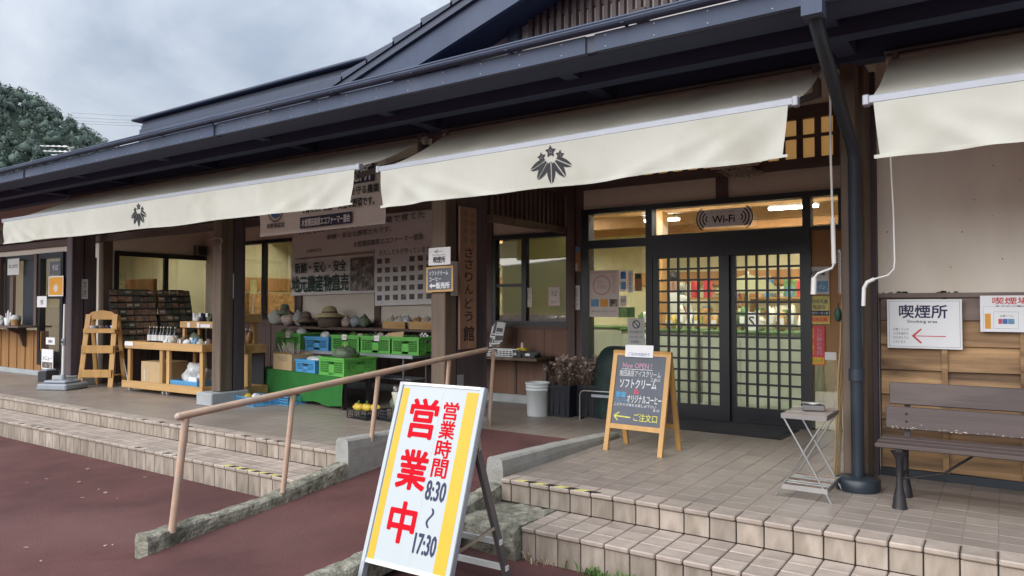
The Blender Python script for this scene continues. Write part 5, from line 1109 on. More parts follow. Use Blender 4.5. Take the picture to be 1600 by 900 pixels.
def flowers(c, lab, seed, n=70):
    rr = random.Random(seed); t = thing('dried_flowers', lab, 'dried flowers', c, group='bundles of dried flowers')
    st = MB(); fl = MB(); lf = MB()
    for k in range(n):
        a = rr.uniform(0, 6.283); r = rr.uniform(.02, .12); tip = Vector((math.cos(a) * r * 2.0, math.sin(a) * r * 2.0, rr.uniform(.10, .31) - r * .5)); base = Vector((math.cos(a) * r * .8, math.sin(a) * r * .8, -.12))
        st.tube([base, base.lerp(tip, .6) + Vector((0, 0, .03)), tip], .003, 4, cap=False)
        if k % 2 == 0:
            for q in range(9):
                u = Vector((rr.gauss(0, 1), rr.gauss(0, 1), rr.gauss(0, 1))).normalized(); v = u.cross(Vector((.3, .5, .8))).normalized(); p = tip + u * .012; fl.add([p, p + (u + v * .6) * .028, p + u * .044, p + (u - v * .6) * .028], [(0,1,2,3)])
        for q in range(5):
            p = base.lerp(tip, rr.uniform(.4, 1)); u = Vector((rr.gauss(0, 1), rr.gauss(0, 1), rr.gauss(0, .6))).normalized(); v = u.cross(Vector((.2, .1, 1))).normalized(); L = rr.uniform(.02, .055); lf.add([p, p + u * L * .5 + v * L * .28, p + u * L, p + u * L * .5 - v * L * .28], [(0,1,2,3)])
    st.build('stems', 'dry_leaf', t, 'stuff'); lf.build('dry_leaves', 'dry_leaf', t, 'stuff'); fl.build('flower_heads', 'dry_flower', t, 'stuff')
flowers((-4.18, 7.22, .38), 'loose brown and white dried flower bundle nearest the bucket', 1, 90); flowers((-3.92, 7.36, .38), 'dried flower bundle with tall curled stalks nearest the green cover', 2, 90)
b = MB(); c = Vector((-3.93, 7.28, .40))
for k in range(2): b.tube([c + Vector((.05 * k, 0, 0)), c + Vector((.03 + .05 * k, 0, .14)), c + Vector((.045 + .05 * k, 0, .17)), c + Vector((.075 + .05 * k, 0, .175)), c + Vector((.085 + .05 * k, 0, .145))], .006, 6)
t = thing('walking_sticks', 'pale curled stick handles poking out of the rear black bin', 'stick', tuple(c), world=True); b.build('stick', 'dry_flower', t, 'stuff')
t = thing('covered_machine', 'tall hump under a dark green cover left of the chalkboard', 'cover', (-3.62, 7.42, 0))
b = MB(); n, k_ = 26, 12; vs = []
for i in range(k_ + 1):
    v = i / k_; z = .80 * math.sin(min(1, v * 1.12) * math.pi / 2) if v < .9 else .80 + .02 * (v - .9); rad = 1 if v < .35 else max(.0, 1 - ((v - .35) / .65) ** 1.7)
    for j in range(n):
        a = 2 * math.pi * j / n; f = 1 + .10 * mnoise.noise(Vector((math.cos(a) * 2, math.sin(a) * 2, v * 2.3))) + .03 * math.sin(a * 7) * (1 - v); sx = abs(math.cos(a)) ** .6 * (1 if math.cos(a) > 0 else -1); sy = abs(math.sin(a)) ** .6 * (1 if math.sin(a) > 0 else -1)
        vs.append((sx * .23 * rad * f, sy * .20 * rad * f, z))
b.add(vs, [(i * n + j, i * n + (j + 1) % n, (i + 1) * n + (j + 1) % n, (i + 1) * n + j) for i in range(k_) for j in range(n)], 0, True); b.build('cover', 'tarp_green', t)
t = thing('hoop_frame', 'low bent steel tube hoop in front of the dark green cover', 'frame', (-3.78, 7.08, 0), R(4))
MB().tube([(-.12, 0, 0), (-.12, 0, .27), (-.105, 0, .305), (-.07, 0, .32), (.42, 0, .32), (.455, 0, .305), (.47, 0, .27), (.47, 0, 0)], .008, 8).build('hoop', 'steel', t); MB().cbox((.02, -.006, .255), (.30, -.002, .285), .001).build('name_plate', 'alu', t); MB().tube([(-.12, 0, .012), (-.12, .1, .012)], .012, 8).build('foot', 'iron', t)
# ================================================================== SHELF UNDER THE MIDDLE WINDOW
t = thing('side_counter', 'low brown wooden counter under the middle window with goods on top', 'counter', (-5.05, 7.6, 0), world=True)
MB().cbox((-5.85, 7.32, .585), (-4.62, WY - .05, .625), .006).build('top', 'post_wood', t); MB().box((-5.8, 7.72, .11), (-5.72, 7.76, .585)).build('leg', 'wood_dark', t); MB().box((-4.72, 7.60, .11), (-4.66, 7.76, .585)).build('leg', 'wood_dark', t)
def basket(loc, w, d, h, m, lab, cat='basket', rz=0, name='basket', bars=9, group=None):
    t = thing(name, lab, cat, loc, rz, group); MB().box((-w/2, -d/2, 0), (w/2, d/2, .006)).build('base', m, t)
    b = MB(); b.box((-w/2, -d/2, h - .012), (w/2, -d/2 + .006, h)); b.box((-w/2, d/2 - .006, h - .012), (w/2, d/2, h)); b.box((-w/2, -d/2 + .006, h - .012), (-w/2 + .006, d/2 - .006, h)); b.box((w/2 - .006, -d/2 + .006, h - .012), (w/2, d/2 - .006, h)); b.build('rim', m, t)
    b = MB()
    for k in range(bars + 1): x = -w/2 + .003 + (w - .006) * k / bars; b.box((x - .004, -d/2, .006), (x + .004, -d/2 + .004, h - .012)); b.box((x - .004, d/2 - .004, .006), (x + .004, d/2, h - .012))
    for k in range(4): y = -d/2 + .01 + (d - .02) * k / 3; b.box((-w/2, y - .004, .006), (-w/2 + .004, y + .004, h - .012)); b.box((w/2 - .004, y - .004, .006), (w/2, y + .004, h - .012))
    for z in (h * .35, h * .65): b.box((-w/2, -d/2 - .001, z - .004), (w/2, -d/2 + .003, z + .004)); b.box((w/2 - .003, -d/2, z - .004), (w/2 + .001, d/2, z + .004))
    b.build('lattice', m, t, 'stuff'); return t
basket((-5.22, 7.46, .626), .46, .22, .085, 'bucket', 'white slotted basket on the low counter under the middle window')
t = thing('leaflet_stack', 'slanting pile of printed leaflets at the left end of the low counter', 'leaflets', (-5.36, 7.60, .68))
for k in range(14):
    F = Face((-.14 + random.uniform(-.02, .02) + k * .012, -.05 - k * .0045, .05 + (k % 7) * .03), (.96, .1, .1 * random.uniform(-1, 1)), (0, .35, .9)); b = MB(); F.slab(b, 0, 0, .12, .15, 0, .002); o = b.build('leaflet', ('paper', 'paper_grey', 'ink_grey', 'photo_print')[k % 4], t)
    F.o = F.o + F.n * .002
    if k % 4 < 2: rect(F, .01, .02, .10, .07, 'ink_grey', t, 'print')
t = thing('yellow_jar', 'yellow jar standing among the goods on the low counter', 'jar', (-5.02, 7.62, .626)); MB().lathe([(.05, 0), (.075, .02), (.08, .09), (.05, .10)], n=16).build('jar', 'yellow_print', t); MB().lathe([(.02, .10), (.02, .15), (.012, .17)], n=10).build('lid', 'paper_warm', t)
for k, (x, lab) in enumerate(((-4.98, 'black shallow tray with price card on the low counter, left one'), (-4.78, 'black shallow tray at the right end of the low counter'))):
    t = thing('goods_tray', lab, 'tray', (x, 7.46, .626), group='black trays on the low counter'); b = MB(); b.box((-.09, -.07, 0), (.09, .07, .01)); b.box((-.09, -.07, .01), (.09, -.064, .05)); b.box((-.09, .064, .01), (.09, .07, .07)); b.build('tray', 'crate_black', t)
    for q in range(4): MB().blob((-.055 + q * .037, .01, .035), .026, 0, 8, 6, .3, q + k * 7).build('packet', 'pack_dark', t)
    MB().box((-.045, -.0735, .02), (.02, -.0715, .05)).build('price_card', 'paper', t)
# ================================================================== CRATES, TABLES, GREEN CLOTH
TYaw = R(-8.7)
def crate(loc, m, lab, w=.50, d=.36, h=.225, rz=0, group='plastic harvest crates', contents=None):
    t = thing('crate', lab, 'crate', loc, rz, group); e = .012
    MB().box((-w/2, -d/2, 0), (w/2, d/2, .012)).build('base', m, t)
    b = MB()
    for s_ in (-1, 1): b.cbox((-w/2 - .008, s_ * d/2 - .012, h - .028), (w/2 + .008, s_ * d/2 + .012, h), .003); b.cbox((s_ * w/2 - .012, -d/2 + .012, h - .027), (s_ * w/2 + .012, d/2 - .012, h - .001), .003)
    b.build('rim', m, t)
    def side(ax, s_):
        b = MB(); L = w if ax == 'x' else d; o = d / 2 if ax == 'x' else w / 2
        def bx(u0, u1, z0, z1, th=.006):
            lo, hi = o * s_ - (th if s_ > 0 else 0), o * s_ + (th if s_ < 0 else 0)
            b.box((u0, lo, z0), (u1, hi, z1)) if ax == 'x' else b.box((lo, u0, z0), (hi, u1, z1))
        bx(-L/2, -L/2 + .035, .012, h - .028, .008); bx(L/2 - .035, L/2, .012, h - .028, .008); bx(-.055, .055, .012, h - .085, .0075); bx(-L/2 + .035, L/2 - .035, .012, .04); bx(-L/2 + .035, L/2 - .035, h - .05, h - .028)
        def lat(u0, u1):
            n = max(3, round((u1 - u0) / .028)); 
            for k in range(n): u = u0 + (u1 - u0) * (k + .5) / n; bx(u - .0035, u + .0035, .04, h - .05, .004)
            for k in range(1, 5): z = .04 + (h - .09) * k / 5; bx(u0, u1, z - .0035, z + .0035, .0045)
        lat(-L/2 + .035, -.055); lat(.055, L/2 - .035); b.build('side_wall', m, t)
    side('x', -1); side('x', 1); side('y', 1); side('y', -1)
    return t
t = thing('folding_table', 'long grey folding table behind, carrying the upper row of crates', 'table', (-7.45, 7.0, 0), R(-1))
MB().cbox((-1.35, -.25, .60), (1.40, .28, .635), .006).build('top', 'table_grey', t); b = MB(); b.box((-1.352, -.254, .596), (1.402, -.2505, .637)); b.build('edge_strip', 'alu', t)
for x in (-1.2, 1.2):
    for y in (-.2, .22): MB().tube([(x, y, .60), (x, y, 0)], .014, 8).build('leg', 'alu_grey', t)
    MB().tube([(x, -.2, .18), (x, .22, .18)], .01, 6).build('stretcher', 'alu_grey', t)
MB().box((-1.2, -.06, .3), (1.2, .2, .32)).build('under_shelf', 'table_grey', t)
ux = [(-8.46, 'crate_green', 'green plastic crate at the left end of the upper row'), (-7.86, 'crate_blue', 'blue plastic crate in the upper row of crates'), (-7.30, 'crate_green', 'green plastic crate right of the blue one in the upper row'), (-6.74, 'crate_green', 'green plastic crate second from the right in the upper row'), (-6.22, 'crate_green', 'green plastic crate at the right end of the upper row by the post')]
for x, m_, lab in ux: crate((x, 6.95, .638), m_, lab, w=.47 if x > -6.4 else .49 if m_ == 'crate_blue' else .54, h=.19 if m_ == 'crate_blue' else .225)
t = thing('display_table', 'low table under a bright green cloth at the porch front', 'table', (-7.58, 6.464, 0), TYaw)
MB().cbox((-1.07, -.24, .365), (1.07, .20, .392), .004).build('top', 'pine', t)
for x in (-1.0, 1.02):
    for y in (-.2, .16): MB().box((x - .025, y - .025, 0), (x + .025, y + .025, .365)).build('leg', 'iron', t)
b = MB(); vs = []; nx = 40
for i in range(nx + 1):
    x = -1.09 + 2.18 * i / nx; w = .012 * math.sin(i * .9) + .008 * math.sin(i * 2.3)
    vs += [(x, .21, .3935), (x, -.245, .3935), (x, -.256, .38), (x, -.262 + w * .5, .22), (x + .02 * math.sin(i), -.268 + w, .045 + .015 * math.sin(i * .5))]
b.add(vs, [(i * 5 + j, i * 5 + j + 1, (i + 1) * 5 + j + 1, (i + 1) * 5 + j) for i in range(nx) for j in range(4)], 0, True)
o = b.build('tablecloth', 'cloth_green'); o.location = (-7.58, 6.464, 0); o.rotation_euler = (0, 0, TYaw); tag(o, 'bright green cloth hanging over the front of the low table', 'tablecloth')
tt = Matrix.Translation((-7.58, 6.464, 0)) @ Matrix.Rotation(TYaw, 4, 'Z')
def on_table(x, y, z=.396): return tuple(tt @ Vector((x, y, z)))
crate(on_table(.15, -.02), 'crate_blue', 'blue plastic crate on the green cloth', w=.47, h=.165, rz=TYaw); crate(on_table(.80, .0), 'crate_green', 'green plastic crate on the green cloth topped by a pumpkin', w=.55, d=.47, rz=TYaw)
t = thing('cardboard_box', 'open tan cardboard box with brush writing at the left of the green cloth', 'box', on_table(-.42, -.04), TYaw); b = MB()
for lo, hi in (((-.24,-.16,0),(.24,-.153,.215)), ((-.24,.153,0),(.24,.16,.215)), ((-.24,-.153,0),(-.233,.153,.215)), ((.233,-.153,0),(.24,.153,.215)), ((-.233,-.153,0),(.233,.153,.006))): b.box(lo, hi)
b.build('carton', 'cardboard', t); F = Face((-.24, -.162, 0), (1, 0, 0), (0, 0, 1)); F.text('りんどう', .14, .12, .22, .06, 'ink_grey', t); b = MB(); b.add([(-.24, -.158, .215), (.24, -.158, .215), (.24, -.22, .25), (-.24, -.22, .245)], [(0,1,2,3)]); b.build('flap', 'cardboard', t)
t = thing('dried_stalks', 'bundle of pale dried stalks standing in the tan cardboard box', 'stalks', on_table(-.47, -.02, .41)); b = MB(); rr = random.Random(8)
for k in range(60): a = rr.uniform(0, 6.28); r = rr.uniform(.02, .13); b.tube([(r * .5 * math.cos(a), r * .5 * math.sin(a), 0), (-.08 + r * 1.4 * math.cos(a), r * math.sin(a), rr.uniform(.24, .36))], .004, 4)
b.build('stalk', 'veg_pale', t, 'stuff')
def veg(name, lab, cat, loc, r, m, sq=(1, 1, 1), seed=0, group=None, stem=None):
    t = thing(name, lab, cat, loc, 0, group); b = MB(); n = 20; vs = []; k = 9
    for i in range(k + 1):
        ph = math.pi * i / k
        for j in range(n): a = 2 * math.pi * j / n; f = 1 - .06 * abs(math.sin(a * 4)) + .12 * mnoise.noise(Vector((math.cos(a), math.sin(a), ph)) * 1.6 + Vector((seed, 0, 0))); vs.append((r * sq[0] * f * math.sin(ph) * math.cos(a), r * sq[1] * f * math.sin(ph) * math.sin(a), r * sq[2] * (1 + math.cos(ph)) * f))
    b.add(vs, [(i * n + j, (i + 1) * n + j, (i + 1) * n + (j + 1) % n, i * n + (j + 1) % n) for i in range(k) for j in range(n)], 0, True); b.build('flesh', m, t)
    if stem: MB().tube([(0, 0, r * 2 * sq[2] - .01), (.01, 0, r * 2 * sq[2] + .03)], .012, 6).build('stem', stem, t)
    return t
p = on_table(.70, .03, .56); veg('pumpkin', 'greyish green pumpkin bulging out of the crate on the cloth', 'pumpkin', p, .15, 'veg_pumpkin', (1.15, 1, .62), 2, stem='straw')
p = on_table(.12, .0, .51); veg('produce_bag', 'pale bag of produce lying in the blue crate on the cloth', 'bag', p, .09, 'plastic_bag', (2, 1.2, .5), 4)
# produce in the upper crates, each bag or root its own
for k, (x, m_, sz, lab) in enumerate(((-8.66, 'veg_pale', .06, 'pale root vegetable on top of the leftmost upper crate'), (-8.52, 'plastic_bag', .07, 'clear bag humped over the leftmost upper crate'), (-8.78, 'veg_green', .06, 'green leafy bunch in the leftmost upper crate'), (-8.06, 'veg_pale', .045, 'pale bag tip in the blue upper crate, left one'), (-7.9, 'plastic_bag', .06, 'tied bag tip in the blue upper crate, right one'),
     (-7.45, 'veg_green', .06, 'green produce showing over the crate next to the blue one'), (-7.22, 'veg_pale', .045, 'white bag tip at the right of the middle green crate'), (-6.95, 'veg_pale', .05, 'pale round produce in the second crate from the right'), (-6.72, 'veg_pale', .045, 'small white bag tip between the two right hand crates'))):
    veg('produce', lab, 'produce', (x + .1, 6.88 + .1 * (k % 2), .78 if 'blue' in lab else .80), sz, m_, (1.2, 1, 1), k, 'produce in the upper crates')
o = MB().cbox((-.13, -.004, 0), (.13, .004, .09), .002).build('cardboard_sign', 'cardboard'); o.location = (-6.42, 6.80, .83); o.rotation_euler = (R(-18), R(-5), R(5)); tag(o, 'plain brown cardboard tag propped in the rightmost upper crate', 'card')
t = thing('checked_pack', 'black and white checked pack standing behind the rightmost upper crate', 'pack', (-6.20, 7.1, .78), R(10))
for i in range(5):
    for j in range(5): MB().box((-.06 + i * .025, -.01, .025 * j), (-.035 + i * .025, .01, .025 + .025 * j)).build('check', 'paper' if (i + j) % 2 else 'ink', t)
def leafy(lab, loc, n=46, s=.07, m='veg_green', seed=0, group='leafy produce in the crates'):
    rr = random.Random(seed); t = thing('leafy_bunch', lab, 'vegetable', loc, 0, group); b = MB(); st = MB()
    for k in range(n):
        a = rr.uniform(0, 6.283); e = rr.uniform(.1, 1.3); d = Vector((math.cos(a) * math.cos(e), math.sin(a) * math.cos(e), math.sin(e))); w = d.cross(Vector((0, 0, 1))); w = (w if w.length > .1 else Vector((1, 0, 0))).normalized(); p = Vector((rr.gauss(0, s * .7), rr.gauss(0, s * .4), 0)); L = s * rr.uniform(.8, 1.6); u = d.cross(w) * L * .12
        b.add([p, p + d * L * .45 + w * L * .26 + u, p + d * L, p + d * L * .45 - w * L * .26 + u], [(0,1,2,3)]); st.tube([p - d * L * .3, p + d * L * .4], .003, 4, cap=False)
    b.build('leaves', m, t, 'stuff'); st.build('stalks', 'veg_pale', t, 'stuff')
for k, (x, lab) in enumerate(((-8.68, 'green leaf bunch in the leftmost upper crate'), (-7.52, 'green leaf bunch in the upper crate right of the blue one'), (-6.98, 'green leaf bunch in the second upper crate from the right'), (-6.25, 'green leaf bunch at the back of the rightmost upper crate'))): leafy(lab, (x, 6.98, .80), seed=k, m='veg_green' if k % 2 else 'veg_pumpkin')
leafy('green leaf bunch beside the pumpkin on the green cloth', on_table(.92, .04, .60), seed=9)
for k, (px_, m_) in enumerate(((-8.45, 'first'), (-7.3, 'second'), (-6.7, 'third'))):
    t = thing('price_card', m_ + ' white price card from the left clipped on the upper crates', 'price card', (px_, 6.755, .80), 0, 'price cards on the crates'); MB().cbox((-.045, 0, 0), (.045, .003, .07), .001).build('card', 'paper', t); Face((-.045, -.0006, 0), (1, 0, 0), (0, 0, 1)).text(('百円', '二百円', '百五十円')[k], .01, .02, .07, .03, 'red_print', t)
# floor crates
basket((-7.93, 5.84, 0), .50, .34, .11, 'crate_blue', 'blue and white slotted crate on the floor beside the left post', 'crate', R(-6), 'floor_crate', 12); basket((-7.62, 6.12, 0), .36, .28, .11, 'crate_blue', 'second blue crate on the floor just under the green cloth', 'crate', R(-6), 'floor_crate', 9)
for k in range(4): veg('paper_pack', ('yellow', 'white', 'pale', 'green')[k] + ' packet lying in the blue and white floor crate', 'packet', (-8.08 + .1 * k, 5.84 + .04 * (k % 2), .05), .05, ('veg_yellow', 'paper', 'veg_pale', 'veg_green')[k], (1, 1, .8), k, 'packets in the floor crate')
basket((-5.92, 5.82, 0), .36, .28, .10, 'crate_black', 'black slotted crate of yellow squash on the floor', 'crate', R(-8), 'floor_crate', 9); basket((-5.52, 5.90, 0), .36, .30, .12, 'crate_black', 'black crate on the floor with a bagged flower bunch, right of the squash', 'crate', R(-8), 'floor_crate', 10)
for k in range(3): t = veg('squash', ('leftmost', 'middle', 'rightmost')[k] + ' yellow squash in the black floor crate', 'squash', (-6.03 + .1 * k, 5.80 + .03 * k, .07), .055, 'veg_yellow', (1.5, .8, .8), k, 'yellow squash in the crate', 'veg_green')
veg('pumpkin', 'dark mottled pumpkin in the right black floor crate', 'pumpkin', (-5.56, 5.95, .09), .10, 'veg_pumpkin', (1, 1, .9), 5, stem='straw')
t = thing('flower_bag', 'small bunch in a white patterned wrapper in the right black floor crate', 'bunch', (-5.46, 5.84, .11)); b = MB(); b.lathe([(.03, 0), (.05, .10), (.075, .20), (.06, .21)], n=10); b.build('wrapper', 'pack_white', t)
for k in range(9): a = k * .7; MB().blob((.04 * math.cos(a), .04 * math.sin(a), .22 + .015 * (k % 3)), .02, 0, 6, 5, .4, k).build('bloom', 'dry_flower' if k % 2 else 'ink_grey', t)
t = thing('cardboard_box', 'plain cardboard box on the floor behind the hours sign', 'box', (-5.14, 5.98, 0), R(-12)); MB().cbox((-.14, -.12, 0), (.14, .12, .20), .003).build('carton', 'cardboard', t); MB().box((-.03, -.121, .19), (.03, .121, .202)).build('tape', 'paper_warm', t)
# goods on the long wall shelf
def straw_hat(loc, r, m, lab, seed=0):
    t = thing('straw_hat', lab, 'hat', loc, 0, 'hats on the wall shelf'); MB().lathe([(r, 0), (r * 1.02, .01), (r * .55, .055), (r * .5, .07), (r * .42, .14), (r * .2, .165), (.005, .17)], n=24, cap=False).build('crown', m, t); b = MB(); b.lathe([(r * .53, .058), (r * .50, .085)], n=24, cap=False); b.build('band', 'post_wood', t)
straw_hat((-8.42, 7.50, 1.085), .23, 'straw', 'pale straw hat on the wall shelf under the produce banner'); MB_ = MB().lathe([(.17, 0), (.19, .05), (.19, .14), (.16, .15)], n=20); o = MB_.build('basket', 'post_wood'); o.location = (-8.42, 7.52, .936); tag(o, 'round brown basket under the pale straw hat', 'basket')
straw_hat((-9.02, 7.56, 1.0), .17, 'dry_leaf', 'dark brown hat standing left of the straw hat'); straw_hat((-9.52, 7.55, 1.12), .15, 'veg_pumpkin', 'dark green cap on the goods at the left of the shelf')
for k, (x, m_, sz, lab) in enumerate(((-9.75, 'concrete', (.32, .2, .12), 'grey bundle at the left end of the wall shelf'), (-9.45, 'dry_flower', (.30, .2, .10), 'pale brown cloth bundle on the wall shelf beside the bottles'), (-9.2, 'concrete_grey', (.16, .15, .12), 'small grey bag between cloth bundle and dark hat'), (-7.93, 'parasol_grey', (.21, .16, .075), 'blue grey bag standing right of the straw hat'), (-7.74, 'veg_pumpkin', (.20, .15, .085), 'dark green bag at the right of the bags beside the straw hat'), (-8.12, 'dry_flower', (.19, .14, .07), 'brown paper bag just right of the straw hat'))):
    t = thing('goods_bag', lab, 'bag', (x, 7.56, .937), 0, 'bags on the wall shelf'); MB().blob((0, 0, sz[2]), 1, 0, 12, 8, .35, k + 3, (sz[0] / 2, sz[1] / 2, sz[2])).build('bag', m_, t); MB().blob((sz[0] * .1, -.02, sz[2] * 1.95), .03, 0, 8, 5, .5, k).build('knot', m_, t)
for k, (x, w, lab) in enumerate(((-7.0, .42, 'left wooden tray of bagged vegetables on the wall shelf by the post'), (-6.5, .44, 'right wooden tray of bagged vegetables on the wall shelf by the post'))):
    t = thing('wooden_tray', lab, 'tray', (x, 7.52, .937), 0, 'wooden trays on the wall shelf'); b = MB(); b.box((-w/2, -.13, 0), (w/2, .13, .01)); b.build('base', 'pine', t)
    for s_ in (-1, 1): MB().box((-w/2, s_ * .13 - .006, .01), (w/2, s_ * .13 + .006, .10)).build('side', 'pine', t)
    for q in range(5):
        g = thing('vegetable_bag', f'{("first","second","third","fourth","fifth")[q]} bag from the left in the {"left" if k == 0 else "right"} wooden tray', 'bag', (x - w * .36 + q * w * .18, 7.50 + .05 * (q % 2), .96), 0, 'vegetable bags in the wooden trays'); MB().blob((0, 0, .06), .075, 0, 10, 7, .5, q + 9 * k, (1, .9, 1.1)).build('bag', ('veg_pale', 'onion', 'plastic_bag', 'dry_flower', 'plastic_bag')[(q + k) % 5], g); MB().blob((.01, 0, .15), .02, 0, 7, 5, .5, q).build('knot', 'plastic_bag', g)
t = thing('reaching_pole', 'thin pale pole with a yellow card leaning in front of the left window', 'pole', (-8.72, 6.35, .9)); MB().tube([(-.02, 0, 0), (.06, 0, .55)], .007, 6).build('pole', 'white_metal', t); MB().cbox((-.02, -.012, .52), (.12, -.006, .72), .003).build('card', 'tape_yellow', t)
# ================================================================== WOODEN SHELVES LEFT OF THE POST
def legs(t, xs, ys, z0, z1, m='pine_z', s_=.035):
    for x in xs:
        for y in ys: MB().cbox((x - s_, y - s_ * .6, z0), (x + s_, y + s_ * .6, z1), .003).build('leg', m, t)
def cart(loc, lab, rz, w, legxs):
    t = thing('wheeled_shelf', lab, 'shelf', loc, rz, 'pine display shelves'); d = .62
    MB().cbox((-w/2, -d/2, .63), (w/2, -d/2 + .03, .735), .003).build('front_rail', 'pine', t); MB().cbox((-w/2, d/2 - .03, .63), (w/2, d/2, .735), .003).build('back_rail', 'pine', t); MB().cbox((w/2 - .03, -d/2 + .03, .63), (w/2, d/2 - .03, .735), .003).build('side_rail', 'pine', t); MB().cbox((-w/2, -d/2 + .03, .63), (-w/2 + .03, d/2 - .03, .735), .003).build('side_rail', 'pine', t); MB().box((-w/2 + .03, -d/2 + .03, .66), (w/2 - .03, d/2 - .03, .68)).build('shelf_board', 'pine', t)
    MB().cbox((-w/2 - .04, -d/2 - .02, .06), (w/2 + .04, -d/2 + .01, .165), .003).build('front_rail', 'pine', t); MB().cbox((-w/2 - .04, d/2 - .01, .06), (w/2 + .04, d/2 + .02, .165), .003).build('back_rail', 'pine', t); MB().box((-w/2, -d/2 + .01, .10), (w/2, d/2 - .01, .12)).build('shelf_board', 'pine', t)
    MB().cbox((w/2 + .01, -d/2 + .01, .06), (w/2 + .04, d/2 - .01, .165), .003).build('side_rail', 'pine', t)
    legs(t, legxs, (-d/2 + .05, d/2 - .05), .12, .63)
    for x in (-w/2 + .06, -.03, .07, w/2 - .05):
        for y in (-d/2 + .06, d/2 - .06): MB().lathe([(.026, -.012), (.028, -.008), (.028, .008), (.026, .012)], n=12, mx=Matrix.Translation((x, y, .03)) @ Matrix.Rotation(R(90), 4, 'Y')).build('castor', 'porcelain' if y < 0 else 'iron', t)
    return t
CX, CY, CW, CRZ = -9.83, 5.99, 1.84, R(2)
t = cart((CX, CY, 0), 'long wheeled pine shelf of bottles and goods left of the post', CRZ, CW, (-.86, -.06, .10, .86))
o = MB().box((-.11, -.003, -.03), (.11, 0, .03)).build('price_strip', 'paper', t); o.location = (-.80, -.316, .70)
cm_ = Matrix.Translation((CX, CY, 0)) @ Matrix.Rotation(CRZ, 4, 'Z')
def on_cart(x, y, z=.682): return tuple(cm_ @ Vector((x, y, z)))
bl_ = None
for k in range(8):
    if bl_ is None:
        bl_ = thing('bottle', 'first dark bottle from the left in the row on the wheeled shelf', 'bottle', on_cart(-.76 + k * .088, -.02), 0, 'dark bottles on the wheeled shelf')
        MB().lathe([(.034, 0), (.036, .005), (.036, .15), (.028, .175), (.013, .20), (.013, .245)], n=14).build('glass', 'bottle_dark', bl_); MB().lathe([(.0368, .055), (.0368, .14)], n=14, cap=False).build('label', 'paper', bl_); MB().lathe([(.015, .245), (.015, .265)], n=10).build('cap', 'veg_pale', bl_)
    else: c = copy_tree(bl_); c.location = on_cart(-.76 + k * .088, -.02 + .01 * (k % 2)); c['label'] = ('first', 'second', 'third', 'fourth', 'fifth', 'sixth', 'seventh', 'last')[k] + ' dark bottle from the left in the row on the wheeled shelf'
t = thing('tabletop_shelf', 'small pine shelf standing on the right half of the wheeled shelf', 'shelf', on_cart(.44, .10), CRZ); MB().cbox((-.40, -.16, .26), (.46, .18, .35), .003).build('top_box', 'pine', t)
for x in (-.36, .36, .43): MB().cbox((x - .025, -.13, 0), (x + .025, -.09, .26), .003).build('leg', 'pine_z', t); MB().cbox((x - .025, .11, 0), (x + .025, .15, .26), .003).build('leg', 'pine_z', t)
for x, w in ((-.22, .06), (.0, .06), (.08, .22), (.36, .07)): o = MB().box((0, -.003, 0), (w, 0, .07 if w < .1 else .045)).build('price_strip', 'paper', t); o.location = (x, -.162, .265 if w < .1 else .27)
gl = [('pack', (.12, -.1), .05, 'pack_white', 'white and grey packet at the left of the heap on the wheeled shelf'), ('pack', (.02, -.16), .06, 'veg_pale', 'round pale bag in front of the bottles on the wheeled shelf'), ('pack', (.22, -.12), .06, 'dry_leaf', 'brown bag in the middle of the heap on the wheeled shelf'), ('pack', (.30, .0), .08, 'veg_pumpkin', 'tall dark bag under the small pine shelf'), ('pack', (.42, -.2), .05, 'paper', 'white card pack lying in front under the small pine shelf'), ('pack', (.55, -.16), .055, 'sky_print', 'blue grey pack under the small pine shelf'), ('pack', (.70, -.18), .05, 'pack_white', 'white pack at the right front of the wheeled shelf'), ('pack', (.80, -.12), .055, 'dry_leaf', 'brown pack at the right end of the wheeled shelf'), ('pack', (-.06, -.2), .045, 'paper', 'white tag pack beside the last bottle')]
for k, (n_, (x, y), r_, m_, lab) in enumerate(gl):
    g = thing('goods_pack', lab, 'pack', on_cart(x, y), random.uniform(-.5, .5), 'packs on the wheeled shelf'); MB().blob((0, 0, r_ * 1.1), r_, 0, 9, 7, .6, k + 20, (1.2, .8, 1.1)).build('pack', m_, g); MB().cbox((-.03, -r_ * .82, r_ * .7), (.03, -r_ * .75, r_ * 1.5), .002).build('label', 'paper', g)
t = thing('wicker_tray', 'shallow orange wooden tray in front on the wheeled shelf', 'tray', on_cart(.32, -.22), CRZ); MB().cbox((-.20, -.06, 0), (.20, .06, .015), .003).build('base', 'onion', t); MB().cbox((-.20, -.065, .0), (.20, -.058, .05), .002).build('side', 'onion', t)
for k, (x, m_, lab) in enumerate(((.22, 'paper', 'white card pack at the left on the small pine shelf'), (.36, 'ink_navy', 'dark blue bag on the small pine shelf'), (.52, 'veg_pumpkin', 'dark green bag on the small pine shelf'), (.70, 'onion', 'brown bag at the right on the small pine shelf'), (.80, 'paper', 'white tag at the right end of the small pine shelf'))):
    g = thing('goods_pack', lab, 'pack', on_cart(x, .08, 1.034), 0, 'packs on the small pine shelf'); MB().blob((0, 0, .05), .055, 0, 9, 7, .6, k + 40, (1.1, .8, 1.1)).build('pack', m_, g); MB().cbox((-.02, -.05, .06), (.03, -.044, .12), .002).build('label', 'paper_grey', g)
t = thing('cardboard_box', 'big sealed cardboard box in the lower shelf of the wheeled shelf', 'box', on_cart(-.42, .0, .122), CRZ); MB().cbox((-.26, -.2, 0), (.28, .2, .32), .004).build('carton', 'cardboard', t); MB().box((-.19, -.203, .04), (-.15, -.201, .2)).build('tape', 'tape_cream', t)
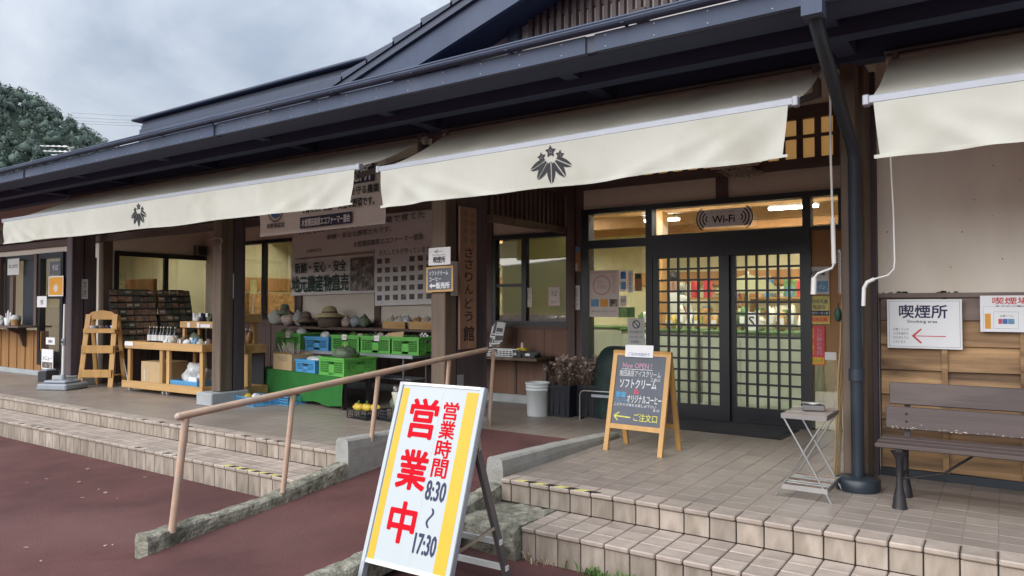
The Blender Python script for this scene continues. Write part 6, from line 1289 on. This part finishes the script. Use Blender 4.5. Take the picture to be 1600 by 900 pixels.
t = thing('blue_tray', 'light blue tray in the lower shelf of the wheeled shelf', 'tray', on_cart(.48, -.08, .122), CRZ); b = MB(); b.box((-.30, -.2, 0), (.30, .2, .01))
for s_ in (-1, 1): b.box((-.30, s_ * .2 - .006, .01), (.30, s_ * .2 + .006, .10)); b.box((s_ * .30 - .006, -.194, .01), (s_ * .30 + .006, .194, .10))
b.build('tray', 'crate_blue', t)
for k in range(9): MB().box((-.28 + k * .065, -.209, .03), (-.25 + k * .065, -.2065, .08)).build('slot', 'sky_print', t)
t = thing('plastic_sack', 'crumpled white plastic sack in the light blue tray', 'sack', on_cart(.44, -.04, .134), CRZ); MB().blob((0, 0, .15), .2, 0, 18, 12, .55, 7, (1.2, .8, .85)).build('sack', 'plastic_bag', t); MB().cbox((.08, -.2, 0), (.26, -.17, .14), .004).build('card', 'paper', t)
# shelf behind the left post
t = thing('wooden_shelf', 'pine shelf partly hidden behind the left post', 'shelf', (-8.72, 6.22, 0), R(0), 'pine display shelves')
MB().cbox((-.30, -.26, 1.03), (.34, .05, 1.14), .003).build('top_box', 'pine', t); MB().cbox((-.40, -.26, .62), (.40, .08, .73), .003).build('middle_box', 'pine', t); MB().cbox((-.40, -.26, .06), (.44, .08, .18), .003).build('bottom_box', 'pine', t)
for x in (-.26, .22): MB().cbox((x - .045, -.22, .73), (x + .045, -.16, 1.03), .003).build('leg', 'pine_z', t); MB().cbox((x - .045, -.02, .73), (x + .045, .04, 1.03), .003).build('leg', 'pine_z', t)
for x in (-.35, .37): MB().cbox((x - .04, -.22, .18), (x + .04, -.16, .62), .003).build('leg', 'pine_z', t)
MB().box((-.38, .05, .18), (.38, .07, .62)).build('back_board', 'bin_black', t); MB().box((-.30, -.265, 1.04), (-.2, -.262, 1.12)).build('price_strip', 'paper', t)
for k in range(5): g = thing('goods_pack', f'{("first","second","third","fourth","fifth")[k]} reddish bag from the left inside the shelf behind the post', 'pack', (-8.90 + k * .09, 6.20, .735), 0, 'bags inside the shelf behind the post'); MB().blob((0, 0, .09), .055, 0, 9, 7, .6, k + 60, (1, .9, 1.6)).build('pack', ('onion', 'dry_leaf', 'pack_white', 'dry_leaf', 'onion')[k], g); MB().blob((0, 0, .19), .018, 0, 7, 5, .5, k).build('knot', 'plastic_bag', g)
# slim A-frame shelf at the left
LRZ = R(35); LM = Matrix.Translation((-11.72, 5.83, 0)) @ Matrix.Rotation(LRZ, 4, 'Z')
t = thing('ladder_shelf', 'slim honey coloured three tier shelf beside the parasol stand', 'shelf', (-11.72, 5.83, 0), LRZ)
for x in (-.22, .22):
    MB().bar((x * 1.06, -.22, 0), (x * .94, -.05, 1.12), .075, .03, 0, (0, 1, 0)).build('front_leg', 'honey_wood', t); MB().bar((x * 1.02, .22, 0), (x * .9, .04, 1.10), .06, .03, 0, (0, 1, 0)).build('back_leg', 'honey_wood', t)
part_arch = MB(); part_arch.prism([(-.235, 0), (.235, 0), (.235, .06), (.15, .12), (.0, .145), (-.15, .12), (-.235, .06)], (0, -.06, 1.04), (1, 0, 0), (0, 0, 1), (0, 1, 0), .03); part_arch.build('arched_head', 'honey_wood', t)
for z, y in ((.83, -.14), (.52, -.18), (.15, -.23)):
    MB().cbox((-.245, y, z), (.245, y + .025, z + (.07 if z > .8 else .12)), .003).build('shelf_front', 'honey_wood', t); MB().box((-.235, y + .025, z + .01), (.235, .10, z + .025)).build('shelf_board', 'honey_wood', t)
for k, (x, z, m_, lab) in enumerate(((-.22, .86, 'ceramic', 'white cup on the top tier of the slim shelf, left'), (-.12, .86, 'ink_grey', 'dark cup on the top tier of the slim shelf'), (.0, .86, 'dry_leaf', 'brown cup on the top tier of the slim shelf'), (.14, .86, 'ink_navy', 'dark blue cup on the top tier of the slim shelf'), (.25, .86, 'ceramic', 'pale cup at the right of the top tier of the slim shelf'))):
    w_ = LM @ Vector((x * .7, -.05, z)); g = thing('cup', lab, 'cup', tuple(w_), 0, 'cups on the slim shelf'); MB().lathe([(.028, 0), (.042, .05), (.045, .085), (.038, .085), (.03, .012)], n=14).build('bowl', m_, g); MB().tube([(.042, 0, .03), (.065, 0, .04), (.065, 0, .06), (.044, 0, .07)], .006, 6).build('handle', m_, g)
w_ = LM @ Vector((-.12, -.06, .547)); g = thing('small_box', 'small pine box on the middle tier of the slim shelf', 'box', tuple(w_)); MB().cbox((-.09, -.05, 0), (.09, .05, .09), .003).build('box', 'honey_wood', g); MB().box((-.05, -.052, .02), (.05, -.0505, .06)).build('label', 'paper_warm', g)
for k in range(3): w_ = LM @ Vector((-.16 + k * .15, -.1, .177)); veg('wooden_piece', ('left', 'middle', 'right')[k] + ' carved wooden piece on the bottom tier of the slim shelf', 'carving', tuple(w_), .05, 'veg_pale', (1.9, 1, .7), k, 'carvings on the slim shelf')
# postcard and seed racks against the side wall
def rack(x0, x1, y, rows, lab, lean=.25, z0=.55, z1=1.52, mats=('pack_brown', 'pack_dark'), rnd=1):
    t = thing('packet_rack', lab, 'rack', (y, (x0 + x1) / 2, 0), R(90), group='packet racks'); x0, x1 = -(x1 - x0) / 2, (x1 - x0) / 2; y = 0; rr = random.Random(rnd); n = max(3, round((x1 - x0) / .115))
    F = Face((x0, y, z0), (1, 0, 0), (0, lean, 1)); h = (z1 - z0) / math.cos(math.atan(lean)); w = x1 - x0
    b = MB(); F.slab(b, 0, 0, w, h - .06, -.02, -.005); b.build('back_board', 'bin_black', t)
    b = MB(); pts = [F.P(0, 0), F.P(0, h - .08), F.P(.03, h - .02), F.P(.09, h), F.P(w - .09, h), F.P(w - .03, h - .02), F.P(w, h - .08), F.P(w, 0)]; b.tube(pts, .011, 8); b.build('frame', 'iron', t)
    for x in (x0, x1): MB().tube([(x, y, z0), (x, y - .06, 0)], .011, 8).build('leg', 'iron', t); MB().tube([(x, y + lean * .8, z0 + .8), (x, y + .42, 0)], .010, 8).build('leg', 'iron', t)
    for r_ in range(rows):
        v = h * (r_ + .04) / rows; hh = h / rows * .93; b = MB(); F.slab(b, 0, v - .004, w, v + .010, .0, .03); b.build('pocket', 'iron', t)
        for c_ in range(n):
            u = w * (c_ + .03) / n; ww = w / n * .93; d = .006 + rr.uniform(0, .018); b = MB(); F.slab(b, u, v + .010, u + ww, v + hh - rr.uniform(0, .012), d, d + .006); o = b.build('packet', mats[0] if rr.random() < .75 else mats[1], t)
            if rr.random() < .5: q = Face(F.P(0, 0, d + .0062), F.ex, F.ey); rect(q, u + ww * .15, v + hh * .45, u + ww * .8, v + hh * .7, ('paper_grey', 'onion', 'veg_pumpkin', 'pack_white')[rr.randrange(4)], o, 'print')
    return t
rack(6.02, 6.76, -11.74, 9, 'left seed packet rack of brown packets against the side wall', rnd=1); rack(6.82, 7.42, -11.74, 9, 'right seed packet rack with a rounded frame beside the post', rnd=2, mats=('pack_dark', 'pack_brown'))
t = thing('white_rod', 'thin white rod leaning against the left seed packet rack', 'rod', (-11.3, 5.96, 0), world=True); a = onY(172, 462, 6.35); c = onY(202, 602, 5.98); c.z = 0; MB().tube([c, a], .008, 6).build('rod', 'white_metal', t); MB().tube([a, a + (a - c) * .015], .012, 6).build('tip', 'porcelain', t)
# wall speaker
a = onX(304, 398, SX); c = onX(318, 385, SX); t = thing('wall_speaker', 'small dark box speaker high on the porch side wall', 'speaker', (SX, 7.66, 2.25), world=True); MB().cbox((SX + .002, 7.57, 2.16), (SX + .14, 7.77, 2.34), .008).build('cabinet', 'pack_dark', t); MB().cbox((SX + .14, 7.585, 2.175), (SX + .146, 7.755, 2.325), .003).build('grille', 'crate_black', t)
# parasol stand
t = thing('parasol_stand', 'grey plastic parasol base holding a white pole at the left post', 'stand', (-11.76, 5.26, 0), R(25))
b = MB(); b.cbox((-.25, -.23, 0), (.25, .23, .095), .02); b.cbox((-.19, -.17, .095), (.19, .17, .14), .02); b.build('base', 'parasol_grey', t); MB().lathe([(.045, .12), (.04, .2), (.03, .22)], n=14).build('socket', 'parasol_grey', t)
MB().cbox((.08, -.04, .14), (.16, .04, .148), .003).build('filler_cap', 'ink_grey', t)
MB().tube([(0, 0, .12), (.005, 0, .72)], .022, 10).build('pole', 'white_metal', t); MB().tube([(.005, 0, .66), (.006, 0, .76)], .031, 10).build('clamp', 'parasol_grey', t); MB().tube([(.006, 0, .74), (.012, 0, 1.28)], .016, 10).build('pole', 'white_metal', t); MB().tube([(.006, -.03, .71), (.006, -.07, .71)], .012, 8).build('clamp_knob', 'iron', t)
t = thing('grey_stool', 'low dark plastic block standing left of the parasol base', 'block', (-13.2, 5.68, 0), R(15)); MB().cbox((-.10, -.12, 0), (.10, .12, .17), .012).build('block', 'crate_black', t); MB().cbox((-.07, -.09, .17), (.07, .09, .20), .01).build('lid', 'parasol_grey', t)
# snack counter goods
for k, (x, r_, m_, sq, lab) in enumerate(((-15.75, .10, 'ceramic', (1.3, 1, .9), 'stack of pale bowls on the snack counter'), (-15.5, .07, 'veg_pumpkin', (1.3, 1, 1), 'dark green pot on the snack counter'), (-16.0, .08, 'paper', (1.6, 1, .3), 'flat white pile at the left of the snack counter'))): veg('counter_goods', lab, 'goods', (x, FY - .15, .897), r_, m_, sq, k, 'goods on the snack counter')
t = thing('napkin_cup', 'white cup of paper napkins on the snack counter', 'cup', (-15.22, FY - .2, .897)); MB().lathe([(.05, 0), (.065, .14), (.055, .14), (.045, .01)], n=16).build('cup', 'paper', t)
for k in range(5): MB().cbox((-.045 + k * .018, -.004 + .01 * (k % 2), .06), (-.02 + k * .018, .0 + .01 * (k % 2), .24 + .02 * (k % 3)), .001, 0, Matrix.Rotation(R(8 * (k - 2)), 4, 'Y')).build('napkin', 'paper', t)
t = thing('orange_tub', 'orange tub with a white lid at the right of the snack counter', 'tub', (-14.95, FY - .18, .897)); MB().lathe([(.07, 0), (.085, .10), (.085, .11)], n=18).build('tub', 'onion', t); MB().lathe([(.087, .11), (.08, .16), (.05, .19)], n=18).build('lid', 'paper_grey', t)
t = thing('white_mug', 'small white mug at the edge of the snack counter', 'mug', (-15.38, FY - .26, .897)); MB().lathe([(.035, 0), (.042, .09), (.036, .09), (.03, .01)], n=16).build('mug', 'ceramic', t); MB().tube([(.04, 0, .02), (.062, 0, .035), (.062, 0, .06), (.042, 0, .075)], .006, 6).build('handle', 'ceramic', t)
t = thing('lit_showcase', 'small lit showcase of yellow drinks behind the glazed door', 'showcase', (-14.0, FY + .35, .9)); MB().box((-.16, 0, -.9), (.16, .25, .0)).build('cabinet', 'crate_black', t); MB().box((-.15, .2, .0), (.15, .21, .5)).build('back_panel', 'yellow_print', t); MB().box((-.14, .0, .48), (.14, .16, .50)).build('light', 'lamp_warm', t)
for k in range(3): MB().lathe([(.03, 0), (.03, .2), (.015, .26)], (-.08 + k * .08, .1, .01), 12).build('drink', 'yellow_print', t)
# straw rope tangle over the door
a = onY(1150, 266, 7.70); t = thing('straw_rope', 'frayed grey straw rope bundle hanging under the entrance awning', 'rope', tuple(a)); b = MB(); rr = random.Random(12)
for k in range(46):
    x = rr.uniform(-.21, .15); pts = [(x + .02 * math.sin(q * 2 + k) + q * .025, rr.uniform(-.03, .03), .03 - .018 * q - rr.uniform(0, .02) + .02 * math.sin(q + k)) for q in range(6)]; b.tube(pts, .006, 4)
b.build('strand', 'cord', t, 'stuff'); MB().tube([(-.27, 0, .05), (0, 0, .035), (.24, 0, .05)], .02, 8).build('core', 'cord', t)
# crest-side cord on the left post
a = onY(346, 375, 5.49); t = thing('knotted_string', 'thin knotted cord tied round the left post', 'cord', tuple(a), world=True); MB().tube([a + Vector((-.27, -.01, .0)), a + Vector((-.1, -.015, .03)), a + Vector((.0, .0, .02)), a + Vector((.0, .02, -.02))], .004, 5).build('cord', 'cord', t); MB().tube([a + Vector((0, .0, .02)), a + Vector((.01, -.01, -.05)), a + Vector((-.005, -.01, -.09)), a + Vector((.012, -.01, -.13))], .004, 5).build('tail', 'cord', t)
# ================================================================== INSIDE: DISPLAY CASES AND GOODS
def case(x0, x1, y, lab, h=.92):
    t = thing('display_case', lab, 'display case', ((x0 + x1) / 2, y, 0), world=True, group='display cases inside the shop'); MB().cbox((x0, y, 0), (x1, y + .6, h), .01).build('body', 'case_green', t); MB().cbox((x0 - .02, y - .02, h), (x1 + .02, y + .62, h + .03), .006).build('top', 'veg_green', t)
    n = max(2, round((x1 - x0) / .45))
    for k in range(n): a = x0 + (x1 - x0) * k / n; MB().box((a + .01, y - .012, .08), (a + (x1 - x0) / n - .01, y - .001, h - .06)).build('front_panel', 'case_green', t)
    return t
case(-4.3, -3.25, 8.95, 'pale green display case inside behind the left door'); case(-3.1, -1.7, 8.75, 'pale green display case inside behind the right door'); case(-5.6, -4.5, 9.6, 'pale green display case far inside behind the orange post')
rr = random.Random(21); ords = ('first', 'second', 'third', 'fourth', 'fifth', 'sixth', 'seventh', 'eighth', 'ninth', 'tenth', 'eleventh', 'twelfth')
for row, (xs, y, z, nm) in enumerate((([-4.2 + k * .115 for k in range(9)], 9.1, .952, 'left inside case'), ([-3.0 + k * .115 for k in range(12)], 8.95, .952, 'right inside case'))):
    for k, x in enumerate(xs):
        g = thing('shop_pack', f'{ords[k]} packet from the left on the {nm}', 'packet', (x, y + rr.uniform(-.05, .05), z), rr.uniform(-.3, .3), 'packets on the inside cases'); hh = rr.uniform(.12, .30)
        MB().blob((0, 0, hh * .5), .055, 0, 9, 7, .5, k + row * 30, (1, .8, hh * 9)).build('pack', ('pack_white', 'pack_orange', 'pack_white', 'veg_yellow', 'veg_green')[rr.randrange(5)], g); MB().box((-.03, -.056, hh * .3), (.03, -.05, hh * .6)).build('label', 'paper', g)
for row, (x0_, y_, z0_, lab) in enumerate(((-4.25, 10.4, .0, 'tall wooden goods shelf far behind the left door'), (-2.95, 10.2, .0, 'tall wooden goods shelf far behind the right door'))):
    t = thing('goods_shelf', lab, 'shelf', (x0_, y_, 0), 0, 'goods shelves inside the shop'); rr2 = random.Random(50 + row)
    for z in (.55, .95, 1.35): MB().box((0, 0, z), (1.15, .3, z + .025)).build('board', 'shop_wood', t)
    for x in (0, 1.15): MB().box((x - .02, 0, 0), (x + .02, .3, 1.7)).build('side', 'shop_wood', t)
    for z in (.575, .975, 1.375):
        for m_ in ('pack_white', 'pack_orange', 'sky_print', 'red_print', 'green_print'):
            b = MB()
            for k in range(3): x = rr2.uniform(.05, 1.05); w_ = rr2.uniform(.05, .11); b.cbox((x, .02 + .05 * rr2.random(), z), (x + w_, .2, z + rr2.uniform(.12, .28)), .004)
            b.build('goods', m_, t, 'stuff')
t = thing('sun_umbrella', 'cream umbrella opened over goods inside behind the right door', 'umbrella', (-2.75, 9.5, 0)); MB().lathe([(.42, 1.42), (.40, 1.46), (.22, 1.60), (.02, 1.66)], n=16, cap=False).build('canopy', 'curtain', t); MB().tube([(0, 0, 0), (0, 0, 1.7)], .012, 8).build('pole', 'white_metal', t)
t = thing('price_board', 'white price board standing on the right inside case', 'board', (-2.52, 8.85, .955)); MB().cbox((-.08, 0, 0), (.08, .01, .22), .003).build('board', 'paper', t); Face((-.08, -.002, 0), (1, 0, 0), (0, 0, 1)).text('S', .04, .05, .07, .12, 'ink', t, bold=.02)
t = thing('wall_shelf', 'wooden wall shelf with hanging wares at the back of the shop', 'shelf', (-2.2, 12.3, 0), world=True); MB().cbox((-4.2, 12.2, 1.45), (-.9, 12.5, 1.50), .004).build('board', 'shop_wood', t); MB().cbox((-4.2, 12.2, .95), (-.9, 12.5, 1.0), .004).build('board', 'shop_wood', t); MB().box((-2.5, 12.18, 0), (-2.42, 12.5, 2.4)).build('upright', 'shop_wood', t)
for k in range(12):
    g = thing('stored_box', f'{ords[k]} carton from the left on the back wall shelf inside', 'carton', (-4.05 + k * .26, 12.34, 1.502 if k % 2 else 1.002), 0, 'cartons on the back shelf'); MB().cbox((-.1, -.1, 0), (.1, .1, rr.uniform(.14, .26)), .004).build('carton', ('cardboard', 'pack_white', 'pack_orange')[k % 3], g); MB().box((-.05, -.103, .04), (.05, -.1005, .1)).build('label', 'paper', g)
t = thing('white_bags', 'row of clear plastic bags behind the middle window', 'bags', (-5.0, WY + .1, 1.03), world=True)
for k in range(5): MB().blob((-5.5 + k * .23, WY + .10, 1.08), .09, 0, 14, 9, .6, k + 70, (1.35, .5, .6)).build('bag', 'plastic_bag', t)
# shop clerk behind the left door
def person(loc, rz, lab):
    t = thing('person', lab, 'person', loc, rz)
    jt = {'pel': (0,0,.92,.135,.10), 'wst': (0,0,1.05,.125,.095), 'chs': (0,-.01,1.26,.15,.11), 'nck': (0,0,1.42,.06,.06), 'nk2': (0,-.005,1.48,.055,.055), 'hd1': (0,-.02,1.56,.075,.085), 'hd2': (0,-.01,1.66,.07,.085),
          'shL': (.17,0,1.37,.06,.06), 'elL': (.24,.0,1.12,.045,.045), 'wrL': (.20,-.2,1.02,.03,.03), 'shR': (-.17,0,1.37,.06,.06), 'elR': (-.24,.0,1.12,.045,.045), 'wrR': (-.18,-.22,1.04,.03,.03),
          'hpL': (.09,0,.86,.09,.09), 'knL': (.10,-.01,.48,.06,.06), 'anL': (.10,.02,.09,.04,.04), 'toL': (.11,-.15,.04,.035,.03), 'hpR': (-.09,0,.86,.09,.09), 'knR': (-.10,-.01,.48,.06,.06), 'anR': (-.10,.02,.09,.04,.04), 'toR': (-.11,-.15,.04,.035,.03)}
    ed = [('pel','wst'),('wst','chs'),('chs','nck'),('nck','nk2'),('nk2','hd1'),('hd1','hd2'),('chs','shL'),('shL','elL'),('elL','wrL'),('chs','shR'),('shR','elR'),('elR','wrR'),('pel','hpL'),('hpL','knL'),('knL','anL'),('anL','toL'),('pel','hpR'),('hpR','knR'),('knR','anR'),('anR','toR')]
    for s_, w_ in ((1, 'wrL'), (-1, 'wrR')):
        x, y, z, _, _ = jt[w_]; p = 'pm' + w_; jt[p] = (x, y - .07, z - .01, .028, .02); ed.append((w_, p))
        for k in range(4):
            a = f'f{k}{w_}'; b_ = f'g{k}{w_}'; L = (.06, .07, .065, .05)[k]; jt[a] = (x + (k - 1.5) * .02, y - .11, z - .012, .009, .009); jt[b_] = (x + (k - 1.5) * .022, y - .11 - L * .8, z - .03, .008, .008); ed += [(p, a), (a, b_)]
        jt['t' + w_] = (x - s_ * .045, y - .08, z - .01, .010, .010); ed.append((w_, 't' + w_))
    ks = list(jt); me = bpy.data.meshes.new('body'); me.from_pydata([jt[k][:3] for k in ks], [(ks.index(a), ks.index(b_)) for a, b_ in ed], [])
    ob = bpy.data.objects.new('body', me); COL.objects.link(ob); md = ob.modifiers.new('s', 'SKIN'); ob.modifiers.new('u', 'SUBSURF').levels = 2
    for i, k in enumerate(ks): me.skin_vertices[0].data[i].radius = jt[k][3:5]
    me.skin_vertices[0].data[0].use_root = True; bpy.context.view_layer.update()
    m2 = bpy.data.meshes.new_from_object(ob.evaluated_get(bpy.context.evaluated_depsgraph_get())); bpy.data.objects.remove(ob)
    for q in ('skin', 'uniform', 'trousers'): m2.materials.append(M[q])
    for p in m2.polygons: c = p.center; p.material_index = 0 if c.z > 1.44 or (c.y < -.17 and c.z > .8) else 2 if c.z < .88 else 1; p.use_smooth = True
    body = bpy.data.objects.new('body', m2); COL.objects.link(body); body.parent = t
    MB().blob((0, .012, 1.665), .098, 0, 16, 10, .1, 1, (.95, 1.05, .95)).build('hair', 'hair', t)
    for s_ in (-1, 1): MB().blob((s_ * .03, -.098, 1.625), .011, 0, 8, 6, 0).build('eye', 'hair', t)
    MB().blob((0, -.112, 1.595), .014, 0, 8, 6, 0, 0, (.8, 1, 1.4)).build('nose', 'skin', t); MB().blob((0, -.098, 1.56), .016, 0, 8, 6, 0, 0, (1.3, .5, .35)).build('mouth', 'red_print', t)
    for s_ in (-1, 1): MB().blob((s_ * .082, -.01, 1.61), .02, 0, 8, 6, 0, 0, (.4, .8, 1.4)).build('ear', 'skin', t)
a = onY(1052, 470, 9.9); person((a.x, 9.9, 0), R(25), 'shop clerk with dark hair in a white uniform behind the left door')
# unseen hills added behind the viewer to darken what the glass reflects
b = MB(); vs = []; nx = 60
for i in range(nx + 1):
    x = -900 + 1800 * i / nx
    for j in range(9): v = j / 8; vs.append((x, -130 - 200 * v, -2 + (28 + 9 * mnoise.noise(Vector((x / 90, v, 3)))) * math.sin(v * math.pi / 2)))
b.add(vs, [(i * 9 + j, i * 9 + j + 1, (i + 1) * 9 + j + 1, (i + 1) * 9 + j) for i in range(nx) for j in range(8)], 0, True); struct(b, 'added_hill', 'hill_soil')
